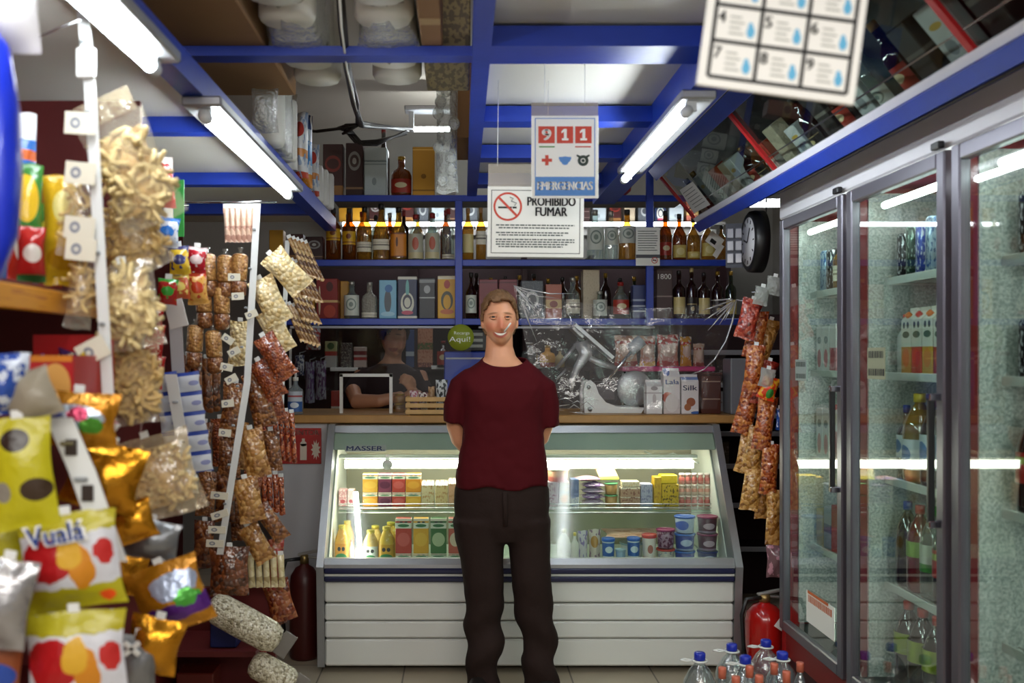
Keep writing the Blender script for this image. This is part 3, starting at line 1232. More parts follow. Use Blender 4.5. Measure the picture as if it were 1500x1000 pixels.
def arm(m, pts, rad):
    m.tube(pts, rad, 14)
E1 = [(R(690), .05, zc(566)), (R(673), .055, zc(580)), (R(666), .06, zc(598)), (R(668), .085, zc(625)), (R(674), .11, zc(645)), (R(686), .135, zc(660)), (R(706), .155, zc(672)), (R(722), .165, zc(680))]
E2 = [(R(784), .05, zc(566)), (R(800), .055, zc(580)), (R(804), .06, zc(600)), (R(800), .085, zc(622)), (R(794), .11, zc(642)), (R(782), .135, zc(656)), (R(762), .155, zc(668)), (R(748), .165, zc(676))]
rad = [.045, .046, .045, .044, .043, .041, .034, .027]
arm(tors, E1, rad)
arm(tors, E2, rad)
hand(tors, E1[-1], (1, .05, -.25), (0, 1, 0), .95, 1, .8)
hand(tors, (E2[-1][0], E2[-1][1] + .035, E2[-1][2]), (-1, .05, -.25), (0, 1, 0), .95, -1, .6)
body = bake(tors.build('body', SKIN, man, (0, 0, HZ)), voxel=.0042, smooth=3, fac=.4)
# eyes, teeth
for s in (-1, 1):
    e = MB().sphere((0, 0, 0), .0115, 14, 10, 0).build('eye', [pm('eye white', '#a8988c', .2)], man, (s * .031, -.0705, HZ + .013))
    MB().sphere((0, -.0075, -.0005), (.0072, .0052, .0072), 10, 8).build('iris', pm('iris', '#2e2620', .15), e)
    # upper and lower lids folded by the smile
    l = MB()
    l.tube([(s * .031 - .016, -.073, .011), (s * .031 - .008, -.0815, .0186), (s * .031, -.0845, .0196), (s * .031 + .008, -.0815, .0186), (s * .031 + .016, -.073, .011)], .0033, 8)
    l.tube([(s * .031 - .015, -.073, .009), (s * .031 - .007, -.0815, .0068), (s * .031, -.084, .0062), (s * .031 + .007, -.0815, .0068), (s * .031 + .015, -.073, .009)], .0030, 8)
    l.build('eyelid', SKIN, man, (0, 0, HZ))
te = MB()
vs = []
for i in range(13):
    x = -.027 + .054 * i / 12
    zt = -.0595 + 9 * x * x
    hgt = .0085 * (1 - (abs(x) / .0275) ** 2.2)
    y = -.0945 + 16 * x * x
    vs += [(x, y, zt + .001), (x, y + .001, zt - hgt)]
te.add(vs + [(a, b + .006, c) for a, b, c in vs], [(2 * i, 2 * i + 1, 2 * i + 3, 2 * i + 2) for i in range(12)] + [(26 + 2 * i, 26 + 2 * i + 2, 26 + 2 * i + 3, 26 + 2 * i + 1) for i in range(12)])
te.build('teeth', pm('teeth', '#efe6d8', .3), man, (0, 0, HZ))
# hair: short, brushed up at the front
def hair_pt(d):
    p = head_point(d) * 1.0
    n = noise.noise(d * 9) * .006 + noise.noise(d * 25) * .004
    t = .006 + .011 * sm(d.z, .25, .95)
    front = g2(d.x, .5) * sm(d.z, .35, .75) * sm(-d.y, .1, .7)
    q = p + d * (t + n + .008 * front)
    return q
hd_ = head_mb(72, 60, hair_pt)
def hairy(c):
    c = c / Vector((.073, .094, .116)).length if False else c
    if c.z > .088 + .006 * math.sin(c.x * 90):
        return True
    if c.y > -.045 and c.z > .03 + (.02 if c.y < -.02 else 0) and abs(c.x) > .045:
        return True
    if c.y > -.012 and c.z > .0 and abs(c.x) > .05:
        return True
    if c.y > .022 and c.z > -.06:
        return True
    if c.z > .055 and c.y > -.05:
        return True
    return False
hk = MB()
keep = [f for f in hd_.f if hairy(sum((hd_.v[i] for i in f), Vector()) / len(f))]
used = sorted({i for f in keep for i in f})
mp_ = {a: b for b, a in enumerate(used)}
hk.add([hd_.v[i] for i in used], [[mp_[i] for i in f] for f in keep], 0, True)
for v in hk.v:
    v *= .99
    v.rotate(Euler((math.radians(2), math.radians(-2), math.radians(2))))
HAIRM = pm('light brown hair', '#7a5634', .6, var=.5, vscale=60, bump=.8, bscale=90)
bake(hk.build('hair', HAIRM, man, (0, 0, HZ)), solid=.012)
# t-shirt
SHIRT = pm('maroon jersey', '#4a0c13', .9, spec=.15, bump=.12, bscale=14, var=.12, vscale=5)
sh = MB()
loft(sh, [(R(735), .03, zc(722), .203, .125), (R(735), .03, zc(700), .201, .125), (R(736), .03, zc(680), .194, .122), (R(737), .03, zc(650), .183, .118), (R(737), .03, zc(620), .174, .118),
          (R(737), .03, zc(595), .176, .122), (R(737), .03, zc(570), .198, .115), (R(737), .035, zc(556), .205, .096), (R(738), .04, zc(543), .165, .080), (R(738), .04, zc(530), .110, .072), (R(737), .04, zc(518), .080, .064)], 36, 2.4)
for pts in ([(R(708), .045, zc(553)), (R(690), .045, zc(558)), (R(677), .05, zc(568)), (R(669), .056, zc(588)), (R(664), .066, zc(620))],
            [(R(764), .045, zc(553)), (R(783), .045, zc(559)), (R(796), .05, zc(570)), (R(802), .056, zc(590)), (R(804), .066, zc(626))]):
    sh.tube(pts, [(.066, .046), (.074, .056), (.076, .060), (.072, .055), (.068, .050)], 20, up=(0, -1, 0))
so = bake(sh.build('t_shirt', SHIRT, man, (0, 0, HZ)), voxel=.009, smooth=4)
bm = bmesh.new()
bm.from_mesh(so.data)
kill = []
for f in bm.faces:
    c = f.calc_center_median()
    # neckline: tilted opening round the neck
    q = c - Vector((R(739), .03, zc(521)))
    if (q.x / .108) ** 2 + ((q.z - .30 * q.y) / .030) ** 2 < 1:
        kill.append(f)
    elif c.z > zc(521) and abs(q.x) < .10:
        kill.append(f)
    elif c.z < zc(712 + 3 * math.sin(c.x * 30)):
        kill.append(f)
    elif abs(c.x - R(737)) > .155 and c.z < zc(607 if c.x < 0 else 613) and c.z > zc(640):
        if (c.x < R(683)) or (c.x > R(788)):
            if abs(f.normal.z) > .5:
                kill.append(f)
bmesh.ops.delete(bm, geom=kill, context='FACES')
for _ in range(10):                                   # even out the cut edges
    nb_ = {}
    for e in bm.edges:
        if len(e.link_faces) == 1:
            for a, b in ((e.verts[0], e.verts[1]), (e.verts[1], e.verts[0])):
                nb_.setdefault(a, []).append(b.co.copy())
    for v, l in nb_.items():
        if len(l) == 2:
            v.co = v.co * .5 + (l[0] + l[1]) * .25
for v in bm.verts:                                    # soft cloth folds
    p = v.co
    v.co += v.normal * (.007 * noise.noise(Vector((p.x * 8, p.y * 5, p.z * 9 + p.x * 9))) + .003 * noise.noise(p * 26))
bm.to_mesh(so.data)
bm.free()
bake(so, solid=.005)
# trousers
PANT = pm('charcoal brown twill', '#2a1e1b', .9, spec=.15, bump=.15, bscale=60, var=.15, vscale=6)
tr = MB()
loft(tr, [(R(736), .03, zc(792), .118, .10), (R(736), .03, zc(770), .205, .125), (R(735.5), .03, zc(740), .215, .130), (R(735), .03, zc(718), .213, .124), (R(735), .03, zc(700), .196, .112), (R(735), .03, zc(690), .19, .108)], 32, 2.3)
zb = [-HZ + .012, None]
legL = [(760, 702, 39), (790, 703, 36.5), (820, 706, 32), (850, 708, 30), (880, 709, 28.5), (910, 709, 28), (940, 709, 28), (958, 709, 27), (972, 708, 24), (990, 707.5, 23), (1006, 706, 25), (1017, 704, 26)]
legR = [(760, 772, 36), (790, 775, 32), (820, 777, 30), (850, 779, 29), (880, 782, 29), (910, 786, 28.5), (940, 790, 26), (958, 792, 24), (972, 790, 24), (990, 790, 26), (1006, 792, 27), (1017, 793, 27)]
for L_ in (legL, legR):
    loft(tr, [(R(c), .03 + .01 * math.sin(py * .05), zc(py), w_ * MY / F, w_ * MY / F * 1.12) for py, c, w_ in reversed(L_)], 28, 2.3)
po = bake(tr.build('trousers', PANT, man, (0, 0, HZ)), voxel=.010, smooth=5)
bm = bmesh.new()
bm.from_mesh(po.data)
for v in bm.verts:
    p = v.co
    k = sm(-p.z, 1.18, 1.36)
    s = 1 if p.x > R(740) else -1
    fold = math.sin((p.z * 34 + s * p.x * 22 + p.y * 12)) * .010 * k
    v.co += v.normal * (fold + .004 * noise.noise(Vector((p.x * 9, p.y * 9, p.z * 4))) + .002 * noise.noise(p * 22))
bm.to_mesh(po.data)
bm.free()
bt = MB()
for px, s in ((737, 1),):
    bt.tube([(R(738), -.103, zc(716)), (R(738.5), -.106, zc(740)), (R(739), -.10, zc(765))], [(.010, .004)] * 3, 8, up=(1, 0, 0))
bt.build('fly_seam', PANT, man, (0, 0, HZ))
SHOE = pm('dark leather', '#1c1614', .45)
for px, a in ((703, -.12), (795, .16)):
    m = MB()
    for zz, kx, ky in ((.0, 1, 1),):
        prof = [(0, .13, .038), (.05, .14, .042), (.14, .12, .046), (.21, .07, .05), (.27, .05, .045), (.29, .03, .03)]
    m.tube([(0, .085 - t, .012 + hgt * .42) for t, hgt, w_ in prof], [(w_, .03 + hgt * .22) for t, hgt, w_ in prof], 16, up=(1, 0, 0))
    m.box((0, -.06, .008), (.085, .28, .016), 0, .006)
    sh_ = m.build('shoe', SHOE, man, (R(px), .02, 0.0), (0, 0, a))
# the white stick between his lips
st = thing('lollipop_stick', 'short white stick held between the lips of the smiling man', 'stick', (HX + .016, MY - .100, HZ - .052))
MB().rod((0, 0, 0), (.026, -.030, .036), .0036, 8).build('stick', WHITE, st)

# --- the cashier behind the counter -----------------------------------------------------------
KY = 5.98
kx, kz = ax(577, KY), az(497, KY)
cs = thing('person', 'cashier in dark top leaning on the counter behind the plastic screen', 'person', (kx, KY, 0))
SK2 = skin_mat('tan skin', '#b98263', '#8d4b45', '#b06a52', 0, True, '#2a1a12')
b2 = MB()
h2 = head_mb(56, 48)
for v in h2.v:
    v.rotate(Euler((math.radians(16), 0, math.radians(35))))
b2.add(h2.v, h2.f, 0, True)
b2.tube([(0, .03, -.05), (-.01, .045, -.11), (-.02, .05, -.17)], [.052, .054, .075], 20)
loft(b2, [(-.03, .06, -.62, .15, .10), (-.03, .06, -.4, .155, .105), (-.03, .06, -.25, .17, .09), (-.02, .055, -.18, .12, .07), (-.02, .05, -.13, .06, .055)], 24)
LZ = lambda py, Y: az(py, Y) - kz
e1 = [(-.20, .05, -.22), (-.25, -.02, -.33), (ax(517, 5.80) - kx, -.17, LZ(578, 5.80) + .02), (ax(522, 5.66) - kx, -.30, LZ(593, 5.64) + .02), (ax(556, 5.62) - kx, -.36, LZ(592, 5.62) + .02), (ax(590, 5.64) - kx, -.35, LZ(584, 5.64) + .02)]
b2.tube(e1, [.055, .05, .047, .047, .038, .028], 14)
hand(b2, e1[-1], (1, -.1, .35), (0, -.2, 1), .95, 1, .7)
e2 = [(.15, .05, -.22), (.20, -.03, -.36), (.21, -.14, -.40), (.15, -.24, -.36), (ax(606, 5.68) - kx, -.31, LZ(572, 5.68))]
b2.tube(e2, [.055, .048, .045, .036, .027], 14)
hand(b2, e2[-1], (-.4, -.5, .7), (.6, -.6, 0), .95, -1, .9)
bake(b2.build('body', SK2, cs, (0, 0, kz)), voxel=.006, smooth=3, fac=.4)
DTOP = pm('dark wine top', '#241014', .85, bump=.1)
t2 = MB()
loft(t2, [(-.03, .06, -.62, .185, .125), (-.03, .06, -.4, .182, .128), (-.03, .06, -.28, .20, .115), (-.025, .055, -.20, .175, .095), (-.02, .052, -.165, .115, .08), (-.02, .05, -.15, .08, .07)], 28)
t2.tube([(-.16, .05, -.225), (-.22, .03, -.27), (-.262, -.03, -.345), (-.268, -.06, -.37)], [.07, .068, .062, .062], 16)
t2.tube([(.12, .05, -.225), (.17, .02, -.30), (.205, -.04, -.37)], [.07, .066, .06], 16)
bake(t2.build('top', DTOP, cs, (0, 0, kz)), voxel=.009, smooth=4)
hk2 = MB()
hd2 = head_mb(56, 48, lambda d: head_point(d) + d * (.016 + .006 * noise.noise(d * 8)))
keep = [f for f in hd2.f if hairy(sum((hd2.v[i] for i in f), Vector()) / len(f))]
used = sorted({i for f in keep for i in f})
mp_ = {a: b for b, a in enumerate(used)}
hk2.add([hd2.v[i] for i in used], [[mp_[i] for i in f] for f in keep], 0, True)
for v in hk2.v:
    v.rotate(Euler((math.radians(16), 0, math.radians(35))))
bake(hk2.build('hair', pm('dark brown hair', '#2b1a12', .6, bump=.6, bscale=80), cs, (0, 0, kz)), solid=.02)
l2 = MB()
loft(l2, [(-.03, .06, -kz + .02, .11, .09), (-.03, .06, -1.0, .15, .11), (-.03, .06, -.60, .18, .12)], 20)
l2.build('trousers', pm('dark denim', '#1a1c26', .85), cs, (0, 0, kz))
# ------------------------------------------------------------------ liquor on the blue shelves
AMB = clear_mat('amber spirit in glass', '#c07a30', .04, .40, '#8a4a14')
GOLD = clear_mat('golden spirit in glass', '#dcb768', .04, .36, '#b5852f')
CLR = clear_mat('clear spirit in glass', '#e6f0ec', .07, .16, '#b9c4be')
DRK = clear_mat('dark liquor bottle glass', '#3a150a', .06, .75, '#2b0f0a')
GRN = clear_mat('green bottle glass', '#2c3a1c', .06, .7, '#1f2a14')
CAPB = pm('black cap', '#191614', .4)
CAPW = pm('wooden stopper', '#a87b4c', .6)
CAPS = pm('silver cap', '#b9b6ae', .3, .8)
CAPR = pm('red cap', '#8f1d1a', .4)
CAPG = pm('gold cap', '#a98434', .35, .7)
LABW = print_mat('cream label with print', '#e4ddc8', bands=((.40, .52, '#6f675b'), (.68, .72, '#8a8172')), speck=('#9a8f7d', 40, .60))
LABY = print_mat('yellow label', '#d8a520', bands=((.15, .22, '#7a2a14'),), spots=((.5, .62, .2, .2, '#7a3a12'),))
LABO = print_mat('orange label', '#d2801c', bands=((.0, .05, '#7a3c0c'), (.94, 1, '#7a3c0c')), spots=((.42, .62, .07, .2, '#5a2608'),))
LABP = print_mat('pale panel with red crest', '#b7b4a0', spots=((.5, .60, .22, .26, '#b8553a'),), bands=((.0, .25, '#cdbf94'),))
LABC = print_mat('white label with round mark', '#ccd0c6', spots=((.5, .55, .34, .30, '#7d8a82'), (.5, .55, .27, .23, '#c3cac0'), (.5, .55, .14, .12, '#7d8a82')))
LABR = print_mat('red label', '#a8301f', spots=((.5, .55, .3, .2, '#e0cfa6'),))
LABD = print_mat('dark label', '#241c1c', bands=((.55, .62, '#b9a679'),), spots=((.5, .3, .2, .14, '#b9a679'),))
LABG = print_mat('dusty gold label', '#c9b45e', spots=((.5, .5, .3, .3, '#dccf8e'),))
LABK = print_mat('cream back strip', '#d9c787')


def shelf_x(px, Y=5.5):
    return ax(px, Y)


def place(rows, shelf, z, Y=5.5):
    """rows: (kind, px0, px1, top px, description, ...)"""
    for r in rows:
        yy = Y + (r[6] if len(r) > 6 else 0)
        kind, p0, p1, top, desc = r[:5]
        x, wd = ax((p0 + p1) / 2, yy), (p1 - p0) * yy / F
        h = az(top, yy) - z
        yield kind, x, yy, wd, h, f'{desc} {shelf}', r[5]


def put(kind, x, y, z, wd, h, label, a, group):
    if kind == 'box':
        return carton('liquor_box', label, 'box', (x, y, z), wd, min(wd, .11), h, a, group)
    k, glass, capm, labm, lab, sq = a
    return bottle('liquor_bottle', label, 'bottle', (x, y, z), h, wd / 2, k, glass, capm, labm, lab, group, sq)


BX = dict(
    rust=print_mat('dark box, red oval', '#3d1713', bands=((0, .2, '#9a6a34'),), spots=((.5, .62, .4, .16, '#8a2c20'), (.5, .62, .3, .10, '#4a1a14'))),
    badge=print_mat('dark box, silver badge', '#331513', spots=((.5, .66, .36, .18, '#8d8a86'), (.5, .66, .26, .12, '#4a3430'), (.5, .66, .12, .06, '#b5b2ac')), bands=((.13, .17, '#8a6a4a'),)),
    pale=print_mat('pale grey box', '#b9c4c6', bands=((.70, .74, '#79868a'), (.64, .67, '#8b979a')), spots=((.45, .3, .1, .08, '#8b979a'),), speck=('#a9b5b8', 40, .62)),
    gold=print_mat('gold box', '#b5852a', bands=((.10, .13, '#7d5714'), (.93, .95, '#dcb55c')), spots=((.5, .4, .12, .05, '#7d5714'),), rough=.3, metal=.5),
    red=print_mat('red box', '#8a1a17', bands=((.40, .46, '#d8b27a'),), spots=((.62, .80, .16, .12, '#4a0e0c'), (.62, .18, .28, .16, '#b3402a'), (.15, .45, .05, .36, '#d9c0a0'))),
    yellow=print_mat('mustard box', '#c08a1c'),
    sky=print_mat('light blue box, grey figure', '#7db9d8', spots=((.5, .45, .20, .30, '#4d5560'), (.55, .78, .22, .1, '#2e6fb0'), (.5, .12, .4, .06, '#a8d4e8'))),
    navy=print_mat('navy box, pale bottle', '#1c2c50', bands=((0, .06, '#e0dcd0'), (.93, 1, '#d9d6cc')), spots=((.5, .36, .34, .26, '#d8d8c8'), (.5, .70, .09, .22, '#6fb3b0'), (.5, .40, .24, .17, '#3b3f52'), (.5, .38, .16, .12, '#d8d8c8'), (.5, .14, .3, .05, '#c4506a'))),
    horse=print_mat('yellow box, dark horseshoe', '#dfa71c', bands=((.92, 1, '#e6dcc0'),), spots=((.5, .80, .16, .10, '#b03a2a'), (.5, .42, .32, .22, '#4a4a38'), (.5, .39, .2, .17, '#dfa71c'), (.5, .16, .36, .06, '#d0703a'))),
    maroon=print_mat('dusty rose box', '#7d3138', bands=((.9, .94, '#5f2329'),)),
    slate=print_mat('grey box with white print', '#4d5258', spots=((.5, .5, .3, .22, '#a9adab'), (.5, .5, .2, .13, '#4d5258')), speck=('#6d7276', 30, .6)),
    rose=print_mat('salmon box', '#b0604a', bands=((.3, .55, '#d8b070'),), spots=((.5, .42, .25, .1, '#8a2c20'),)),
    tan=print_mat('tan box', '#bfae93', speck=('#a8987e', 20, .6)),
    brown=print_mat('brown box with pale mark', '#46302e', bands=((.44, .47, '#8d7a74'), (.2, .22, '#8d7a74'))),
    blue=print_mat('blue striped box', '#27356b', bands=((.2, .25, '#b9c0cf'), (.35, .40, '#b9c0cf'), (.52, .58, '#9aa4bd'))),
    glassbox=print_mat('dark box with grey cap', '#2d3138', bands=((.50, .53, '#b9bcbc'), (.88, .96, '#8d9294')), spots=((.5, .72, .2, .1, '#a9adaf'),)),
)
# top shelf
G = 'liquor on the top blue shelf'
for r in place([
    ('box', 475, 504, 214, 'dark maroon liquor box with red oval', BX['rust']),
    ('box', 508, 533, 212, 'dark maroon liquor box with round silver badge', BX['badge']),
    ('box', 535, 567, 219, 'pale grey tall liquor box', BX['pale']),
    ('bot', 573, 603, 227, 'stout amber bottle with red mark and gold cap', ('squat', AMB, CAPG, LABR, (.08, .40), 3)),
    ('box', 605, 637, 218, 'gold metallic liquor box', BX['gold']),
    ('bot', 553, 571, 186, 'dark tall bottle behind the pale grey box', ('wine', DRK, CAPR, None, (0, 1), 0), .11),
], 'on the top blue shelf', Z1 + .001):
    put(r[0], r[1], r[2], Z1 + .001, r[3], r[4], r[5], r[6], G)
o = carton('paper_card', 'small cream card standing under the bubble wrap on the top blue shelf', 'card', (ax(655, 5.46), 5.46, Z1 + .001), .10, .02, .09, pm('cream card', '#d8d2bb', .7))
o = MB().lathe([(.035, 0), (.07, .03), (.075, .06), (.05, .09), (.02, .11)], 14).build('plush_bag', pm('red fabric', '#a83a3c', .9, bump=.4), None, (ax(906, 5.46), 5.46, Z1 + .001))
tag(o, 'small red rounded bag on the top blue shelf behind the right tube', 'bag')

# second shelf
G = 'bottles on the second blue shelf'
W = 24
rows = [
    ('box', 396, 417, 338, 'gold box behind the hanging snacks at the far left', BX['yellow']),
    ('box', 424, 446, 344, 'dark red liquor box left of the dark white-labelled one', BX['rust']),
    ('box', 449, 475, 348, 'dark liquor box with pale badge, left of the bottles', BX['badge']),
    ('bot', 477, 500, 305, 'amber bottle with yellow label, first from the left', ('tall', AMB, CAPB, LABY, (.38, .60), 0)),
    ('bot', 501, 522, 305, 'amber bottle with yellow label, second from the left', ('tall', AMB, CAPB, LABY, (.30, .55), 0)),
    ('bot', 523, 545, 303, 'golden bottle with white band label, left one of a pair', ('tall', GOLD, CAPB, LABW, (.16, .34), 3)),
    ('bot', 546, 571, 297, 'golden bottle with white band label, right one of a pair', ('taper', GOLD, CAPB, LABW, (.18, .36), 4)),
    ('bot', 572, 596, 302, 'golden bottle with tall orange label', ('taper', GOLD, CAPB, LABO, (.06, .50), 4)),
    ('bot', 597, 621, 313, 'clear bottle with small red crest, left one of a pair', ('taper', CLR, CAPR, LABP, (.04, .56), 0)),
    ('bot', 622, 645, 311, 'clear bottle with small red crest, right one of a pair', ('taper', CLR, CAPR, LABP, (.04, .56), 0)),
    ('bot', 647, 666, 306, 'clear bottle beside the central blue post', ('tall', CLR, CAPR, LABW, (.04, .12), 0)),
    ('bot', 677, 694, 305, 'golden bottle with wooden stopper, right of the central post', ('tall', GOLD, CAPW, LABK, (.15, .5), 3)),
    ('bot', 697, 712, 304, 'golden bottle with pale label beside the no smoking sign', ('tall', GOLD, CAPW, LABW, (.30, .55), 3)),
    ('bot', 859, 884, 306, 'clear bottle with white panel, first right of the no smoking sign', ('taper', CLR, CAPS, LABC, (.20, .64), 4)),
    ('bot', 885, 905, 306, 'clear bottle with round mark, second right of the no smoking sign', ('squat', CLR, CAPS, LABC, (.30, .62), 3)),
    ('bot', 906, 931, 304, 'golden bottle with round mark, third right of the no smoking sign', ('squat', GOLD, CAPB, LABC, (.32, .64), 3)),
    ('bot', 965, 984, 306, 'dark amber bottle just right of the small notice', ('squat', AMB, CAPB, LABR, (.1, .35), 0)),
    ('bot', 985, 1005, 312, 'amber bottle with gold label under the mirror corner', ('round', AMB, CAPB, LABG, (.06, .32), 3)),
    ('bot', 1006, 1025, 318, 'golden bottle with tiny white tag near the mirror corner', ('round', GOLD, CAPB, LABG, (.06, .2), 3)),
    ('bot', 1027, 1047, 318, 'golden bottle with gold label at the right end', ('round', GOLD, CAPG, LABG, (.1, .4), 3)),
    ('bot', 1049, 1064, 330, 'last golden bottle at the right end', ('tall', GOLD, CAPB, None, (.1, .4), 0)),
]
for r in place(rows, 'on second blue shelf', Z2 + .001):
    put(r[0], r[1], r[2], Z2 + .001, r[3] * .97, r[4], r[5], r[6], G)
# row behind, on the back wall ledge above the lit tube
led = thing('wall_ledge', 'narrow white ledge with boxes on the wall behind the upper bottles', 'ledge', (0, 6.8, 2.47))
MB().box((.45, 0, -.01), (2.8, .24, .02)).build('board', pm('white board', '#cfcdc6'), led)
MB().box((.45, .125, -.03), (2.8, .012, .06)).build('wall_rail', pm('white board', '#cfcdc6'), led)
cols = ['yellow', 'yellow', 'badge', 'pale', 'rust', 'slate', 'pale', 'badge', 'slate', 'brown', 'pale', 'rust', 'tan', 'slate', 'navy', 'pale', 'rose', 'badge', 'pale', 'red']
cn = dict(yellow='mustard', badge='dark', pale='pale grey', rust='dark maroon', slate='slate grey', brown='brown', tan='tan', navy='navy', rose='salmon', red='red')
x = -.86
i = 0
while x < 1.7 and i < len(cols):
    wd = rnd.uniform(.07, .105)
    if not .12 < x < .80:
        carton('liquor_box', f'{cn[cols[i]]} box on the wall ledge behind the upper bottles, {ORD[i]} from left', 'box', (x + wd / 2, 6.78, 2.471), wd, .09, rnd.uniform(.16, .2), BX[cols[i]], 'boxes on the wall ledge')
        i += 1
    x += wd + .022

# third shelf
G = 'liquor on the third blue shelf'
rows = [
    ('box', 447, 463, 436, 'mustard yellow round-marked box at the left end', BX['yellow']),
    ('box', 465, 497, 409, 'tall red liquor box with pale print', BX['red']),
    ('box', 499, 511, 412, 'narrow mustard box behind the ornate bottle', BX['yellow'], .07),
    ('bot', 504, 527, 410, 'clear ornate bottle with round face mark', ('squat', CLR, CAPS, LABC, (.08, .60), 3)),
    ('bot', 530, 553, 411, 'silvery embossed square bottle', ('squat', clear_mat('silvered bottle', '#cfcabc', .12, .7, '#b5b0a2', .15, bump=1, bscale=70), CAPS, LABW, (.04, .16), 4)),
    ('box', 556, 582, 411, 'light blue liquor box with grey figure', BX['sky']),
    ('box', 583, 612, 406, 'navy box printed with a pale bottle', BX['navy']),
    ('box', 614, 638, 408, 'dark box with grey shoulder', BX['glassbox']),
    ('box', 641, 669, 405, 'yellow box with dark horseshoe', BX['horse']),
    ('bot', 681, 699, 398, 'dark bottle with round label right of the central post', ('round', DRK, CAPB, LABC, (.12, .5), 0)),
    ('box', 701, 729, 410, 'dusty rose box, left one of two above the man', BX['maroon']),
    ('box', 730, 757, 410, 'dusty rose box, right one of two above the man', BX['maroon']),
    ('box', 762, 795, 412, 'slate grey box with white print behind the plastic sheet', BX['slate']),
    ('box', 798, 822, 417, 'salmon box with gold band behind the plastic sheet', BX['rose']),
    ('bot', 828, 850, 404, 'clear flask with pale label behind the plastic sheet', ('squat', CLR, CAPS, LABW, (.12, .45), 0)),
    ('box', 852, 877, 396, 'plain tan tall box behind the round white bottle', BX['tan'], .08),
    ('bot', 867, 890, 425, 'clear round bottle with large white round label', ('squat', CLR, CAPS, LABC, (.1, .66), 0)),
    ('bot', 896, 922, 412, 'clear bottle with red and white label', ('round', CLR, CAPR, LABR, (.12, .5), 0)),
    ('box', 925, 944, 418, 'blue striped small box beside the right post', BX['blue']),
    ('box', 959, 983, 396, 'brown box with white number right of the right post', BX['brown']),
    ('bot', 985, 1004, 397, 'dark wine bottle with cream strip, first right of brown box', ('wine', DRK, CAPB, LABK, (.1, .45), 0)),
    ('bot', 1005, 1021, 393, 'dark bottle with cream neck, second right of brown box', ('wine', DRK, pm('cream foil', '#cdbb84', .5), LABD, (.1, .42), 0)),
    ('bot', 1022, 1040, 400, 'dark wine bottle with cream strip, third right of brown box', ('wine', DRK, CAPB, LABK, (.1, .45), 0)),
    ('bot', 1042, 1060, 398, 'dark bottle with gold cap, fourth right of brown box', ('wine', DRK, CAPG, LABD, (.1, .4), 0)),
    ('bot', 1062, 1079, 398, 'green bottle with gold cap, near the right end', ('wine', GRN, CAPG, LABG, (.1, .4), 0)),
]
for r in place(rows, 'on third blue shelf', Z3 + .001):
    o = put(r[0], r[1], r[2], Z3 + .001, r[3] * .97, r[4], r[5], r[6], G)
    if 'white number' in r[5]:
        lettering(o, '1800', (0, -r[3] / 2 - .001, r[4] * .86), r[3] * .8, .030, PAPER, name='number_print')
rows = [('bot', 690 + 21 * i, 706 + 21 * i, 400 + (i * 7) % 9, f'dark bottle in the rear row, {ORD[i]} right of the central post', ('tall', (DRK, AMB, GRN)[i % 3], (CAPB, CAPG)[i % 2], None, 0, 0), .17) for i in range(12)]
for r in place(rows, 'on third blue shelf', Z3 + .001):
    put(r[0], r[1], r[2], Z3 + .001, r[3], r[4], r[5], r[6], G)
# rear row on the second shelf
rows = [('bot', 481 + 20.5 * i, 497 + 20.5 * i, 308 + (i * 5) % 8, f'tall bottle in the rear row, {ORD[i]} from left', ('tall', (AMB, DRK, GOLD, CLR)[i % 4], (CAPB, CAPS, CAPR)[i % 3], None, 0, 0), .15) for i in range(9)]
for r in place(rows, 'on second blue shelf', Z2 + .001):
    put(r[0], r[1], r[2], Z2 + .001, r[3], r[4], r[5], r[6], G)

# ------------------------------------------------------------------ behind the counter: dark rack on the back wall
rk = thing('wall_rack', 'dark maroon rack with small goods behind the cashier', 'rack', (.3, 6.72, 0))
DM = pm('dark maroon board', '#2b1013', .6, var=.2)
MB().box((0, .26, 1.12), (3.2, .03, 2.24)).build('back_panel', DM, rk)
RZ = (.8, 1.07, 1.452, 1.80)
for z in RZ:
    MB().box((0, .12, z - .012), (3.2, .26, .024)).build('shelf_board', DM, rk)
for x in (-1.58, -.62, .15, .62, 1.1, 1.58):
    MB().box((x, .12, 1.12), (.03, .27, 2.24)).build('upright', DM, rk)
for p0, p1, py in ((480, 521, 541), (631, 658, 538), (765, 800, 537), (762, 798, 600)):
    z = az(py, 6.57)
    MB().box((ax((p0 + p1) / 2, 6.57) - .3, -.02, z), ((p1 - p0) * 6.57 / F, .012, .026), 0, .002).build('price_rail', WHITE, rk)
def pouch(name, label, cat, p0, p1, y0, y1, Y, m, t=.05, group=None, seed=0):
    w, h = (p1 - p0) * Y / F, (y1 - y0) * Y / F
    o = bag_mb(w, h, t, seed, 10, 12, 'bottom').build(name, m, None, (ax((p0 + p1) / 2, Y), Y, az(y1, Y)))
    return tag(o, label, cat, group)
def rackbox(name, label, cat, p0, p1, y0, z, m, d=.08, Y=6.74):
    w = (p1 - p0) * Y / F
    return carton(name, label, cat, (ax((p0 + p1) / 2, Y), Y, z), w, d, az(y0, Y) - z, m, None)
rackbox('coffee_pouch', 'green and red topped white packet on the rack left of the cashier', 'packet', 477, 494, 500, RZ[2] + .001, print_mat('white packet, green badge', '#b9b6b0', bands=((.45, .62, '#a3281e'), (.62, 1, '#a9a878')), spots=((.5, .82, .3, .13, '#3b5a30'),)))
rackbox('snack_box', 'red and white small packet left of the cashier face', 'packet', 519, 537, 508, RZ[2] + .001, print_mat('packet red bands', '#c9b7ae', bands=((.35, .5, '#a32a24'), (.6, .8, '#7d2b2b'))))
rackbox('candy_jar_box', 'dark speckled packet between two packets left of the cashier', 'packet', 500, 516, 502, RZ[2] + .001, print_mat('dark specks', '#3a3234', speck=('#9a9a8a', 14, .56)))
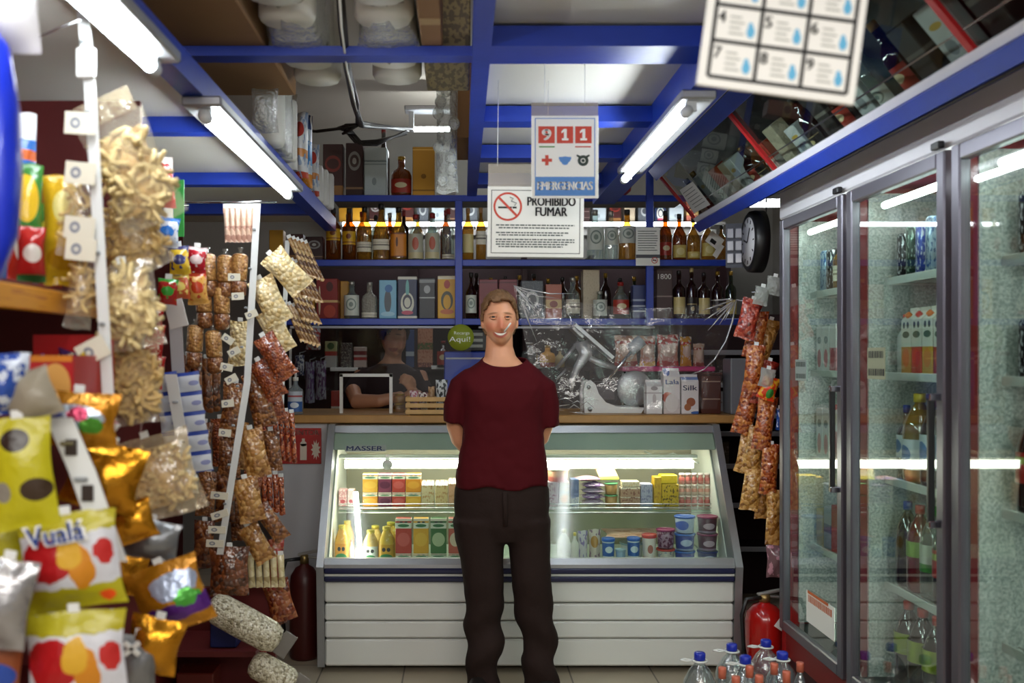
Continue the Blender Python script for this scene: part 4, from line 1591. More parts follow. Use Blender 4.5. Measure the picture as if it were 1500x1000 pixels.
rackbox('medicine_box', 'salmon patterned packet on the upper rack right of the cashier', 'packet', 612, 634, 478, RZ[2] + .30, print_mat('salmon pattern', '#c98a6d', speck=('#a84a3a', 12, .52)), .05) if False else None
rackbox('blue_box', 'tall blue and white packet just right of the cashier face', 'packet', 595, 607, 483, RZ[2] + .001, print_mat('blue white', '#2f4a7a', bands=((.3, .42, '#b9c4cf'),)))
rackbox('salmon_packet', 'salmon and green striped packet right of the cashier', 'packet', 612, 634, 480, RZ[2] + .001, print_mat('salmon stripes', '#c58a6a', bands=((.45, .62, '#5a6a30'), (.0, .12, '#7a3a2a')), speck=('#b06a4a', 14, .55)))
bottle('sauce_bottle', 'dark bottle with red cross label on rack beside the green sticker', 'bottle', (ax(649, 6.70), 6.70, RZ[2] + .001), .19, .045, 'round', DRK, CAPR, LABR, (.1, .6))
bottle('yellow_bottle', 'yellow squat bottle with red base right of the man', 'bottle', (ax(802, 6.70), 6.70, RZ[2] + .001), .16, .055, 'squat', print_mat('yellow squash', '#d99a1c', bands=((0, .25, '#a83a1c'),)), CAPG)
bottle('silver_jar', 'grey clear jar right of the man at shoulder height', 'jar', (ax(776, 6.70), 6.70, RZ[2] + .001), .18, .06, 'squat', CLR, CAPS)
bottle('pale_jar', 'small pale bottle right of the yellow squat bottle', 'bottle', (ax(820, 6.70), 6.70, RZ[2] + .001), .13, .035, 'round', pm('pale bottle', '#b9a878'), CAPS)
hung = [('white plastic bag with red mark hanging high on the rack at far left', 448, 470, 480, 512, '#c9cbcf', '#a8322c'), ('purple and silver bag hanging on the rack at far left', 447, 461, 530, 590, '#8d8f9c', '#5a3a6a'),
        ('silver bag with purple handle hanging second on the rack', 462, 478, 528, 585, '#9a9ca6', '#54305a'), ('navy bag hanging under the white bag at far left', 432, 446, 520, 550, '#3a4468', '#c9cbcf')]
for i, (l, p0, p1, y0, y1, c1, c2) in enumerate(hung):
    t = thing('hanging_bag', l, 'bag', (ax((p0 + p1) / 2, 6.45), 6.45, az(y0, 6.45)))
    h = (y1 - y0) * 6.45 / F
    bag_mb((p1 - p0) * 6.45 / F, h, .04, i, 8, 12, 'top').build('hanging_pouch', print_mat('bag ' + str(i), c1, speck=(c2, 6, .5)), t)
    MB().tube([(0, .25, .03), (0, .12, .02), (0, .0, .015), (0, 0, -.01)], .003, 6).build('hanging_wire', STEEL, t)
for i, (l, p0, p1, y0, z, c1, c2) in enumerate([
    ('red striped small packet on lower rack left of the white frame', 486, 499, 572, 1.24, '#a83228', '#d9d2c0'),
]):
    rackbox('lower_packet', l, 'packet', p0, p1, y0, RZ[1] + .001, print_mat('lp%d' % i, c1, bands=((.3, .5, c2),)))
# green sticker and the dark card terminal behind the man's head
t = thing('sticker_sign', 'round olive green recharge sticker left of the man on the screen', 'sticker', at(675, 494, 5.2313))
MB().lathe([(.072, -.001), (.072, .001)], 32, 0, mat=Euler((PI / 2, 0, 0)).to_matrix().to_4x4()).build('disc', pm('olive green vinyl', '#8f9a2c', .5), t)
lettering(t, 'Recarga', (.006, -.0016, .022), .085, .022, PAPER)
lettering(t, 'Aquí!', (-.006, -.0016, -.014), .115, .036, PAPER)
t = thing('wall_box', 'blue metal box on the rear of the counter behind the man neck', 'box', (ax(688, 5.62), 5.62, ZT + .001))
MB().box((0, 0, .17), (.30, .10, .34), 0, .006).build('casing', BLUE, t)
MB().box((0, -.051, .30), (.28, .004, .01)).build('ridge', pm('pale metal lip', '#b9b8c2', .4), t)
t = thing('card_terminal', 'dark device with grey keys on top of the blue box', 'device', (ax(697, 5.60), 5.60, ZT + .343))
MB().box((0, 0, .065), (.13, .06, .13), 0, .006).build('casing', BLACK, t)
m = MB()
for i in range(3):
    m.box((0, -.032, .03 + i * .034), (.08, .006, .018), 0, .002)
m.build('key_strip', pm('grey key', '#a9aaa6', .5), t)

# ------------------------------------------------------------------ on the counter
ZC1 = ZT + .001
Yc = 5.16
t = thing('acrylic_screen', 'clear acrylic screen standing on the counter before the cashier', 'screen', (0, 5.235, ZC1))
xa, xb = ax(424, 5.235), ax(690, 5.235)
h = Z3 - .065 - ZC1
w0, w1 = ax(498, 5.235), ax(575, 5.235)
hw = .215
m = MB()
for a, b, z0, z1 in ((xa, w0, 0, h), (w1, xb, 0, h), (w0, w1, hw, h)):
    m.box(((a + b) / 2, 0, (z0 + z1) / 2), (b - a, .004, z1 - z0))
m.build('pane', ACRYL, t)
m = MB()
for x in (w0 + .008, w1 - .008):
    m.box((x, -.004, hw / 2), (.017, .02, hw))
m.box(((w0 + w1) / 2, -.004, hw - .007), (w1 - w0, .02, .017))
m.build('white_frame', pm('white frame', '#dedcd6', .5), t)
MB().box((xa + .006, -.002, h / 2), (.012, .012, h)).build('edge_strip', pm('pale grey strip', '#b3b1ac', .5), t)
o = bottle('sanitizer_bottle', 'clear pump bottle of gel with blue label on the counter', 'bottle', (ax(433, 5.13), 5.13, ZC1), .20, .042, 'tall', clear_mat('clear gel', '#e6eef2', .08, .35, '#c3ccd2'), WHITE,
           print_mat('blue white label', '#c9d2de', bands=((.0, .5, '#3a64a8'), (.72, .80, '#b0484a')), spots=((.5, .32, .3, .14, '#dfe6ee'),)), (.08, .62))
MB().rod((0, 0, .19), (0, 0, .245), .006, 8).box((-.012, 0, .245), (.05, .016, .012), 0, .004).build('pump', WHITE, o)
# slatted crate with packets
t = thing('wooden_crate', 'small slatted wooden crate of packets on the counter', 'crate', (ax(630, 5.14), 5.14, ZC1))
cw, cd, ch = 70 * 5.14 / F, .15, .098
for z in (.016, .050, .083):
    m = MB()
    m.box((0, -cd / 2, z), (cw, .008, .024), 0, .002)
    m.box((0, cd / 2, z), (cw, .008, .024), 0, .002)
    m.box((-cw / 2 + .004, 0, z), (.008, cd - .01, .024), 0, .002)
    m.box((cw / 2 - .004, 0, z), (.008, cd - .01, .024), 0, .002)
    m.build('slat', PALEWOOD, t)
for sx in (-1, 1):
    for sy in (-1, 1):
        MB().box((sx * (cw / 2 - .015), sy * (cd / 2 - .012), ch / 2), (.016, .014, ch)).build('corner_post', PALEWOOD, t)
MB().box((0, 0, .006), (cw - .02, cd - .02, .006)).build('base', PALEWOOD, t)
for i, (p0, p1, y0, d, c1, c2) in enumerate(((600, 612, 572, 'pink and white striped', '#d6c3c6', '#a85a6a'), (613, 626, 574, 'maroon edged white', '#d9d2cb', '#5a2430'), (627, 637, 566, 'brown paper', '#a88462', '#8a6642'), (638, 656, 556, 'black and white printed', '#c9cbcb', '#26282a'))):
    pouch('small_packet', f'{d} packet standing in the slatted wooden crate', 'packet', p0, p1, y0, 601.5, 5.14, print_mat('cratepk%d' % i, c1, speck=(c2, 5, .53)), .035, 'packets in the wooden crate', i)
t = thing('honey_jar', 'dark amber jar beside the slatted wooden crate', 'jar', (ax(585, 5.33), 5.33, ZC1))
for k in range(2):
    MB().lathe([(.032, 0), (.034, .005), (.034, .036), (.028, .042)], 14).build('glass_body', GOLD, t, (0, 0, k * .052))
    MB().lathe([(.03, .043), (.03, .051)], 14).build('lid', CAPG, t, (0, 0, k * .052))
# slicer under film
t = thing('meat_slicer', 'white and steel meat slicer with tilted tray under clear plastic', 'slicer', (0, 5.335, ZC1))
Ys = 5.335
def q(px, py, dy=0):
    return Vector((ax(px, Ys), dy, az(py, Ys) - ZC1))
CAST = pm('white cast metal', '#e3e3e2', .35)
m = MB()
zb_ = 0.0
prof = [q(853, 604), q(935, 604), q(940, 596), q(900, 594), q(884, 588), q(874, 576), q(869, 562), q(862, 556), q(855, 559), q(852, 570)]
n = len(prof)
for y0, y1 in ((-.09, -.045), (.06, .10)):
    vs = [(p.x, y0, max(.0, p.z)) for p in prof] + [(p.x, y1, max(.0, p.z)) for p in prof]
    m.add(vs, [tuple(range(n))[::-1], tuple(range(n, 2 * n))] + [(i, (i + 1) % n, n + (i + 1) % n, n + i) for i in range(n)])
m.box(((prof[0].x + prof[1].x) / 2, 0, .018), (.26, .12, .034), 0, .004)
m.build('base_casting', CAST, t)
b = MB()
for px, py in ((859, 566), (861, 598)):
    p = q(px, py)
    b.rod((p.x, -.098, p.z), (p.x, -.088, p.z), .012, 12)
b.build('bolt', STEEL, t)
p = q(929, 569)
M = Matrix.Translation((p.x, -.02, p.z)) @ Euler((PI / 2 + .05, 0, .12)).to_matrix().to_4x4()
MB().lathe([(.02, -.045), (.085, -.04), (.098, -.025), (.100, -.005), (.096, .004), (.06, .016), (.02, .02), (.002, .02)], 32, 0, mat=M).build('blade_cover', pm('brushed cover', '#b9babc', .35, .5, bump=.25, bscale=90), t)
m = MB()
a, c = q(838, 478), q(893, 526)
m.add([(a.x, -.10, a.z), (c.x, -.10, c.z), (c.x, .045, c.z), (a.x, .045, a.z), (a.x + .012, -.10, a.z + .014), (c.x + .012, -.10, c.z + .014), (c.x + .012, .045, c.z + .014), (a.x + .012, .045, a.z + .014)],
      [(0, 1, 2, 3), (4, 7, 6, 5), (0, 4, 5, 1), (1, 5, 6, 2), (2, 6, 7, 3), (3, 7, 4, 0)])
m.build('tilted_tray', STEEL, t)
m = MB()
m.box((q(845, 487).x, 0, q(845, 487).z), (.085, .13, .022), 0, .004, (0, .75, 0))
m.build('fence_plate', STEEL, t)
m = MB()
m.rod(q(848, 500), q(814, 541), .011, 10)
m.rod(q(829, 541), q(815, 556), .006, 8)
m.build('push_arm', STEEL, t)
m = MB()
m.tube([q(852, 500), q(858, 520), q(846, 538), q(838, 556), q(837, 572)], [(.05, .03), (.035, .03), (.022, .024), (.016, .02), (.008, .012)], 12, up=(1, 0, 0))
m.tube([q(858, 522), q(880, 532), q(905, 540)], [.014, .018, .012], 10)
m.build('support_bracket', pm('grey casting', '#b9bbbd', .3, .5), t)
m = MB()
m.rod(q(888, 556, -.05), q(925, 512, -.05), .009, 10)
m.build('handle_rod', CHROME, t)
pa, pb = q(922, 512, -.05), q(938, 498, -.05)
MB().rod(pa - (pb - pa) * .1, pb, .034, 16).build('handle_knob', pm('grey knob', '#b5bac2', .3), t)
MB().box((q(885, 574).x, .0, q(885, 574).z), (.14, .10, .12), 0, .02).build('motor_housing', pm('dark steel', '#3a3438', .3, .6), t)
# milk cartons
def milk(px0, px1, py, label, name, m, words, capm=None):
    Y = 5.20
    w, h = (px1 - px0) * Y / F, az(py, Y) - ZC1
    o = gable(name, label, 'carton', (ax((px0 + px1) / 2, Y), Y, ZC1), w, .075, h, m, capm)
    for tx, fx, fz, fw, fh, mm in words:
        lettering(o, tx, (fx * w, -.0385, fz * h), fw * w, fh * h, mm, name='printed_word', bold=.03)
    return o
BLUEINK = pm('blue ink', '#24479a', .5)
milk(945, 968, 556, 'plain white low carton, left of three cartons on the counter', 'milk_carton', print_mat('white carton', '#dcd8da', spots=((.5, .75, .22, .06, '#8d8488'), (.5, .45, .12, .14, '#b9aeb0')), bands=((.60, .63, '#a59a9e'),)), [])
milk(970, 994, 539, 'white and red carton with blue word, middle of three cartons', 'milk_carton', print_mat('white red carton', '#e0dcdc', bands=((0, .32, '#cfc6c4'),), spots=((.25, .36, .3, .12, '#b04a34'), (.5, .24, .4, .2, '#dcd6d4'), (.22, .93, .2, .1, '#4a68ac'))), [('Lala', .02, .70, .8, .10, BLUEINK)])
milk(996, 1021, 548, 'white carton with almond picture, right of three cartons', 'milk_carton', print_mat('white almond carton', '#e3e0e0', bands=((.86, .93, '#5a78b0'),), spots=((.55, .30, .26, .11, '#9a5226'), (.36, .17, .2, .09, '#a8622e'), (.85, .03, .3, .04, '#3f66ae'))), [('Silk', .0, .66, .82, .13, pm('dark blue ink', '#1c2a5c', .5))])
t = thing('drawer_unit', 'small brown drawer box beside the cartons on the counter', 'drawers', (ax(1037, 5.24), 5.24, ZC1))
BRN = pm('brown lacquer', '#4a1e12', .4, var=.2)
MB().box((0, 0, .105), (.105, .14, .21), 0, .003).build('case', BRN, t)
for z in (.08, .175):
    MB().box((0, -.073, z + .0), (.095, .008, .006), 0, .001).build('seam_strip', pm('pale strip', '#a58a78', .5), t)
MB().box((0, -.01, .217), (.11, .16, .012), 0, .003).build('lid', BRN, t)
t = thing('steel_panel', 'grey steel upright panel at the right end of the counter', 'panel', (ax(1076, 5.18), 5.18, ZC1))
MB().box((0, 0, .15), (.085, .16, .30), 0, .006).build('plate', pm('grey painted steel', '#8a8c93', .4, .3), t)
# bread on a pink tray
t = thing('pink_tray', 'pink plastic tray of bread bags on a wire stand behind the slicer', 'tray', (0, 5.62, 0))
pz = az(543, 5.62)
MB().box((ax(975, 5.62), 0, pz + .012), ((1043 - 908) * 5.62 / F, .18, .028), 0, .008).build('tray', pm('bright pink plastic', '#d8327c', .4), t)
m = MB()
for px in (915, 1040):
    for dy in (-.07, .07):
        m.rod((ax(px, 5.62), dy, ZC1), (ax(px, 5.62), dy, pz), .006, 6)
m.build('wire_leg', STEEL, t)
for i, (p0, p1, y0, d, c, s) in enumerate(((900, 934, 491, 'pale loaf', '#d9a58a', '#b0413a'), (937, 960, 492, 'sliced loaf with yellow base', '#d8a48a', '#c9483c'), (962, 994, 490, 'red topped loaf', '#d8a093', '#b8352f'), (996, 1013, 493, 'yellow loaf', '#d9a03a', '#c94a3a'), (1015, 1032, 503, 'small pale loaf', '#d8b8a0', '#b0584a'))):
    pouch('bread_bag', f'{d} in a clear bag on the pink tray', 'bread', p0, p1, y0, 536.0, 5.60, print_mat('bread%d' % i, c, bands=((.0, .16, '#d9a03a' if i in (1, 3) else s), (.72, .82, s) if i != 2 else (.7, 1, s)), spots=((.5, .5, .34, .2, '#e0c4b0'),), speck=('#e6d5c6', 5, .58), rough=.25, coat=.5, wob=.2), .09, 'bread bags on the pink tray', i)
# clear sheet gathered over the slicer
t = thing('plastic_sheet', 'clear crinkled plastic sheet tied up over the slicer', 'plastic sheet', (0, 5.10, 0))
A1, A2 = at(752, 418, 5.10), at(1077, 438, 5.10)
m = MB()
nu, nv = 26, 16
vs, fs = [], []
for j in range(nv + 1):
    v = j / nv
    for i in range(nu + 1):
        u = i / nu
        top = A1.lerp(A2, u)
        sag = -.16 * math.sin(PI * u) ** .8 * (1 - v)
        xl = ax(790, 5.10) * v + A1.x * (1 - v)
        xr = ax(1050, 5.10) * v + A2.x * (1 - v)
        x = xl + (xr - xl) * u
        z = (top.z + sag * .5) * (1 - v) + (ZC1 + .03) * v
        e = min(u, 1 - u)
        y = .016 * noise.noise(Vector((u * 14, v * 5, 2))) * min(1, e * 8 + .15) + .012 * noise.noise(Vector((u * 30, v * 14, 7))) * min(1, e * 6)
        vs.append((x, y - .045 * v * 0, z))
for j in range(nv):
    for i in range(nu):
        k = j * (nu + 1) + i
        fs.append((k, k + 1, k + nu + 2, k + nu + 1))
m.add(vs, fs, 0, True)
sheet = m.build('sheet', clear_mat('crinkled sheet', '#fdfdfd', .025, .035, '#f2eef0', .06, bump=.35, bscale=16), t)
PLEAT = clear_mat('bunched film', '#ffffff', .35, .55, '#f4f2f4', .15)
r7 = random.Random(3)
for k, (px, py) in enumerate(((782, 448), (795, 470), (790, 455), (812, 436), (842, 430), (775, 470), (786, 500))):
    p = at(px, py, 5.10)
    d = p - A1
    s0 = .0 if k < 5 else .35
    m = MB()
    m.tube([(A1.x + d.x * s, -.012 + .004 * math.sin(k), A1.z + d.z * s - (0 if k not in (3, 4) else .02 * math.sin(PI * s))) for s in (s0, s0 + .2, .6, 1)], [.0012, .004, .0035, .0006], 6)
    m.build('gathered_pleat', PLEAT, t)
for k, (px, py) in enumerate(((1030, 470), (1036, 484), (1028, 455), (1042, 450), (1048, 462), (1052, 476), (1040, 440), (1060, 470))):
    p = at(px, py, 5.10)
    d = p - A2
    m = MB()
    m.tube([(A2.x + d.x * s, -.012 - .003 * (k % 3), A2.z + d.z * s) for s in (.12, .3, .65, 1)], [.0015, .0045, .004, .0008], 6)
    m.build('gathered_pleat', PLEAT, t)
m = MB()
m.tube([at(x, y, 5.10) - Vector((0, 5.10 + .014, 0)) for x, y in ((1077, 440), (1072, 470), (1062, 500), (1046, 526), (1030, 541), (1012, 548))], [.0035, .005, .004, .005, .003, .001], 6)
m.tube([at(x, y, 5.10) - Vector((0, 5.10 + .014, 0)) for x, y in ((1077, 439), (1086, 441), (1120, 441))], .003, 6)
m.build('hanging_string', PLEAT, t)
m = MB()
for k in range(9):
    x0, y0 = r7.uniform(800, 860), r7.uniform(585, 605)
    m.tube([at(x0 + dx, y0 + dy, 5.13) - Vector((0, 5.10, 0)) for dx, dy in ((0, 0), (r7.uniform(4, 12), r7.uniform(-8, 2)), (r7.uniform(12, 25), r7.uniform(-4, 4)))], [.001, .003, .001], 5)
m.build('crumpled_hem', PLEAT, t)
# small notice on the right post
t = thing('notice_sign', 'small white printed notice with no smoking mark on the right post', 'notice', at(949, 361, 5.36))
h = 56 * 5.36 / F
w = 35 * 5.36 / F
m = MB().box((0, 0, 0), (w, .003, h), 0, .001)
m.rect(-w / 2, w / 2, h * -.30, h * -.21, -.0018, 2)
for k in range(9):
    z = h * (.40 - k * .062)
    m.rect(-w * .42, w * r7.uniform(.25, .42), z - .002, z + .002, -.0018, 1)
m.build('sheet', [PAPER, pm('grey ink', '#4b5552', .6), pm('dark strip', '#4a4a52', .5)], t)
m = MB()
m.disc((w * .28, -.0022, -h * .36), .018, .018, 0, 24, .78)
m.add([(w * .28 - .011, -.0022, -h * .36 + .013), (w * .28 - .013, -.0022, -h * .36 + .011), (w * .28 + .011, -.0022, -h * .36 - .013), (w * .28 + .013, -.0022, -h * .36 - .011)], [(0, 1, 2, 3)], 0)
m.rect(w * .28 - .012, w * .28 + .01, -h * .36 - .003, -h * .36 + .003, -.002, 1)
m.build('no_smoking_mark', [pm('sign red', '#c8402c', .5), INK], t)
# ------------------------------------------------------------------ groceries inside the freezer
DKZ, SZ = .466, SHZ        # deck and glass shelf tops
def fput(p0, p1, y0, Y, z):
    return ax((p0 + p1) / 2, Y), (p1 - p0) * Y / F, az(y0, Y) - z
JU = {}
def juice(c1, fruit, key):
    return print_mat('juice carton ' + key, c1, bands=((.72, .88, '#dfe3d2'), (.93, 1, '#e8e2d0')), spots=((.5, .80, .36, .045, '#3f7a4e'), (.5, .40, .40, .20, fruit), (.36, .90, .11, .022, '#2c2c2c'), (.66, .90, .11, .022, '#2c2c2c')))
JC = [('orange', '#d98f2a', '#e8a83c'), ('purple', '#7d3a52', '#5a2440'), ('red', '#b8453a', '#c9605a'), ('yellow', '#e0a83a', '#e8b84a'), ('green', '#4d7a4a', '#b9c9a0'), ('salmon', '#c9685a', '#e0d0b8')]
JM = {k: juice(a, b, k) for k, a, b in JC}
def jc(label, p0, p1, y0, Y, z, key, group):
    x, w, h = fput(p0, p1, y0, Y, z)
    return carton('juice_carton', label, 'carton', (x, Y, z), w, .06, h, JM[key], group, 0, .002)
G = 'juice cartons on the upper freezer shelf'
YS = 5.02
for i, (p0, p1, key) in enumerate(((532, 554, 'orange'), (555, 574, 'purple'), (575, 594, 'red'), (595, 617, 'yellow'))):
    zlo = SZ + .001
    h = az(720, YS) - zlo
    jc(f'{key} juice carton standing on freezer glass shelf, lower of two stacked', p0, p1, 720, YS, zlo, key, G)
    jc(f'{key} juice carton stacked on top of another on freezer glass shelf', p0, p1, 693, YS, zlo + h + .001, ('yellow', 'purple', 'red', 'orange')[i], G)
for i, (p0, p1) in enumerate(((497, 509), (510, 520))):
    x, w, h = fput(p0, p1, 716, YS, SZ)
    carton('milk_box', ('pink patterned box at the left end of the freezer glass shelf', 'narrow pale pink box, second on the freezer glass shelf')[i], 'carton', (x, YS, SZ + .001), w, .06, h,
           print_mat('pink box%d' % i, ('#c98a90', '#d8bcbc')[i], speck=('#e6d2d0', 9, .52), spots=((.5, .3, .3, .12, '#b0505a'),)), 'cartons at the left of the freezer')
for i, (p0, p1, c) in enumerate(((618, 636, '#d9c9a0'), (638, 656, '#d8bf8c'), (657, 672, '#d0a080'))):
    x, w, h = fput(p0, p1, 703 if i < 2 else 700, YS, SZ)
    gable('cream_carton', (f'pale cream gable top carton on freezer shelf, {ORD[i]} left of the man'), 'carton', (x, YS, SZ + .001), w, .06, h, print_mat('cream carton %d' % i, c, bands=((.8, 1, '#efeadd'),), speck=('#b98a5a', 7, .58)), None, 'gable top cartons beside the man')
YD = 4.84
G = 'juice cartons on the freezer deck'
for i, (p0, p1, key) in enumerate(((580, 603, 'red'), (606, 628, 'yellow'), (631, 654, 'green'), (657, 677, 'salmon'))):
    zlo = DKZ + .001
    h = az(809, YD) - zlo
    jc(f'{key} juice carton on the freezer deck, lower of two', p0, p1, 809, YD, zlo, ('red', 'yellow', 'green', 'salmon')[i], G)
    jc(f'{key} topped juice carton stacked on another on the freezer deck', p0, p1, 758, YD, zlo + h + .001, key, G)
G = 'juice jugs on the freezer deck'
for i, (p0, p1, y0, c, d) in enumerate(((491, 511, 770, '#d9a03a', 'orange juice jug at the left end'), (532, 554, 777, '#d8b86a', 'pale orange juice jug with green leaf label'), (555, 578, 772, '#c9a83a', 'yellow green juice jug'))):
    x, w, h = fput(p0, p1, y0, YD, DKZ)
    bottle('juice_jug', f'{d} on the freezer deck', 'bottle', (x, YD, DKZ + .001), h, w / 2, 'block', print_mat('jug%d' % i, c, speck=('#e6cf8a', 5, .6), coat=.3), pm('yellow green cap', '#b9a83a', .4),
           print_mat('juice label%d' % i, ('#c98a2a', '#c9d2c9', '#b98f2a')[i], spots=((.5, .34, .42, .2, '#2f7a4a'), (.35, .75, .12, .1, '#26282a'), (.65, .75, .12, .1, '#26282a'))), (.06, .58), G, 4, capname='cap', cap_r=.52)
    bottle('juice_jug', f'{("second orange", "second pale", "second yellow green")[i]} juice jug behind the front one on the freezer deck', 'bottle', (x + .012, YD + .13, DKZ + .001), h, w / 2, 'block', MATS['jug%d' % i], MATS['yellow green cap'], None, (0, 1), G, 4, cap_r=.52)
for i, (p0, p1, y0, d) in enumerate(((511, 519, 790, 'white plastic bottle between two juice jugs on the freezer deck'), (519, 529, 794, 'white plastic bottle behind the glowing reflection rod on the freezer deck'))):
    x, w, h = fput(p0, p1, y0, YD + .03, DKZ)
    bottle('milk_bottle', d, 'bottle', (x, YD + .03, DKZ + .001), h, w / 2, 'tall', pm('milk white', '#ddd8d6', .35), pm('pale red cap', '#b06a6a', .4), None, (0, 1), 'white bottles on the freezer deck')
# right of the man, upper shelf
def bx(name, label, cat, p0, p1, y0, y1, Y, c, sp='#b08a70', extra=(), group=None, d=.07, z=None, spots=()):
    z = (SZ + .001) if z is None else z
    w = (p1 - p0) * Y / F
    h = (y1 - y0) * Y / F
    return carton(name, label, cat, (ax((p0 + p1) / 2, Y), Y, z), w, d, h, print_mat('%s %s' % (name, label[:24]), c, bands=extra, speck=(sp, 8, .56), spots=spots), group)
u = lambda dy: dy * YS / F
bx('yogurt_box', 'tall pale lilac dairy box, first right of the man on the freezer shelf', 'box', 800, 817, 709, 745, YS, '#cbb8c0', '#a87a90')
bx('yogurt_box', 'tall cream dairy box, second right of the man on the freezer shelf', 'box', 818, 833, 709, 745, YS, '#d9cfc0', '#c99a5a', spots=((.5, .3, .3, .2, '#d08a3a'),))
bx('blue_box', 'narrow navy dairy box on the freezer shelf right of the man', 'box', 835, 847, 705, 745, YS, '#2c4a78', '#4d6a98', ((0, .35, '#b9bec4'),))
tb = tub('cheese_tub', 'wide cream tub with white lid lying on the two pale dairy boxes', (ax(817, YS), YS, SZ + .001 + u(36) + .001), .058, u(19), print_mat('cheese tub', '#d8a07a', bands=((.0, .4, '#c96a5a'),)), pm('white lid', '#e6e0d4', .4))
for i in range(4):
    z = SZ + .006 + i * .030
    o = bag_mb(.125, .10, .036, i, 10, 8, 'center').build('cheese_pack', print_mat('lilac pack%d' % (i % 2), ('#b9a0b8', '#8a6a9a')[i % 2], speck=('#d8c8d8', 5, .55), rough=.25), None, (ax(868, YS + .02), YS + .02, z + .013), (PI / 2 - .0, 0, .05 * (i % 2)))
    tag(o, f'flat lilac cheese pack lying on the freezer shelf, {ORD[i]} from the bottom', 'packet', 'stacked lilac cheese packs')
o = bag_mb(.14, .11, .03, 9, 10, 8, 'center').build('ham_pack', print_mat('ham pack', '#c99a9a', speck=('#8a6aa8', 4, .55), rough=.25), None, (ax(860, YS + .02), YS + .02, SZ + .142), (PI / 2, 0, .3))
tag(o, 'pink and purple flat pack lying on top of the lilac cheese packs', 'packet')
for i in range(2):
    tub('dip_tub', f'small tan tub with green lid on the freezer shelf, {("lower", "upper")[i]} of two', (ax(895, YS), YS, SZ + .001 + i * .062), .034, .060, pm('tan tub', '#b98f5a', .4), pm('green lid', '#5a9a6a', .4), 'tan tubs with green lids')
o = MB().box((0, 0, .045), (.105, .012, .10), 0, .003).build('flat_pack', print_mat('flat pack', '#d8c89a', bands=((.75, 1, '#c9503a'), (.0, .2, '#b9b04a')), spots=((.5, .45, .3, .2, '#e6dcc0'),)), None, (ax(893, YS), YS, SZ + .140), (-.9, 0, .25))
tag(o, 'cream pack leaning on the two tan tubs with green lids', 'packet')
bx('cookie_box', 'brown striped box on the freezer shelf beside the tan tubs', 'box', 908, 936, 717, 745, YS, '#b08a72', '#8a5a4a', ((.9, 1, '#d8cbb8'), (.45, .5, '#d8cbb8')))
bx('pale_pack', 'cream flat box lying on the brown striped freezer box', 'box', 909, 935, 708, 716.5, YS, '#d9cbb0', '#c9a87a', z=SZ + .001 + u(28) + .001)
bx('cheese_box', 'pale blue lettered box on the freezer shelf', 'box', 937, 954, 712, 745, YS, '#a9a8bc', '#7a7a98')
bx('butter_box', 'tall yellow box on the freezer shelf, left of two yellow boxes', 'box', 956, 967, 702, 745, YS, '#c9a01c', '#a87a14')
bx('butter_box', 'yellow box with dark print on the freezer shelf, lower right one', 'box', 967.5, 992, 712, 745, YS, '#c9a320', '#6a5214')
bx('butter_box', 'plain bright yellow box on top of the yellow box with dark print', 'box', 966, 990, 699, 711.5, YS, '#d8b820', '#c9a81c', z=SZ + .001 + u(33) + .001)
G = 'small drink pots at the right of the freezer shelf'
k = 0
for row in range(3):
    for c in range(5):
        x = ax(998 + c * 9.2, YS)
        z = SZ + .001 + row * .058
        o = MB().lathe([(.013, 0), (.0155, .004), (.0155, .030), (.010, .040), (.0155, .047), (.0155, .054), (.012, .056)], 10).build('drink_pot', (print_mat('pot red', '#c98a80', bands=((.3, .6, '#b8605a'), (.85, 1, '#e0cfc8'))), print_mat('pot cream', '#d8bfae', bands=((.3, .6, '#c98f80'), (.85, 1, '#e6dcd2'))))[row % 2], None, (x, YS - .01, z))
        tag(o, f'small pink drink pot, {ORD[c]} from left in the {("bottom", "middle", "top")[row]} layer, right end of freezer shelf', 'pot', G)
# right of the man, deck
YD = 4.86
bottle('milk_jug', 'white plastic jug on the freezer deck just right of the man', 'bottle', (ax(826, YD), YD, DKZ + .001), az(776, YD) - DKZ, .034, 'jug', pm('cream white', '#d9d6c8', .4), pm('cream cap', '#d8d0a8', .4), None)
bottle('milk_jug', 'white plastic bottle with yellow cap, second right of man on the freezer deck', 'bottle', (ax(842, YD), YD, DKZ + .001), az(780, YD) - DKZ, .022, 'tall', pm('cream white', '#d9d6c8', .4), pm('yellow lid', '#c9b04a', .4), None)
def pch(label, p0, p1, y0, m, seed):
    w, h = (p1 - p0) * YD / F, az(y0, YD) - DKZ
    o = bag_mb(w, h, .06, seed, 10, 12, 'bottom').build('cream_pouch', m, None, (ax((p0 + p1) / 2, YD), YD, DKZ + .004))
    tag(o, label, 'packet', 'pouches on the freezer deck')
pch('white and lilac pouch on the freezer deck, left of the gold patched one', 846, 861, 778, print_mat('lilac pouch', '#c9c3c6', speck=('#8a7aa8', 4, .56)), 3)
pch('cream pouch with gold patch on the freezer deck', 862, 880, 776, print_mat('gold patch pouch', '#cdc0b4', speck=('#8a6a80', 4, .58), spots=((.45, .66, .3, .16, '#b0803a'),)), 4)
BW = print_mat('blue and white tub', '#b9c6cc', bands=((.42, .9, '#2f5aa0'),), spots=((.5, .66, .3, .12, '#c9d4dc'),))
LB = pm('blue lid', '#2f62b8', .35)
LP = pm('plum lid', '#8a2a5a', .35)
BLT = print_mat('blue tub', '#2c3f8a', spots=((.5, .5, .3, .22, '#a9b4cf'),), bands=((0, .12, '#8a9ac0'),))
PLT = print_mat('plum tub', '#4d1c34', spots=((.5, .45, .3, .2, '#b9a0ac'),), bands=((0, .14, '#9a8098'),))
PBL = print_mat('pale blue tub', '#a9b6cc', spots=((.3, .5, .3, .3, '#3a5ab0'),))
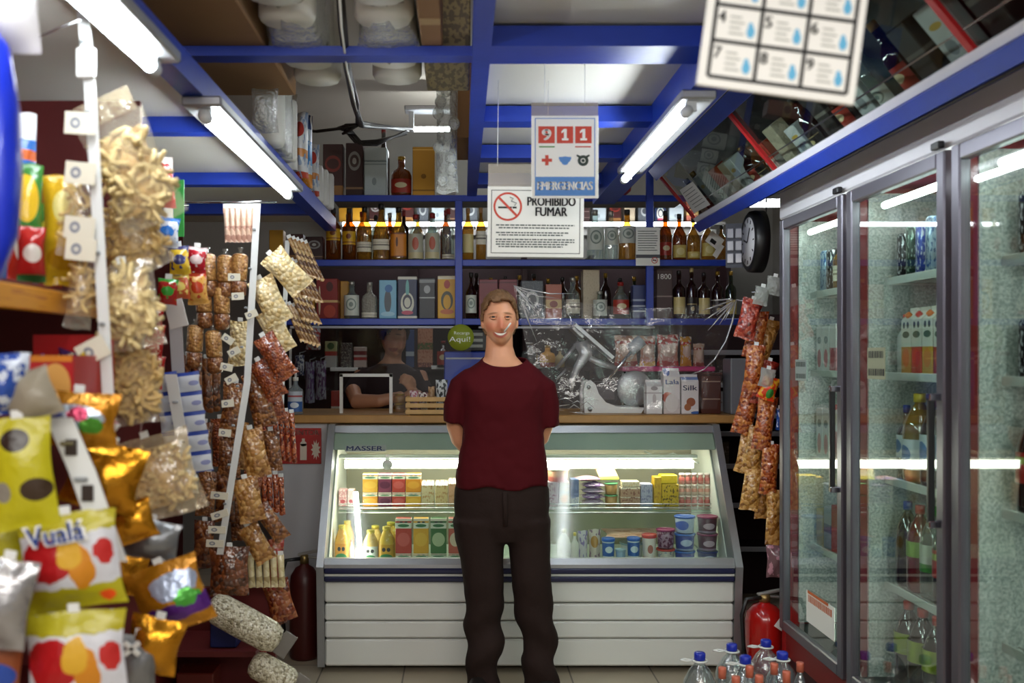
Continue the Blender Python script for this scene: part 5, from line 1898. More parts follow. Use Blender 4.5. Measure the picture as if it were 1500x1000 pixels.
def stack(px, y0, n, rpx, ms, lids, desc, Y=4.815):
    r = rpx * Y / F
    H = (az(y0, Y) - DKZ) / n
    for i in range(n):
        tub('ice_cream_tub', f'{desc}, {("bottom", "middle", "top")[i] if n == 3 else ("lower", "upper")[i] if n == 2 else "single"} one' if n > 1 else desc, (ax(px, Y), Y, DKZ + .001 + i * H), r * .94, H - .001, ms[i], lids[i], 'round tubs on the freezer deck')
stack(891, 786, 1, 10, [BW], [LB], 'blue and white tub, left one of three similar on the freezer deck')
stack(909, 803, 1, 8, [print_mat('pale low tub', '#8fa8c0', bands=((.3, .5, '#3a6a98'),))], [pm('pale blue lid', '#9ab4c4', .4)], 'low pale blue tub between two blue and white tubs on the deck')
stack(928, 785, 1, 10, [BW], [LB], 'blue and white tub, right one of three similar on the freezer deck')
stack(951, 780, 1, 11, [print_mat('red and white tub', '#d8cdc4', bands=((0, .35, '#c98a7a'),), spots=((.5, .6, .2, .14, '#a9685a'),))], [pm('red lid', '#c0453a', .35)], 'cream tub with red lid on the freezer deck')
stack(975, 773, 2, 14, [print_mat('white red tub', '#b9b2a8', bands=((0, .3, '#a84038'),), speck=('#6d7a8a', 6, .58)), print_mat('plum patterned tub', '#9a7a90', speck=('#5a2440', 6, .52))], [pm('red lid', '#c0453a', .35), LP], 'patterned tub on the freezer deck beside the cream red lidded tub')
stack(1003, 754, 3, 15.5, [BLT, BLT, PBL], [LB, LB, LB], 'blue tub with blue lid in the stack of three, freezer right side')
stack(1036, 754, 3, 15.5, [print_mat('navy tub', '#1c2460', spots=((.5, .6, .3, .2, '#b0b4cc'),)), PLT, PLT], [pm('dark blue lid', '#232f7a', .35), LP, LP], 'plum tub in the rightmost stack of three in the freezer')
o = bag_mb(.30, .16, .03, 12, 14, 8, 'center').build('meat_pack', print_mat('pink pack', '#d2a392', speck=('#b9806a', 5, .56), rough=.3), None, (ax(925, YD + .16), YD + .16, az(780, YD + .16)), (PI / 2 + .12, 0, .04))
tag(o, 'long flat pinkish pack lying behind the blue and white tubs', 'packet')
tub('support_tub', 'white tub half hidden under the long pinkish flat pack', (ax(925, YD + .16), YD + .16, DKZ + .001), .06, az(793, YD + .16) - DKZ, pm('white plastic tub', '#c9cdd0', .4), pm('pale blue lid', '#9ab4c4', .4))
# ------------------------------------------------------------------ drinks in the fridge
def FY(px, X):
    return F * X / (px - CX)
SODA = clear_mat('dark cola', '#2a0e08', .08, .85, '#1c0a08')
OIL = clear_mat('yellow oil', '#b8902a', .08, .55, '#a07a1c')
def row(zs, di, items, X, desc, group, depth=1):
    """items: (name, cat, width, height, builder) from far to near along door di"""
    a, b = DY[di]
    y = b - .035
    for k, it in enumerate(items):
        y -= it[1] / 2 + .003
        if y - it[1] / 2 < a + .04:
            break
        it[0]((X, y, zs + .001), it[1], it[2], f'{it[3]}, {ORD[k]} from far end, {desc}', group)
        y -= it[1] / 2 + .003
def can(m, sp=0):
    def f(loc, w, h, label, group):
        o = MB().lathe([(w * .42, 0), (w * .5, .006), (w * .5, h - .012), (w * .41, h - .002), (w * .40, h)], 16).build('drink_can', [m], None, loc)
        tag(o, label, 'can', group)
    return f
def bot(kind, glass, capm, labm, lab):
    def f(loc, w, h, label, group):
        bottle('drink_bottle', label, 'bottle', loc, h, w / 2, kind, glass, capm, labm, lab, group, 0, -PI / 2)
    return f
def crt(m, capm):
    def f(loc, w, h, label, group):
        gable('drink_carton', label, 'carton', loc, w, .07, h, m, capm, group, -PI / 2)
    return f
def bxx(m):
    def f(loc, w, h, label, group):
        carton('drink_box', label, 'carton', loc, w, .08, h, m, group, -PI / 2)
    return f
blk = print_mat('black can white script', '#17181c', speck=('#c9cdd2', 9, .56), rough=.3, metal=.3)
blu = print_mat('blue can white script', '#1f3f9a', speck=('#cdd4e0', 9, .56), rough=.3, metal=.3)
slv = print_mat('silver blue can', '#9fb4c4', speck=('#2f5a8a', 9, .54), rough=.3, metal=.3)
grn = print_mat('dark green can', '#173a2c', speck=('#b9cfc0', 9, .58), rough=.3, metal=.3)
REDC, BLC, GRC, ORC = (pm(n, c, .4) for n, c in (('red screw cap', '#c0301f'), ('blue screw cap', '#2444a8'), ('green screw cap', '#3a9a3a'), ('orange screw cap', '#d8701c')))
JF = [print_mat('juice box %d' % i, '#d8d8cc', bands=((0, .42, c),), spots=((.5, .26, .36, .14, c2), (.3, .74, .12, .05, '#26302c'), (.7, .74, .12, .05, '#26302c'), (.5, .60, .36, .05, '#3a5a4a')))
      for i, (c, c2) in enumerate((('#c98a3a', '#d86a1c'), ('#c94a2a', '#d8301c'), ('#d0a23a', '#e08a1c'), ('#a8402a', '#c9601c')))]
WB = print_mat('white box pink print', '#d8d8d4', spots=((.5, .3, .3, .2, '#c97a80'), (.5, .7, .3, .08, '#7a8a8a')))
PK = print_mat('pink carton', '#c98a90', bands=((.5, 1, '#dcd8d4'),), spots=((.5, .3, .3, .2, '#b0404a'),))
XF = 1.625
G2, G1, G3 = 'drinks behind the middle fridge door', 'drinks behind the far fridge door', 'drinks behind the near fridge door'
T = 'top shelf, middle fridge door'
row(SHELVES[0], 1, [(can(blk), .066, .17, 'black tall can with white print'), (can(grn), .066, .19, 'dark green tall can'), (can(blu), .066, .19, 'blue tall can'), (can(slv), .066, .20, 'silver blue tall can'), (can(slv), .066, .20, 'silver blue tall can'), (can(blk), .066, .19, 'black tall can'), (can(blu), .066, .19, 'blue tall can'), (can(slv), .066, .19, 'silver can'), (can(blk), .066, .19, 'black can')], XF, T, G2)
T = 'second shelf, middle fridge door'
row(SHELVES[1], 1, [(bot('tall', pm('white bottle', '#cfd2d0', .35), REDC, None, (0, 1)), .06, .22, 'white bottle with red cap'), (crt(JF[0], ORC), .072, .24, 'white and orange juice carton'), (crt(JF[1], REDC), .072, .24, 'white and red juice carton'), (crt(JF[2], ORC), .072, .24, 'white and amber juice carton'), (crt(JF[3], GRC), .072, .235, 'brick red juice carton'), (crt(JF[0], ORC), .072, .235, 'white orange carton'), (crt(JF[1], GRC), .072, .235, 'red carton'), (crt(JF[2], REDC), .072, .235, 'amber carton')], XF, T, G2)
T = 'third shelf, middle fridge door'
LQ = print_mat('white blue label', '#c9d2da', spots=((.5, .5, .3, .3, '#3a6aa8'),))
row(SHELVES[2], 1, [(bot('tall', SODA, BLC, LQ, (.3, .6)), .07, .27, 'dark bottle'), (bot('soda', OIL, pm('yellow cap', '#c9b02a', .4), LQ, (.16, .5)), .115, .31, 'large yellow oil bottle'), (bot('soda', SODA, pm('brown cap', '#5a2a1c', .4), LQ, (.2, .6)), .10, .30, 'large cola bottle with pale label'), (bot('jug', pm('blue jug', '#2c4ea8', .35), BLC, None, (0, 1)), .09, .26, 'blue jug'), (bot('jug', pm('pale jug', '#b9cde0', .35), BLC, None, (0, 1)), .09, .26, 'pale blue jug'), (bot('soda', SODA, REDC, LQ, (.2, .5)), .09, .29, 'cola bottle')], XF, T, G2)
T = 'fourth shelf, middle fridge door'
RD = print_mat('red wrap', '#a8241c', bands=((.62, .85, '#9ab04a'),))
row(SHELVES[3], 1, [(bot('soda', SODA, BLC, None, (0, 1)), .085, .30, 'dark cola bottle'), (bot('soda', clear_mat('red soda', '#8a1a14', .08, .7, '#8a1a14'), REDC, print_mat('lime label', '#8fae4a'), (.42, .6)), .09, .30, 'red soda bottle with lime label'), (bot('soda', CLR, GRC, print_mat('white green label', '#c9d0c0', bands=((0, .3, '#4a8a3a'),)), (.3, .6)), .085, .31, 'clear soda bottle with white label'), (bot('soda', SODA, REDC, RD, (.3, .6)), .09, .31, 'dark soda bottle with red wrap'), (bot('soda', GRN, GRC, RD, (.3, .6)), .085, .30, 'green soda bottle'), (bot('soda', SODA, REDC, RD, (.3, .6)), .09, .31, 'cola bottle')], XF, T, G2)
T = 'bottom, middle fridge door'
row(.321, 1, [(bot('soda', SODA, REDC, print_mat('yellow green label', '#9aae1c'), (.42, .66)), .10, .31, 'large dark bottle, lime label') for _ in range(6)], XF, T, G2)
T = 'top shelf, far fridge door'
row(SHELVES[0], 0, [(can(slv), .066, .19, 'silver blue tall can'), (can(blk), .066, .19, 'black tall can'), (bot('tall', GOLD, CAPB, LABW, (.2, .5)), .066, .22, 'golden bottle'), (can(blu), .066, .19, 'blue tall can'), (can(blu), .066, .19, 'blue tall can'), (can(slv), .066, .19, 'silver can'), (can(blu), .066, .19, 'blue can')], XF, T, G1)
T = 'second shelf, far fridge door'
row(SHELVES[1], 0, [(bxx(WB), .07, .20, 'white box with pink print'), (bxx(WB), .07, .20, 'white box with pink print'), (bxx(PK), .07, .21, 'pink and white box'), (can(blu), .066, .19, 'blue tall can'), (can(blu), .066, .19, 'blue tall can'), (bxx(WB), .07, .2, 'white box'), (bxx(WB), .07, .2, 'white box')], XF, T, G1)
T = 'third shelf, far fridge door'
row(SHELVES[2], 0, [(bxx(WB), .07, .22, 'white box with pink print'), (bxx(WB), .07, .22, 'white box with pink print'), (crt(PK, REDC), .07, .26, 'pink and white gable carton'), (crt(PK, REDC), .07, .26, 'pink and white gable carton'), (crt(PK, REDC), .07, .26, 'pink carton'), (crt(PK, REDC), .07, .26, 'pink carton')], XF, T, G1)
T = 'fourth shelf, far fridge door'
row(SHELVES[3], 0, [(bxx(print_mat('tan box fridge', '#b09a72')), .08, .16, 'tan box'), (bxx(print_mat('blue white box fridge', '#8a94a8', bands=((.4, .6, '#3a4a80'),))), .08, .18, 'grey blue box'), (bxx(print_mat('red box fridge', '#a8302a')), .08, .20, 'red box'), (bxx(print_mat('tan box fridge', '#b09a72')), .08, .16, 'tan box'), (bxx(print_mat('red box fridge', '#a8302a')), .08, .20, 'red box')], XF, T, G1)
T = 'top shelf, near fridge door'
row(SHELVES[0], 2, [(can(blk), .066, .19, 'black tall can'), (can(slv), .066, .19, 'silver tall can'), (bot('tall', DRK, CAPB, LABW, (.2, .5)), .07, .22, 'dark bottle')], XF, T, G3)
T = 'second shelf, near fridge door'
row(SHELVES[1], 2, [(can(blk), .066, .17, 'black tall can'), (can(blu), .066, .17, 'dark blue tall can'), (can(blk), .066, .17, 'black can')], XF, T, G3)
T = 'third shelf, near fridge door'
row(SHELVES[2], 2, [(bot('soda', SODA, REDC, RD, (.3, .6)), .09, .29, 'cola bottle with red wrap'), (bot('soda', SODA, REDC, RD, (.3, .6)), .09, .29, 'cola bottle with red wrap')], XF, T, G3)
# ------------------------------------------------------------------ snacks along the left
STRIP = pm('white plastic strip', '#dfe0de', .35)
CRIM = pm('fried strip', '#d9b878', .55, var=.15, vscale=30)
CRIM2 = pm('pale fried strip', '#e0c890', .55, var=.15, vscale=30)
TAGM = print_mat('cream tag with grey print', '#ddd6c2', spots=((.35, .5, .17, .26, '#7a7c88'), (.35, .5, .09, .12, '#c9c5ba')))
CLEARBAG = clear_mat('clear snack bag', '#fffdf6', .08, .10, '#fff6e4', .09, bump=.6, bscale=26)
WBAG = clear_mat('hazy snack bag', '#fdf6e6', .06, .16, '#fff1d6', .12, bump=.7, bscale=24)
def hung_bag(name, label, top, w, h, t, rot, fill=None, film=None, card=None, cat='snack bag', group=None, seed=0, curl=None, cardw=None, cardh=.045):
    """top = hanging point; parts: pouch (with its food inside) and paper header card"""
    o = thing(name, label, cat, top, rot, group)
    gap = cardh if card else 0
    if curl is not None:
        n, r, m, ln = curl
        curls_mb(w, h * .9, t, n, r, seed, 0, ln, -h / 2 - gap).build('filling', m, o)
        if w > .09:
            bag_mb(w * .72, h * .72, t * .55, seed, 8, 10, 'center').build('inner_filling', grain_mat('heaped strips', '#a8844c', '#d0ac6c', '#e2c48c', 45, .5, 0, 1), o, (0, 0, -h / 2 - gap))
        bag_mb(w, h, t, seed, 14, 16, 'top').build('film_pouch', film or CLEARBAG, o, (0, 0, -gap))
    else:
        bag_mb(w, h, t, seed, 12, 16, 'top').build('pouch', fill, o, (0, 0, -gap))
    if card:
        MB().box((0, 0, -cardh / 2), (cardw or w * .8, .002, cardh), 0, .0006).build('hanging_card', card, o)
    else:
        MB().box((0, 0, .006), (.02, .002, .016), 0, .0006).build('hanging_tab', STRIP, o)
    return o
def strip(label, pts, w=.024, hooks=6):
    t = thing('clip_strip', label, 'display strip', pts[0])
    p0 = Vector(pts[0])
    m = MB()
    for a, b in zip(pts, pts[1:]):
        a, b = Vector(a) - p0, Vector(b) - p0
        d = (b - a).normalized()
        m.add([(a.x - w / 2, a.y, a.z), (a.x + w / 2, a.y, a.z), (b.x + w / 2, b.y, b.z), (b.x - w / 2, b.y, b.z),
               (a.x - w / 2, a.y + .003, a.z), (a.x + w / 2, a.y + .003, a.z), (b.x + w / 2, b.y + .003, b.z), (b.x - w / 2, b.y + .003, b.z)],
              [(0, 1, 2, 3), (4, 7, 6, 5), (0, 4, 5, 1), (1, 5, 6, 2), (2, 6, 7, 3), (3, 7, 4, 0)])
    m.build('hanging_strip', STRIP, t)
    a, b = Vector(pts[0]) - p0, Vector(pts[-1]) - p0
    for k in range(hooks):
        p = a.lerp(b, (k + .7) / hooks)
        MB().box((p.x, p.y - .005, p.z), (w * .5, .008, .008), 0, .002).build('clip', pm('grey clip', '#8f9294', .4), t)
    return t

# strip A, nearest, with bags of fried strips
SA0, SA1 = at(118, -10, 2.02), at(160, 610, 2.0)
t = strip('nearest white clip strip hanging from the left loft with bags of fried strips', [SA0, at(131, 120, 2.01), SA1])
MB().box((at(126, 92, 2.0) - SA0), (.040, .012, .062), 0, .006).build('upper_clip', WHITE, t)
MB().box((at(152, 625, 2.0) - SA0), (.05, .004, .05), 0, .006, (0, .7, 0)).build('end_tag', print_mat('end tag', '#e0dcd4', bands=((.6, .8, '#b06a70'),)), t)
m = MB()
m.rod(at(118, 28, 2.0) - SA0, at(48, 58, 2.02) - SA0, .0025, 6)
m.build('wire_arm', CHROME, t)
GA = 'bags of fried strips on the nearest clip strip'
for i, (px, py, w, h, ro, Y) in enumerate(((186, 165, .165, .26, .22, 2.07), (196, 262, .165, .23, .12, 2.13), (185, 355, .150, .20, .18, 2.09), (190, 470, .150, .20, .05, 2.13))):
    pass
names = ['topmost', 'second from top', 'third from top', 'fourth from top']
dat = [(146, 142, .155, .25, -.42, 2.09, .0), (168, 300, .150, .17, -.42, 2.19, .1), (178, 385, .135, .19, -.16, 2.09, .1), (190, 497, .125, .195, -.10, 2.19, .05)]
for i, (px, py, w, h, tilt, Y, rz) in enumerate(dat):
    hung_bag('fried_strip_bag', f'clear bag of pale fried strips, {names[i]} on the nearest white clip strip', at(px, py, Y), w, h, .085, (0, tilt, rz), None, CLEARBAG, WBAG if i == 0 else None, 'snack bag', GA, i, (120, .0058, CRIM if i % 2 else CRIM2, .055), .13, .055)
for i, (px, py, tl) in enumerate(((118, 165, .05), (119, 238, .08), (118, 318, .1), (120, 350, .1), (128, 500, -.5))):
    o = MB().box((0, 0, -.022), (.062, .002, .046), 0, .0006).build('hanging_price_tag', TAGM, None, at(px, py, 1.985), (0, tl, .1))
    tag(o, f'cream printed tag clipped to the nearest white strip, {ORD[i]} from the top', 'tag', 'tags on the nearest strip')
for i, (px, py, w, h, Y) in enumerate(((138, 262, .07, .17, 2.06), (142, 372, .055, .16, 2.06)  )):
    hung_bag('fried_strip_bag', f'narrow bag of fried strips on the left side of the nearest strip, {ORD[i]} from top', at(px - 16, py, Y - .035), w, h, .05, (0, .12, .5), None, CLEARBAG, None, 'snack bag', GA, 20 + i, (22, .004, CRIM, .05))
hung_bag('puffed_snack_bag', 'hazy bag of beige puffs low on the nearest strip behind the gold bags', at(212, 640, 2.28), .20, .20, .09, (0, -.28, .1), None, WBAG, None, 'snack bag', None, 31, (120, .006, CRIM2, .03))

# far left blue bag and white cloth at the frame edge
t = thing('hanging_bag', 'deep blue plastic bag hanging at the far left edge', 'bag', at(-6, 30, 1.5))
m = MB()
P0 = at(-6, 30, 1.5)
ring = [(-30, 40, .02), (-24, 70, .04), (-20, 160, .05), (-18, 260, .052), (-22, 340, .05), (-32, 400, .035), (-44, 440, .012)]
m.tube([at(x, y, 1.5) - P0 for x, y, r in ring], [(r, r * .8) for x, y, r in ring], 16, up=(1, 0, 0))
m.build('hanging_pouch', pm('deep blue plastic', '#1a2fb8', .3, bump=.3, bscale=10, coat=.4), t)
t = thing('hanging_cloth', 'crumpled pale plastic bag at the top left corner', 'bag', at(-10, -40, 1.55))
m = bag_mb(.16, .13, .08, 5, 12, 12, 'top')
m.build('hanging_pouch', pm('pale plastic', '#b9b5b6', .45, bump=.3, bscale=14), t)

# rack on the left with shelves
rk2 = thing('snack_rack', 'dark red snack rack with orange shelf edge along the left side', 'rack', (-.918, 2.3, 0))
RR = pm('dark red rack board', '#5c1413', .55, var=.15)
OR = print_mat('orange shelf edge', '#d08a1c', speck=('#b0601c', 9, .62))
MB().box((-.50, -.25, 1.1), (.03, 1.0, 2.2)).build('back_board', RR, rk2)
for z, q, y1 in ((.28, -.2, .24), (.70, -.2, .24), (1.05, -.2, .24), (1.405, .06, -.20), (1.665, 0, .24)):
    y0 = -.46 if z > 1.4 and z < 1.5 else -.75
    MB().box((-.21 + q / 2, (y1 + y0) / 2, z - .012), (.55 + q, y1 - y0, .024)).build('shelf_board', RR, rk2)
    MB().box((.068 + q, (y1 + y0) / 2, z - .032), (.012, y1 - y0, .048), 0, .003).build('edge_strip', OR if z > 1.5 else RR, rk2)
MB().box((-.21, .25, 1.1), (.55, .02, 2.2)).build('side_board', RR, rk2)
# bags on the top shelf
SZL = 1.666
def chip(label, p0, p1, y0, Y, m, z=None, t=.07, rz=.5, name='chip_bag', seed=0, h=None, tilt=0):
    w = (p1 - p0) * Y / F
    z = SZL + .006 if z is None else z
    hh = az(y0, Y) - z if h is None else h
    o = bag_mb(w, hh, t, seed, 12, 16, 'bottom').build(name, m, None, (ax((p0 + p1) / 2, Y), Y, z), (0, tilt, rz))
    return tag(o, label, 'snack bag', 'chip bags on the upper left shelf' if z == SZL + .006 else None)
foil = dict(rough=.22, bump=.35, bscale=26)
chip('blue and white chip bag on the upper left shelf, tallest at back', -12, 52, 165, 2.12, print_mat('blue white chips', '#2f6ab8', bands=((.84, 1, '#d8d8dc'), (.72, .78, '#c9602a')), spots=((.5, .4, .3, .2, '#d8c04a'),), **foil), seed=2)
chip('green and red chip bag with yellow patch on the upper left shelf', 12, 62, 240, 2.02, print_mat('green red chips', '#3a7a34', bands=((0, .3, '#a82a1c'),), spots=((.5, .70, .34, .2, '#d8b02a'), (.5, .30, .3, .14, '#d8d0c0')), **foil), seed=3)
chip('red and green chip bag behind, on the upper left shelf', 46, 90, 270, 2.2, print_mat('red green chips', '#a83a22', bands=((.6, .8, '#3a8a3a'),), spots=((.5, .45, .3, .2, '#e0c83a'),), **foil), seed=4)
chip('yellow chip bag with round pale mark on the upper left shelf', 64, 118, 258, 2.08, print_mat('yellow chips', '#cfa41c', spots=((.5, .70, .26, .15, '#d8c87a'), (.5, .25, .4, .1, '#b98a14')), **foil), seed=5, t=.09)
chip('red chip bag with white mark low on the upper left shelf', 26, 66, 332, 1.97, print_mat('red chips', '#a8201c', spots=((.5, .5, .3, .16, '#dcd2c8'),), bands=((0, .14, '#2a5a2a'),), **foil), seed=6)
# tray of sweets on the next shelf
t = thing('display_box', 'red open display box of sweets on the left shelf', 'box', (at(88, 600, 2.02).x, 1.98, 1.406))
DB = print_mat('red display box', '#b3181a', spots=())
w_, d_, h_ = .175, .22, .115
m = MB()
m.box((0, -d_ / 2, h_ / 2), (w_, .004, h_))
m.box((0, d_ / 2, h_ * .7), (w_, .004, h_ * 1.4))
m.box((-w_ / 2, 0, h_ / 2), (.004, d_, h_))
m.box((w_ / 2, 0, h_ / 2), (.004, d_, h_))
m.box((0, 0, .004), (w_, d_, .006))
m.build('carton_shell', DB, t)
m = MB().rect(-w_ / 2, w_ / 2, h_ - .012, h_, -d_ / 2 - .0026, 0)
m.build('orange_rim', pm('orange print', '#d8801c', .5), t)
m = MB()
m.disc((.055, -d_ / 2 - .003, .055), .030, .045, 0, 20)
m.build('flame_print', pm('amber print', '#d8a050', .5), t)
bm_ = []
for i in range(14):
    cc = [('#c9a81c', 'yellow'), ('#4a2a5a', 'purple'), ('#c9a81c', 'yellow'), ('#b0b4c0', 'silver')][i % 4]
    o = bag_mb(.055, .022, .016, i, 8, 6, 'center', .14).build('wrapped_sweet', print_mat('sweet ' + cc[1], cc[0], speck=('#e6e0c0', 3, .6), rough=.25), None, (t.location.x + rnd.uniform(-.055, .055), 1.91 + (i % 7) * .024, 1.406 + .065 + .022 * (i // 7) + .03 * rnd.random()), (rnd.uniform(-.4, .4), rnd.uniform(-.7, .7), rnd.uniform(-.6, .6)))
    tag(o, f'{cc[1]} wrapped sweet in the red display box, {ORD[i % 7]} from front in the {("lower", "upper")[i // 7]} layer', 'sweet', 'sweets in the red display box')
chip('blue and white chip bag lying at the left end beside the red display box', -28, 42, 512, 1.72, print_mat('blue white crinkle', '#2a4a9a', speck=('#c9d0dc', 4, .52), **foil), 1.415, .08, .3, seed=8, h=.11)

# hanging snack bags low in front: white and yellow croissant packs
VU = print_mat('white yellow pack', '#c9c9cf', bands=((0, .26, '#aaa01c'), (.80, 1, '#aaa01f')), spots=((.30, .56, .27, .22, '#a8181c'), (.62, .46, .13, .22, '#c9801c'), (.52, .62, .12, .16, '#d0a02a'), (.84, .58, .07, .12, '#b82a28'), (.82, .12, .07, .055, '#e0501c')), rough=.3, bump=.5, bscale=16, wob=.12)
t = hung_bag('croissant_pack', 'white and yellow croissant pack with blue lettering, upper of two at bottom left', at(95, 752, 1.72), .178, .175, .06, (.05, -.12, .15), VU, None, None, 'snack bag', 'white and yellow croissant packs', 41)
lettering(t, 'Vualá', (-.012, -.036, -.028), .095, .034, BLUEINK, (PI / 2, -.04, 0), bold=.02)
lettering(t, 'Vualá', (-.012, -.033, -.028), .103, .041, PAPER, (PI / 2, -.04, 0), bold=.06)
t = hung_bag('croissant_pack', 'white and yellow croissant pack cut by the frame, lower of two at bottom left', at(108, 895, 1.68), .178, .19, .06, (.02, -.06, .1), VU, None, None, 'snack bag', 'white and yellow croissant packs', 42)
YP = print_mat('yellow pack dark dots', '#b9b01c', spots=((.45, .80, .22, .10, '#2a1c14'), (.7, .36, .24, .10, '#3a2a1c'), (.2, .36, .12, .09, '#8a8478')), rough=.3, bump=.3)
hung_bag('yellow_pack', 'yellow pack with dark patches hanging left above the croissant packs', at(25, 612, 1.7), .11, .20, .04, (0, -.1, .2), YP, None, None, 'snack bag', None, 43)
hung_bag('yellow_pack', 'plain yellow green pack at the left edge behind the croissant packs', at(14, 740, 1.80), .10, .15, .05, (0, .1, .1), print_mat('yellow green pack', '#a8a01c', rough=.3, bump=.3), None, None, 'snack bag', None, 44)
SIL = pm('silver foil', '#a9a8aa', .25, .75, bump=.7, bscale=22)
GOLDF = pm('gold foil', '#c98a20', .22, .8, bump=.8, bscale=18, var=.3, vscale=8)
hung_bag('silver_pack', 'silver foil pack at the left edge beside the croissant pack', at(14, 818, 1.60), .105, .15, .06, (0, .2, .1), SIL, None, None, 'snack bag', None, 45)
hung_bag('brown_pack', 'reddish brown and blue pack at the bottom left corner', at(6, 905, 1.66), .08, .16, .05, (0, .1, .1), print_mat('brown blue', '#8a4a2a', spots=((.5, .4, .4, .16, '#2a4aa0'),), rough=.35), None, None, 'snack bag', None, 46)
t = strip('pale translucent clip strip carrying the yellow packs at bottom left', [at(86, 612, 1.78), at(120, 690, 1.78), at(166, 822, 1.78)], .05, 4)
STR2 = clear_mat('smoky strip', '#d9cfae', .06, .5, '#8f8768', .2)
t.children[0].data.materials.clear()
t.children[0].data.materials.append(STR2)
for k, (px, py, w) in enumerate(((104, 655, .03), (128, 722, .03))):
    MB().box(at(px, py, 1.776) - t.location, (.022, .003, .03), 0, .004).build('slot', pm('dark slot', '#2a1c14', .6), t)
hung_bag('grey_pack', 'grey hazy pack behind the smoky strip at left', at(30, 548, 1.72), .10, .09, .06, (0, -.4, 0), pm('grey brown plastic', '#8f8674', .4, bump=.4), None, None, 'snack bag', None, 48)
# gold packs
GP = print_mat('gold pack with colour print', '#b5791a', spots=((.46, .55, .38, .22, '#a8b4c0'), (.70, .42, .14, .14, '#4a8a2a'), (.25, .58, .12, .14, '#5a6ab0'), (.55, .62, .12, .12, '#b03a5a')), rough=.25, metal=.55, bump=.6, bscale=22, wob=.12)
G = 'gold foil packs left of the far strip'
hung_bag('gold_pack', 'gold pack with coloured print just below the nearest strip', at(116, 574, 1.84), .160, .105, .06, (0, .08, .1), GP, None, None, 'snack bag', G, 51)
hung_bag('gold_pack', 'large plain gold foil pack under the colour printed gold pack', at(165, 650, 1.92), .155, .135, .07, (0, .25, .1), GOLDF, None, None, 'snack bag', G, 52)
hung_bag('gold_pack', 'crumpled small gold foil pack, third down, above the grey foil pack', at(178, 738, 2.0), .12, .085, .06, (0, -.3, 0), GOLDF, None, None, 'snack bag', G, 53)
hung_bag('silver_pack', 'grey foil bag bottom with gold side hanging under the gold packs', at(222, 762, 2.1), .14, .085, .07, (0, .15, 0), pm('grey foil', '#85878a', .3, .6, bump=.7, bscale=16), None, None, 'snack bag', None, 54)
hung_bag('gold_pack', 'gold pack with purple corner and colour print at lower left', at(232, 826, 2.06), .16, .15, .07, (0, -.35, .1), print_mat('gold purple pack', '#b5791a', bands=((.0, .18, '#b5791a'), (.18, .42, '#5a2a80')), spots=((.6, .68, .3, .2, '#a9b4cc'), (.72, .46, .16, .11, '#4aa03a')), rough=.25, metal=.4, bump=.6, bscale=20, wob=.2), None, None, 'snack bag', G, 55)
hung_bag('gold_pack', 'plain gold foil pack behind the purple cornered gold pack', at(190, 800, 2.42), .12, .12, .05, (0, .2, .1), GOLDF, None, None, 'snack bag', G, 56)
hung_bag('gold_pack', 'pointed gold foil bag at the bottom below the purple cornered pack', at(235, 905, 2.0), .115, .115, .06, (0, .25, .1), GOLDF, None, None, 'snack bag', G, 57)
hung_bag('silver_pack', 'dark grey foil pack at the bottom beside the croissant pack', at(205, 930, 1.98), .085, .12, .05, (0, .1, .1), pm('grey foil', '#85878a', .3, .6), None, None, 'snack bag', None, 58)
m = MB()
for a in (.7, -.7):
    m.box((0, 0, 0), (.04, .004, .010), 0, .002, (0, a, 0))
tag(m.build('hanging_star_tag', WHITE, None, at(193, 950, 1.93)), 'tiny white cross shaped tag at the bottom left', 'tag')

# middle: bags on the wall board
sb = thing('slat_board', 'white slatted wall board with hooks behind the hanging snacks', 'wall board', (-1.52, 4.05, 0))
for k in range(9):
    MB().box((0, 0, 1.50 + k * .085), (.03, .9, .078), 0, .004).build('slat', SOFFIT, sb)
MB().box((.0, -.46, 1.2), (.04, .03, 2.0)).build('edge_post', pm('dark grey post', '#5a5650', .5), sb)
MB().box((-.03, 0, 1.11), (.02, .9, 2.22)).build('back_board', pm('dark brown board', '#2a1512', .6, var=.2), sb)
m = MB()
for y, z in ((3.75, 2.18), (4.15, 2.18), (3.9, 1.98)):
    MB().rod((.0, y - 4.05, z), (.34, y - 4.05, z), .004, 6).build('hook', CHROME, sb)
# coloured bag column at x 215-300
cols_ = [
    ('blue and white thin chip bag behind the fried strips, near the loft', 196, 212, 190, 250, 2.9, '#3a6ab0', '#c9d0dc'),
    ('red chip bag with white print, upper right behind the fried strips', 214, 252, 230, 305, 2.85, '#b01c20', '#d8cfc8'),
    ('white chip bag with blue circle behind the fried strips', 228, 264, 318, 362, 2.9, '#c9ccd4', '#2a6ab8'),
    ('yellow faced chip bag beside the fried strips', 246, 276, 360, 402, 2.95, '#d8b02a', '#3a3a6a'),
    ('red lettered chip bag beside the peanut cylinders', 274, 304, 362, 400, 3.1, '#a81c28', '#e0c8c8'),
    ('orange toned chip bag under the red lettered one', 272, 302, 398, 446, 3.1, '#d09a4a', '#b03a1c'),
    ('red and green small bag beside the third bag of fried strips', 232, 262, 408, 446, 2.8, '#a82420', '#3a9a34'),
    ('multicoloured bag under the yellow faced chip bag', 246, 276, 402, 438, 2.97, '#b8502a', '#d8c060'),
]
for i, (l, p0, p1, y0, y1, Y, c1, c2) in enumerate(cols_):
    hung_bag('chip_bag', l, at((p0 + p1) / 2, y0, Y), (p1 - p0) * Y / F, (y1 - y0) * Y / F, .05, (0, .08 * (-1) ** i, .25), print_mat('hung chips %d' % i, c1, bands=((.86, 1, c2),), spots=((.5, .5, .3, .18, c2),), speck=(c2, 4, .6), wob=.12, **foil), None, None, 'snack bag', 'chip bags hanging beyond the fried strips', 60 + i)
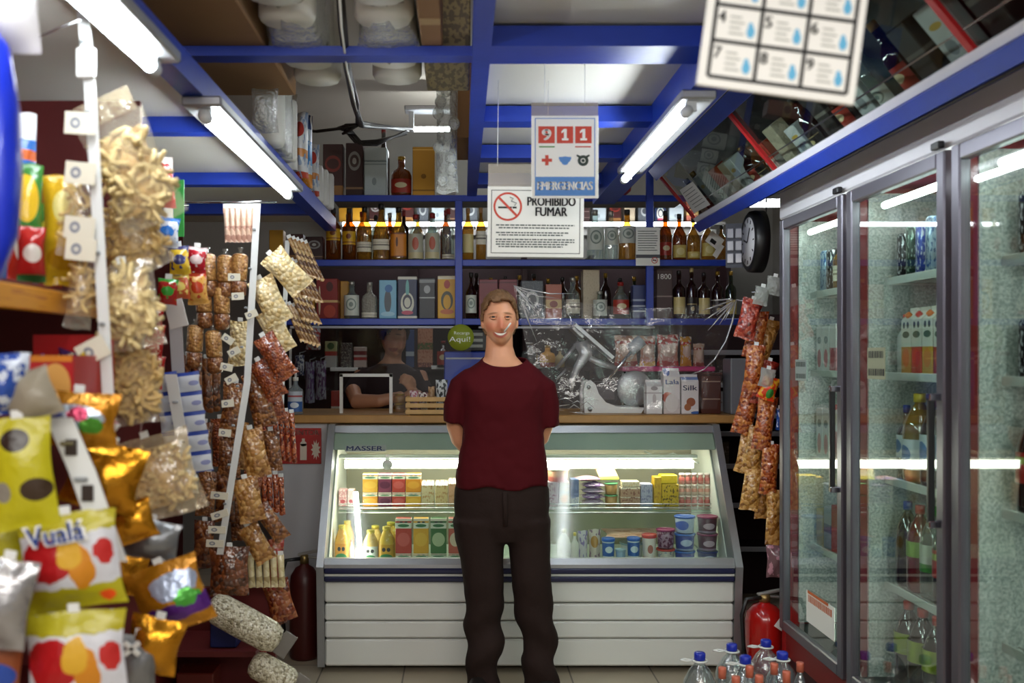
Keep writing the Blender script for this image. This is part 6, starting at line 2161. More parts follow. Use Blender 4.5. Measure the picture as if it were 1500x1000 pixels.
t = thing('hanging_card', 'green edged white card sign hanging beside the slat board', 'sign', at(262, 305, 3.2))
MB().box((0, 0, 0), (.035, .004, .19)).build('green_edge', pm('green card', '#2f8a3a', .5), t)
MB().box((-.035, 0, .02), (.03, .004, .15)).build('card', PAPER, t)
for i in range(5):
    y0 = 452 + i * 23
    hung_bag('sachet_pack', f'red speckled sachet in the column beside the fried strips, {ORD[i]} from top', at(226 + (i % 2) * 3, y0, 2.75), .055, .050, .025, (0, .1, .3), print_mat('red sachet', '#a8201c', speck=('#d8c0a8', 5, .58), **foil), None, None, 'sachet', 'red sachets in a column', 70 + i)
t = thing('hanging_tag_card', 'blank white card with a long grey tail hanging beyond the fried strips', 'card', at(258, 438, 2.92))
MB().box((0, 0, -.045), (.058, .003, .085), 0, .001, (0, -.25, 0)).build('card', pm('pale card', '#cfcac6', .6), t)
m = MB()
m.add([(-.022, 0, -.08), (.018, 0, -.08), (.026, 0, -.24), (-.012, 0, -.24), (-.022, .003, -.08), (.018, .003, -.08), (.026, .003, -.24), (-.012, .003, -.24)], [(0, 1, 2, 3), (4, 7, 6, 5), (0, 4, 5, 1), (1, 5, 6, 2), (2, 6, 7, 3), (3, 7, 4, 0)])
m.build('tail', pm('grey card', '#a8a4a6', .6), t)
# blue and white blister packs on a strip
t = strip('translucent strip holding the blue and white packets', [at(250, 548, 2.84), at(262, 620, 2.84), at(282, 722, 2.84)], .035, 3)
t.children[0].data.materials.clear()
t.children[0].data.materials.append(clear_mat('frosted strip', '#e6e8ea', .08, .6, '#cfd2d6', .2))
BWP = print_mat('white packet blue edge', '#c9ced8', bands=((.82, 1, '#22409a'), (0, .06, '#22409a')), spots=((.72, .45, .2, .12, '#8a90c0'),))
for i in range(10):
    r, c = i // 2, i % 2
    px, py = 241 + c * 33 + r * 4.5, 545 + r * 29
    w, h = .072, .062
    o = thing('tissue_packet', f'white packet with blue edge, {("left", "right")[c]} one in the {ORD[r]} row on the translucent strip', 'packet', at(px, py, 2.89), (0, -.12, .1), 'blue and white packets on a strip')
    bag_mb(w, h, .022, i, 8, 8, 'top', .1).build('hanging_pouch', BWP, o)

# strip B: nuts and wafers
t = strip('second white clip strip with many snack packs in front of the counter', [at(377, 296, 3.42), at(362, 560, 3.42), at(322, 812, 3.42)], .024, 9)
GB = 'snacks on the second clip strip'
m = MB().rod((-.26, .0, .0), (.07, 0, .0), .004, 6)
m.build('hook_bar', CHROME, t)
STK = grain_mat('pink wafer stick', '#a87a68', '#c9a08c', '#d8b8a0', 50, .3, .6, .2)
for i in range(6):
    hung_bag('wafer_stick', f'pink wafer stick in clear wrap hanging from the hook bar, {ORD[i]} from left', at(331 + i * 8.5, 304, 3.44 + .004 * i), .022, .125, .02, (0, .02 * (i - 3), .2), STK, None, None, 'snack stick', 'wafer sticks on the hook bar', 80 + i)
PNUT = grain_mat('peanut brittle', '#8a5a2c', '#b07a40', '#c99a58', 90, .35, .7, .5)
PNUT2 = grain_mat('dark brittle', '#5a2f14', '#7a4520', '#94602f', 90, .35, .7, .5)
G = 'round brittle stacks in clear wrap'
k = 0
for (px, py) in ((304, 372), (330, 374), (352, 372), (297, 418), (325, 420), (287, 476), (312, 484)):
    t = thing('brittle_stack', f'cylinder of round brittle in clear wrap, {ORD[k]} counted from top left', 'snack pack', at(px, py, 3.55), (0, .06 * ((k % 3) - 1), 0), G)
    MB().lathe([(.026, -.100), (.030, -.094), (.030, -.01), (.026, -.004), (.02, 0)], 16).build('hanging_roll', PNUT, t)
    m = MB()
    m.lathe([(.02, 0), (.006, .01), (.012, .024)], 10)
    m.build('twist', FILM, t)
    MB().lathe([(.018, -.16), (.030, -.15), (.030, -.104), (.02, -.101)], 14).build('under_roll', PNUT2, t)
    k += 1
TORT = grain_mat('pale crisp strips', '#c9a868', '#dcc28a', '#ead8ac', 70, .4, .7, .8)
REDN = grain_mat('chilli peanuts', '#5c1f0c', '#8a3a16', '#a85a28', 110, .3, .8, .7)
BRN2 = grain_mat('brown nuts', '#4a2410', '#7a4520', '#a06a34', 80, .3, .9, .8)
TAN2 = grain_mat('tan nuts', '#7a4a1c', '#a87234', '#c99a58', 60, .3, .9, .8)
SEED = grain_mat('white popcorn', '#7a6e50', '#cfc6a8', '#ece6d2', 140, .5, .5, .7)
lst = [
    ('pale crisp strips pack, topmost on the right of the second clip strip', 396, 372, 40, 70, -.75, TORT), ('pale crisp strips pack, second on the right of second clip strip', 380, 408, 40, 72, -.45, TORT),
    ('pale crisp strips pack, third on the right of second clip strip', 390, 455, 36, 66, -.45, TORT), ('red brown chilli peanut pack, fourth down on second clip strip', 385, 492, 34, 72, -.55, REDN),
    ('red brown chilli peanut pack, fifth down on second clip strip', 378, 528, 34, 62, -.50, REDN), ('brown nut pack at counter height on the second clip strip', 370, 545, 36, 82, -.25, BRN2),
    ('dark nut pack left of the brown nut pack on second clip strip', 345, 560, 34, 80, .1, BRN2), ('tan nut pack below the brown nut pack on second clip strip', 366, 628, 36, 72, -.2, TAN2),
    ('brown nut pack beside the tan nut pack on the second clip strip', 338, 640, 34, 60, .05, BRN2), ('tan peanut pack with red print on the second clip strip', 358, 700, 38, 66, -.2, TAN2),
    ('long brown stick pack low on second clip strip', 380, 740, 26, 62, -.6, BRN2), ('tan stick pack lowest but two on the second clip strip', 362, 770, 32, 60, -.5, TAN2),
    ('dark brittle sheet pack at the low left of the second clip strip', 336, 800, 58, 72, 0, grain_mat('dark sticks', '#2f1508', '#5a2c12', '#8a4a20', 60, .3, .9, .8)),
]
for i, (l, px, py, w, h, tilt, m_) in enumerate(lst):
    Y = 3.46 + .035 * (i % 3)
    hung_bag('nut_pack', l, at(px, py, Y), w * Y / F, h * Y / F, .045, (0, tilt, .15), m_, None, None, 'snack pack', GB, 100 + i)
for i, (px, py, tl) in enumerate(((343, 400, 0), (348, 428, -.05), (366, 455, -.4), (337, 492, .6), (340, 510, -.5), (333, 532, .2), (336, 550, -.5), (333, 585, -.1), (330, 628, .1), (322, 720, .1), (320, 748, -.3), (318, 770, .05), (315, 790, .05))):
    o = MB().box((0, 0, -.014), (.044 if i < 9 else .062, .002, .026), 0, .0006).build('hanging_price_tag', TAGM, None, at(px, py, 3.40), (0, tl, .05))
    tag(o, f'cream printed tag on the second clip strip, {ORD[i]} from the top', 'tag', 'tags on the second clip strip')
# popcorn sausages and things low
for i, (l, a, b, r) in enumerate((('long clear bag of white popcorn hanging slantwise under the second clip strip', (306, 884), (410, 940), 23), ('second clear bag of white popcorn at the bottom under the first', (368, 968), (432, 1003), 20))):
    Y = 3.4
    pa, pb = at(*a, Y), at(*b, Y)
    t = thing('popcorn_bag', l, 'snack bag', pa, group='popcorn bags')
    d = pb - pa
    r = r * Y / F
    m = MB()
    m.tube([(0, 0, 0), d * .04, d * .15, d * .5, d * .85, d * .97, d * 1.0], [.02, r * .8, r, r * 1.03, r, r * .75, .015], 20)
    m.build('hanging_roll', SEED, t)
    MB().box(d * 1.07, (.05, .004, .09), 0, .002, (0, .6, 0)).build('seal_flap', pm('grey flap', '#77736e', .4), t)
STK2 = grain_mat('pale wafer stick', '#a89468', '#cdbb8a', '#e0d4ac', 40, .3, .7, .2)
for i in range(6):
    hung_bag('wafer_stick', f'pale wafer stick low by the popcorn bag, {ORD[i]} from left', at(356 + i * 11, 812, 3.62 + .005 * i), .026, .125, .022, (0, -.05, .1), STK2, None, None, 'snack stick', 'pale wafer sticks', 140 + i)
for i, (px, py, w, h, c) in enumerate(((404, 790, 24, 75, '#a8241c'), (402, 850, 40, 62, '#8a3a1c'), (392, 868, 34, 52, '#7a3a18'))):
    hung_bag('candy_pack', f'{("red candy pack", "brown tamarind pack", "dark brown stick pack")[i]} hanging near the white panel low down', at(px, py, 3.75 + .06 * i), w * 3.75 / F, h * 3.75 / F, .04, (0, -.25 * (i > 0), .1), grain_mat('candy%d' % i, '#4a1408', c, '#a86a3a', 60, .3, .9, .7), None, None, 'snack pack', None, 150 + i)
# denser dark packs behind the second clip strip
DKC = grain_mat('dark caramel sticks', '#2a1006', '#5c2a10', '#8f5526', 55, .28, .9, .6)
k = 0
for px, py, w, h, tl, m_, d in (
    (288, 522, 18, 78, .02, DKC, 'dark caramel stick'), (302, 524, 18, 80, -.02, DKC, 'dark caramel stick'), (316, 522, 18, 80, .03, DKC, 'dark caramel stick'), (275, 520, 16, 70, .02, DKC, 'dark caramel stick'),
    (300, 618, 26, 66, .1, BRN2, 'brown nut pack'), (322, 612, 28, 70, -.05, REDN, 'red brown nut pack'), (306, 690, 28, 66, .1, BRN2, 'brown nut pack'), (330, 690, 30, 74, 0, DKC, 'dark caramel pack'),
    (346, 716, 28, 76, -.1, BRN2, 'brown nut pack'), (300, 762, 30, 70, .05, DKC, 'dark caramel pack'), (352, 470, 30, 66, .05, TORT, 'pale crisp pack'), (350, 618, 30, 70, .05, TAN2, 'tan nut pack'),
    (398, 566, 26, 56, -.2, REDN, 'red brown nut pack'), (396, 630, 26, 60, -.1, BRN2, 'brown nut pack'), (372, 690, 28, 60, .1, REDN, 'red brown nut pack')):
    Y = 3.72 + .05 * (k % 3)
    hung_bag('nut_pack', f'{d} behind the second clip strip, {ORD[k]} of rear bunch from top', at(px, py, Y), w * Y / F, h * Y / F, .036, (0, tl, .1), m_, None, None, 'snack pack', 'rear bunch behind the second clip strip', 300 + k)
    k += 1
# strip C: brown seed packs at the counter edge
t = strip('third white clip strip with stick packs at the counter edge', [at(421, 352, 4.3), at(416, 480, 4.3), at(412, 612, 4.3)], .02, 5)
SESA = grain_mat('sesame sticks', '#5a3514', '#9a6a34', '#d0aa70', 45, .3, .9, .5)
k = 0
for r in range(4):
    for c in range(5):
        px, py = 424 + c * 6 - r * 2, 348 + r * 32 + c * 2
        hung_bag('sesame_stick', f'sesame stick in clear wrap on the third strip, {ORD[c]} in the {ORD[r]} tier', at(px, py, 4.30 + .022 * c + .012 * (r % 2)), .020, .19, .018, (0, -.42, .1), SESA, None, None, 'snack stick', 'sesame sticks on the third strip', 160 + k)
        k += 1
CHS = grain_mat('chilli candy', '#3a0f06', '#8a3218', '#c06a3c', 80, .25, 1, .6)
for i in range(7):
    hung_bag('candy_stick', f'chilli candy stick in clear wrap hanging beside the counter, {ORD[i]} from left', at(376 + i * 8.5, 592 + i * 2, 4.2 + .006 * i), .024, .225, .022, (0, -.06, .1), CHS, None, None, 'snack stick', 'chilli candy sticks in a row', 190 + i)
for i in range(4):
    hung_bag('candy_stick', f'shorter chilli candy stick under the long row, {ORD[i]} from left', at(386 + i * 8.5, 694 + (i % 2) * 4, 4.2 + .006 * i), .026, .17, .022, (0, -.04, .1), CHS, None, None, 'snack stick', 'chilli candy sticks lower row', 200 + i)
# dark stand and crates at the bottom left
t = thing('dark_stand', 'dark red stand with shelf and blue box low beside the popcorn bags', 'stand', (-.95, 3.68, 0))
MB().box((0, .15, .30), (.42, .03, .60)).build('back_board', RR, t)
MB().box((-.19, 0, .30), (.03, .3, .60)).build('side_board', RR, t)
MB().box((.19, 0, .24), (.02, .02, .48)).build('front_post', REDP, t)
for z in (.12, .42):
    MB().box((0, 0, z), (.38, .28, .02)).build('shelf_board', RR, t)
o = MB().box((0, 0, .07), (.10, .10, .14), 0, .004).build('blue_carton', pm('navy card', '#16205a', .5), None, (-.89, 3.63, .432))
tag(o, 'navy blue small carton on the dark red stand at bottom left', 'box')
o = MB().box((0, 0, .10), (.14, .12, .20), 0, .004).build('red_carton', print_mat('brown carton', '#5a1c14', bands=((.4, .6, '#8a5a3a'),)), None, (-1.0, 3.65, .132))
tag(o, 'dark red brown carton on the lower shelf of the dark red stand', 'box')

# extinguisher signs and extinguishers
SG = at(441, 653, 5.085)
t = thing('extinguisher_sign', 'red extinguisher sign on the white counter panel', 'sign', (SG.x, 5.088, SG.z))
MB().box((0, 0, 0), (.215, .004, .19), 0, .001).build('plate', pm('sign red plate', '#a8231f', .5), t)
lettering(t, 'EXTINTOR', (0, -.0026, .072), .19, .026, pm('cream ink', '#d8cbb8', .6), bold=.01)
m = MB()
CRM = pm('cream ink', '#d8cbb8', .6)
m.rect(-.005, .030, -.075, .012, -.0026)
m.disc((.0125, -.0026, .012), .0175, .014)
m.rect(.005, .02, .024, .040, -.0028)
m.build('extinguisher_symbol', CRM, t)
m = MB()
vs = []
for k in range(22):
    a = 2 * PI * k / 22
    r = 1 if k % 2 else .6
    vs.append((.078 + .026 * r * math.cos(a), -.0026, -.02 + .055 * r * math.sin(a)))
m.add(vs, [tuple(range(22))])
m.build('flame_symbol', CRM, t)
def extinguisher(label, loc, H=.5, R=.086, m=None, rot=0, tagm=True):
    t = thing('fire_extinguisher', label, 'fire extinguisher', loc, (0, 0, rot))
    MB().lathe([(R * .9, 0), (R, .015), (R, H * .60), (R * .93, H * .67), (R * .6, H * .735), (R * .3, H * .755), (R * .28, H * .77)], 24).build('tank', m or REDP, t)
    MB().lathe([(R * .3, H * .77), (R * .3, H * .83), (R * .2, H * .84)], 12).build('valve', pm('brass', '#a08a5a', .35, .8), t)
    b = MB()
    b.box((.03, 0, H * .86), (.13, .022, .014), 0, .004, (0, -.2, 0))
    b.box((.03, 0, H * .82), (.11, .02, .010), 0, .004, (0, .12, 0))
    b.build('lever', pm('grey lever', '#a9a6a0', .4, .6), t)
    b = MB()
    b.tube([(-.02, -.01, H * .81), (-.09, -.02, H * .80), (-.115, -.03, H * .66), (-.108, -.03, H * .4), (-.10, -.03, H * .22)], [.010, .010, .010, .010, .013], 8)
    b.build('hose', BLACK, t)
    if tagm:
        MB().box((.055, -R - .004, H * .62), (.05, .002, .07), 0, .001, (.1, .6, 0)).build('paper_tag', PAPER, t)
    return t
extinguisher('red fire extinguisher on the floor between freezer and fridge', (ax(1120, 4.45), 4.45, 0), .50, .088, pm('glossy red paint', '#b01712', .22, coat=.5))
extinguisher('red fire extinguisher with shade-darkened paint on the floor before the white counter panel', (ax(446, 4.85), 4.85, 0), .62, .075, pm('dark red paint', '#4a1512', .4), 0, False)  # red darkened in the paint to imitate the shadow around it
# ------------------------------------------------------------------ hanging signs
SRED, SBLUE, SGRN = pm('sign red', '#c8402c', .5), pm('sign blue', '#4f86c9', .5), pm('sign green', '#4a8a3a', .5)
def sign(label, px, py, w_px, h_px, Y, rot=0, cord=None, sleeve=None):
    c = at(px, py, Y)
    t = thing('hanging_sign', label, 'sign', c, (0, rot, 0))
    w, h = w_px * Y / F, h_px * Y / F
    MB().box((0, 0, 0), (w, .004, h), 0, .0018).build('plate', PAPER, t)
    return t, w, h
def outline(m, w, h, th, y, mi=0):
    m.rect(-w / 2, w / 2, h / 2 - th, h / 2, y, mi)
    m.rect(-w / 2, w / 2, -h / 2, -h / 2 + th, y, mi)
    m.rect(-w / 2, -w / 2 + th, -h / 2 + th, h / 2 - th, y, mi)
    m.rect(w / 2 - th, w / 2, -h / 2 + th, h / 2 - th, y, mi)
SLV = clear_mat('clear hanger strip', '#ece6dc', .03, .30, '#cfc8bc', .2)
Ya = 3.1
t, w, h = sign('white 911 emergency sign with blue border hanging in the middle', 827.5, 230, 98, 121, Ya)
k = Ya / F
m = MB()
outline(m, w * .90, h * .94, .0025, -.0026)
m.build('blue_border', SBLUE, t)
m = MB()
m.rect(-w * .44, w * .44, -h * .46, -h * .24, -.0028)
m.build('blue_panel', SBLUE, t)
lettering(t, 'EMERGENCIAS', (0, -.0034, -h * .35), w * .82, h * .10, PAPER, bold=.05)
for i, ch in enumerate('911'):
    x = (-27 + 27 * i) * k
    b = MB().rect(x - 12 * k, x + 12 * k, h * .165, h * .37, -.0028).build('red_square', SRED, t)
    if ch == '9':
        lettering(t, ch, (x, -.0034, h * .268), 12 * k, h * .135, PAPER, bold=.07)
    else:
        o1 = MB()
        z_ = h * .268
        o1.rect(x - 1.6 * k, x + 2.6 * k, z_ - 8 * k, z_ + 8.5 * k, -.0034)
        o1.rect(x - 4.6 * k, x + 5.2 * k, z_ - 8.4 * k, z_ - 5.2 * k, -.0035)
        o1.add([(x - 1.6 * k, -.0035, z_ + 8.5 * k), (x - 5.2 * k, -.0035, z_ + 5 * k), (x - 5.2 * k, -.0035, z_ + 1.8 * k), (x - 1.6 * k, -.0035, z_ + 4.4 * k)], [(0, 1, 2, 3)])
        o1.build('lettering', PAPER, t)
m = MB()
m.rect(-38 * k, -15 * k, h * .115, h * .13, -.0028)
m.build('green_rule', SGRN, t)
m = MB()
m.rect(15 * k, 38 * k, h * .115, h * .13, -.0028)
m.build('red_rule', SRED, t)
m = MB()
m.rect(-34 * k, -19 * k, -h * .04 - 2.3 * k, -h * .04 + 2.3 * k, -.0028)
m.rect(-29 * k, -24 * k, -h * .04 - 7.5 * k, -h * .04 + 7.5 * k, -.003)
m.build('red_cross', SRED, t)
m = MB()
m.disc((0, -.0028, -h * .035), 8 * k, 5 * k)
m.rect(-9 * k, 9 * k, -h * .03, h * .0, -.003)
m.disc((0, -.003, -h * .065), 5 * k, 4 * k)
m.build('blue_emblem', SBLUE, t)
m = MB()
m.disc((26.5 * k, -.0028, -h * .045), 8 * k, 8 * k, 0, 20, .45)
m.disc((26.5 * k, -.003, -h * .045), 2.5 * k, 2.5 * k)
for s in (-1, 1):
    m.add([((26.5 + s * 4) * k, -.003, -h * .045 + 7 * k), ((26.5 + s * 9) * k, -.003, -h * .045 + 9 * k), ((26.5 + s * 10) * k, -.003, -h * .045 + 7 * k), ((26.5 + s * 6) * k, -.003, -h * .045 + 4 * k)], [(0, 1, 2, 3)])
m.build('dark_badge', pm('dark green ink', '#2c3a34', .6), t)
MB().box((0, .006, h / 2 + .021), (w, .002, .046)).build('hanging_sleeve', SLV, t)
m = MB()
for s in (-.3, .3):
    m.rod((s * w, .006, h / 2 + .04), (s * w, .006, ZR - az(230, Ya) - .0), .0012, 5)
for i, ob in enumerate((-.3, .3)):
    MB().rod((ob * w, .006, h / 2 + .04), (ob * w, .006, ZR + .06 - az(230, Ya)), .0012, 5).build('hanging_cord', STRIP, t)
Yb = 3.35
t, w, h = sign('white no smoking sign PROHIBIDO FUMAR hanging behind the 911 sign', 784.5, 325, 141, 103, Yb, .01)
k = Yb / F
m = MB()
outline(m, w * .925, h * .90, .0022, -.0026)
m.build('black_border', INK, t)
cx, cz = -41 * k, 22 * k
m = MB()
m.disc((cx, -.0028, cz), 21 * k, 21 * k, 0, 40, .86)
a = 14.5 * k
m.add([(cx - a - 1.2 * k, -.0032, cz + a - 1.2 * k), (cx - a + 1.2 * k, -.0032, cz + a + 1.2 * k), (cx + a + 1.2 * k, -.0032, cz - a + 1.2 * k), (cx + a - 1.2 * k, -.0032, cz - a - 1.2 * k)], [(0, 1, 2, 3)])
m.build('prohibition_ring', SRED, t)
m = MB()
m.rect(cx - 14 * k, cx + 6 * k, cz - 2.6 * k, cz - .0 * k, -.0029)
m.rect(cx + 7 * k, cx + 13 * k, cz - 2.6 * k, cz - .0 * k, -.0029)
m.build('cigarette_symbol', INK, t)
m = MB()
m.tube([(cx + 10 * k, -.003, cz + 1.5 * k), (cx + 13 * k, -.003, cz + 5 * k), (cx + 5 * k, -.003, cz + 8 * k), (cx + 8 * k, -.003, cz + 12 * k), (cx + 3 * k, -.003, cz + 14 * k)], [.6 * k] * 5, 6)
m.build('smoke_symbol', pm('grey ink', '#4b5552', .6), t)
lettering(t, 'PROHIBIDO', (23 * k, -.0030, 30 * k), 70 * k, 13 * k, INK, bold=.04)
lettering(t, 'FUMAR', (23 * k, -.0030, 15 * k), 46 * k, 13 * k, INK, bold=.04)
m = MB()
r8 = random.Random(5)
for row, zz in enumerate((-5, -9, -16, -19.5, -26, -29.5, -33, -36.5)):
    x = -58
    lim = 57 if row in (0, 1, 4, 5) else 48
    if row in (1, 3, 7):
        x, lim = x + 4, lim - 8
    while x < lim:
        ww = r8.uniform(2.5, 7)
        m.rect(x * k, min(lim, x + ww) * k, (zz - .9) * k, (zz + .9) * k, -.0028)
        x += ww + 1.1
m.build('small_print', pm('grey ink', '#4b5552', .6), t)
MB().box((-20 * k, .004, h / 2 + 16 * k), (100 * k, .002, 34 * k)).build('hanging_sleeve', SLV, t)
for s in (-.4, .12):
    MB().rod((s * w, .004, h / 2 + 30 * k), (s * w, .004, ZR + .06 - az(325, Yb)), .0012, 5).build('hanging_cord', STRIP, t)
# numbers board at the top right, close to the camera
Yc_ = 1.62
t, w, h = sign('white board with numbered squares hanging tilted at the upper right', 1151, 20, 232, 240, Yc_, math.radians(7.5))
k = Yc_ / F
MB().box((0, .003, 0), (w * 1.0, .006, h), 0, .003).build('cream_edge', pm('cream plastic', '#d9d4c0', .5), t)
ink = pm('soft black ink', '#161716', .6)
m = MB()
W_, H0, H1 = w * .88, -h * .44, h * .35
rows_ = 5
for i in range(4):
    x = -W_ / 2 + W_ * i / 3
    m.rect(x - .0034, x + .0034, H0, H1, -.0028)
for j in range(4):
    z = H0 + j * 53 * k
    m.rect(-W_ / 2, W_ / 2, z - .0034, z + .0034, -.0029)
m.rect(-W_ / 2, W_ / 2, H0 + 3 * 53 * k - .003, H0 + 3 * 53 * k + .003, -.003)
m.build('grid_lines', ink, t)
CY_ = pm('cyan ink', '#5fb0d8', .6)
pale_ = pm('pale grey ink', '#a9aba3', .6)
for j in range(3):
    for i in range(3):
        n = 9 - (j * 3 + (2 - i))
        x = -W_ / 2 + W_ * i / 3
        z = H0 + j * 53 * k
        lettering(t, str(n), (x + 10 * k, -.0032, z + 36 * k), 10 * k, 17 * k, ink, bold=.04)
        q_ = MB()
        q_.disc((x + W_ / 3 - 14 * k, -.003, z + 18 * k), 6 * k, 9 * k)
        q_.disc((x + W_ / 3 - 15 * k, -.0031, z + 27 * k), 3.5 * k, 5 * k)
        q_.build('drop_print', CY_, t)
        q_ = MB()
        for r in range(4):
            q_.rect(x + 22 * k, x + (44 - 5 * (r % 2)) * k, z + (12 + r * 8) * k, z + (14.5 + r * 8) * k, -.003)
        q_.build('faint_print', pale_, t)
lettering(t, 'SERVICIOS', (W_ * .06, -.0032, H0 + 3 * 53 * k + 17 * k), W_ * .8, 17 * k, ink, bold=.04)
for s in (-.35, .35):
    MB().rod((s * w, .004, h / 2), (s * w + .02, .004, 2.5 - az(20, Yc_)), .0014, 5).build('hanging_cord', STRIP, t)

# ------------------------------------------------------------------ goods stored on the loft
def sbox(label, x0, x1, y0, y1, z0, z1, m=CARD, rz=0, tape=True, name='cardboard_box'):
    c = ((x0 + x1) / 2, (y0 + y1) / 2, z0)
    t = thing(name, label, 'box', c, (0, 0, rz))
    w, d, h = x1 - x0, y1 - y0, z1 - z0
    MB().box((0, 0, h / 2), (w, d, h), 0, .004).build('carton', m, t)
    if tape:
        MB().box((0, 0, -.0006), (w * .9, .05, .001)).build('tape', pm('packing tape', '#a98a5c', .3), t)
    return t
LT = ZR + .042
# rails that carry the stored goods between the loft beams
for y in (1.55, 2.25, 3.45):
    pass
sbox('large brown cardboard box on the loft, left of the hanging cables', -.86, -.60, 2.45, 3.48, LT, LT + .42)
sbox('brown cardboard box on the loft beside the central beam, nearer one', -.12, -.055, 2.5, 2.93, LT, LT + .35)
t = sbox('greenish brown patterned carton on the loft beside the central beam', -.13, .03, 2.86, 3.3, LT + .0, LT + .16, print_mat('woven carton', '#7a6a42', speck=('#4a3c22', 9, .5)), 0, False) if False else None
def film_pack(label, x0, x1, y0, y1, z0, z1, inner, n=(2, 3), seed=0, film=None, name='wrapped_pack', cat='pack'):
    """shrink wrapped block of rolls"""
    c = ((x0 + x1) / 2, (y0 + y1) / 2, z0)
    t = thing(name, label, cat, c)
    w, d, h = x1 - x0, y1 - y0, z1 - z0
    rr = min(w / n[0], d / n[1]) / 2 * .95
    for i in range(n[0]):
        for j in range(n[1]):
            MB().lathe([(rr * .9, .005), (rr, .02), (rr, h - .02), (rr * .9, h - .005)], 12, 0, ((i + .5) * w / n[0] - w / 2, (j + .5) * d / n[1] - d / 2, 0)).build('roll', inner, t)
    m = bag_mb(w * 1.06, h * 1.1, d * 1.1, seed, 12, 12, 'center', .03, .12)
    m.build('hanging_film', film or FILM, t, (0, 0, h / 2))
    return t
ROLL = pm('white roll', '#d6d4cc', .6, bump=.2, bscale=20)
BUB = clear_mat('bubble wrap', '#f4f6f4', .12, .35, '#dfe2de', .15, bump=1, bscale=60)
film_pack('wrapped white rolls on the loft right of the large cardboard box', -.585, -.41, 2.45, 3.42, LT + .004, LT + .26, ROLL, (1, 5), 1, BUB)
film_pack('wrapped white rolls on the loft left of the central beam', -.31, -.13, 2.45, 3.40, LT + .004, LT + .24, ROLL, (1, 5), 2, BUB)
t = thing('red_tub', 'red lidded tub on the loft beside the central beam', 'tub', (-.0, 2.2, LT))
MB().lathe([(.035, 0), (.045, .004), (.05, .10), (.05, .105)], 16).build('bowl', pm('orange red plastic', '#b8301c', .4), t)
MB().lathe([(.052, .1), (.052, .115), (.04, .12)], 16).build('lid', pm('orange red plastic', '#b8301c', .4), t)
# cables
t = thing('cable_bundle', 'dark bundle of cables hanging down from the loft to the ceiling lamp', 'cable', (0, 0, 0))
rc = random.Random(11)
CAB = pm('black cable', '#1d1614', .5)
base = [(496, -30, 2.62), (500, 40, 2.8), (508, 100, 3.1), (520, 150, 3.9), (527, 182, 4.9), (560, 186, 5.3), (600, 190, 5.7)]
for k in range(4):
    m = MB()
    m.tube([at(x + rc.uniform(-4, 4), y + rc.uniform(-3, 3), Y + .02 * k) for x, y, Y in base], .012 - .001 * k, 6)
    m.build('hanging_cable', CAB, t)
m = MB()
m.tube([at(x, y, Y - .06) for x, y, Y in base[:5]], .004, 6)
m.build('hanging_white_cable', WHITE, t)
for k in range(7):
    m = MB()
    x, y = rc.uniform(455, 520), rc.uniform(180, 200)
    m.tube([at(527, 182, 4.9), at(510 + rc.uniform(-10, 10), 188 + rc.uniform(-6, 8), 4.95), at(x, y, 5.0), at(x - rc.uniform(5, 40), y + rc.uniform(-8, 8), 5.1)], .007, 6)
    m.build('hanging_cable', CAB, t)
for k in range(3):
    m = MB()
    m.tube([at(505 + k * 4, 190, 5.0), at(520 + k * 6, 208 + k * 2, 5.02), at(552, 206 + k * 3, 5.1), at(595, 196 - k * 2, 5.3)], .008, 6)
    m.build('hanging_cable', CAB, t)
# packs along the left loft edge
LE = ZL + .051
def lpack(label, px0, px1, py0, Y, m, d=.10, seed=0, name='napkin_pack', tilt=0):
    w = (px1 - px0) * Y / F
    h = az(py0, Y) - LE
    t = thing(name, label, 'pack', (ax((px0 + px1) / 2, Y), Y, LE + .004), (0, tilt, 0), 'packs along the left loft edge')
    bag_mb(w, h, d, seed, 10, 14, 'bottom', .04, .15).build('pouch', m, t)
    return t
WP = print_mat('white pack red print', '#cfccc8', spots=((.5, .22, .3, .06, '#b0382c'),), speck=('#b9b4ae', 4, .55), rough=.3, coat=.4)
WR = print_mat('white pack orange blue', '#cbcacb', bands=((.30, .42, '#c9803a'), (.0, .10, '#b0402c')), spots=((.5, .7, .3, .12, '#b03a30'),), speck=('#8a9ab8', 4, .56), rough=.3)
WB2 = print_mat('white pack blue print', '#b9c4cf', bands=((.3, .62, '#2a78b8'), (.78, 1, '#23386a'), (.0, .18, '#c9802a')), speck=('#d8d8d8', 4, .6), rough=.3)
lpack('bulging clear bag of white paper rolls on the left loft edge', 368, 408, 132, 3.35, BUB, .16, 1, 'roll_bag')
film_pack('white paper rolls inside the bulging bags on the left loft edge', ax(372, 3.45) - .02, ax(402, 3.45) + .02, 3.5, 3.9, LE + .002, LE + .25, ROLL, (1, 3), 4, BUB)
lpack('white pack with small red oval print on the left loft edge', 404, 436, 140, 4.02, WP, .16, 2)
lpack('white pack with orange and red print on the left loft edge', 430, 452, 166, 4.2, WR, .14, 3)
lpack('blue and white pack with orange foot on the left loft edge', 440, 458, 170, 4.42, WB2, .12, 4)
lpack('white pack with orange blue print, second last on the left loft edge', 452, 468, 212, 4.65, WR, .10, 5)
for i in range(3):
    Y = 4.82 + .11 * i
    o = MB().lathe([(.026, 0), (.03, .01), (.03, .17 + 0 * i), (.024, .185)], 14).build('paper_roll', print_mat('roll red stripe', '#d4d0cc', spots=((.4, .4, .12, .2, '#b05a54'),)), None, (ax(465 + 8 * i, Y), Y, LE + .001))
    tag(o, f'white upright paper roll at the end of the left loft edge, {ORD[i]} from the front', 'roll', 'paper rolls at the loft end')
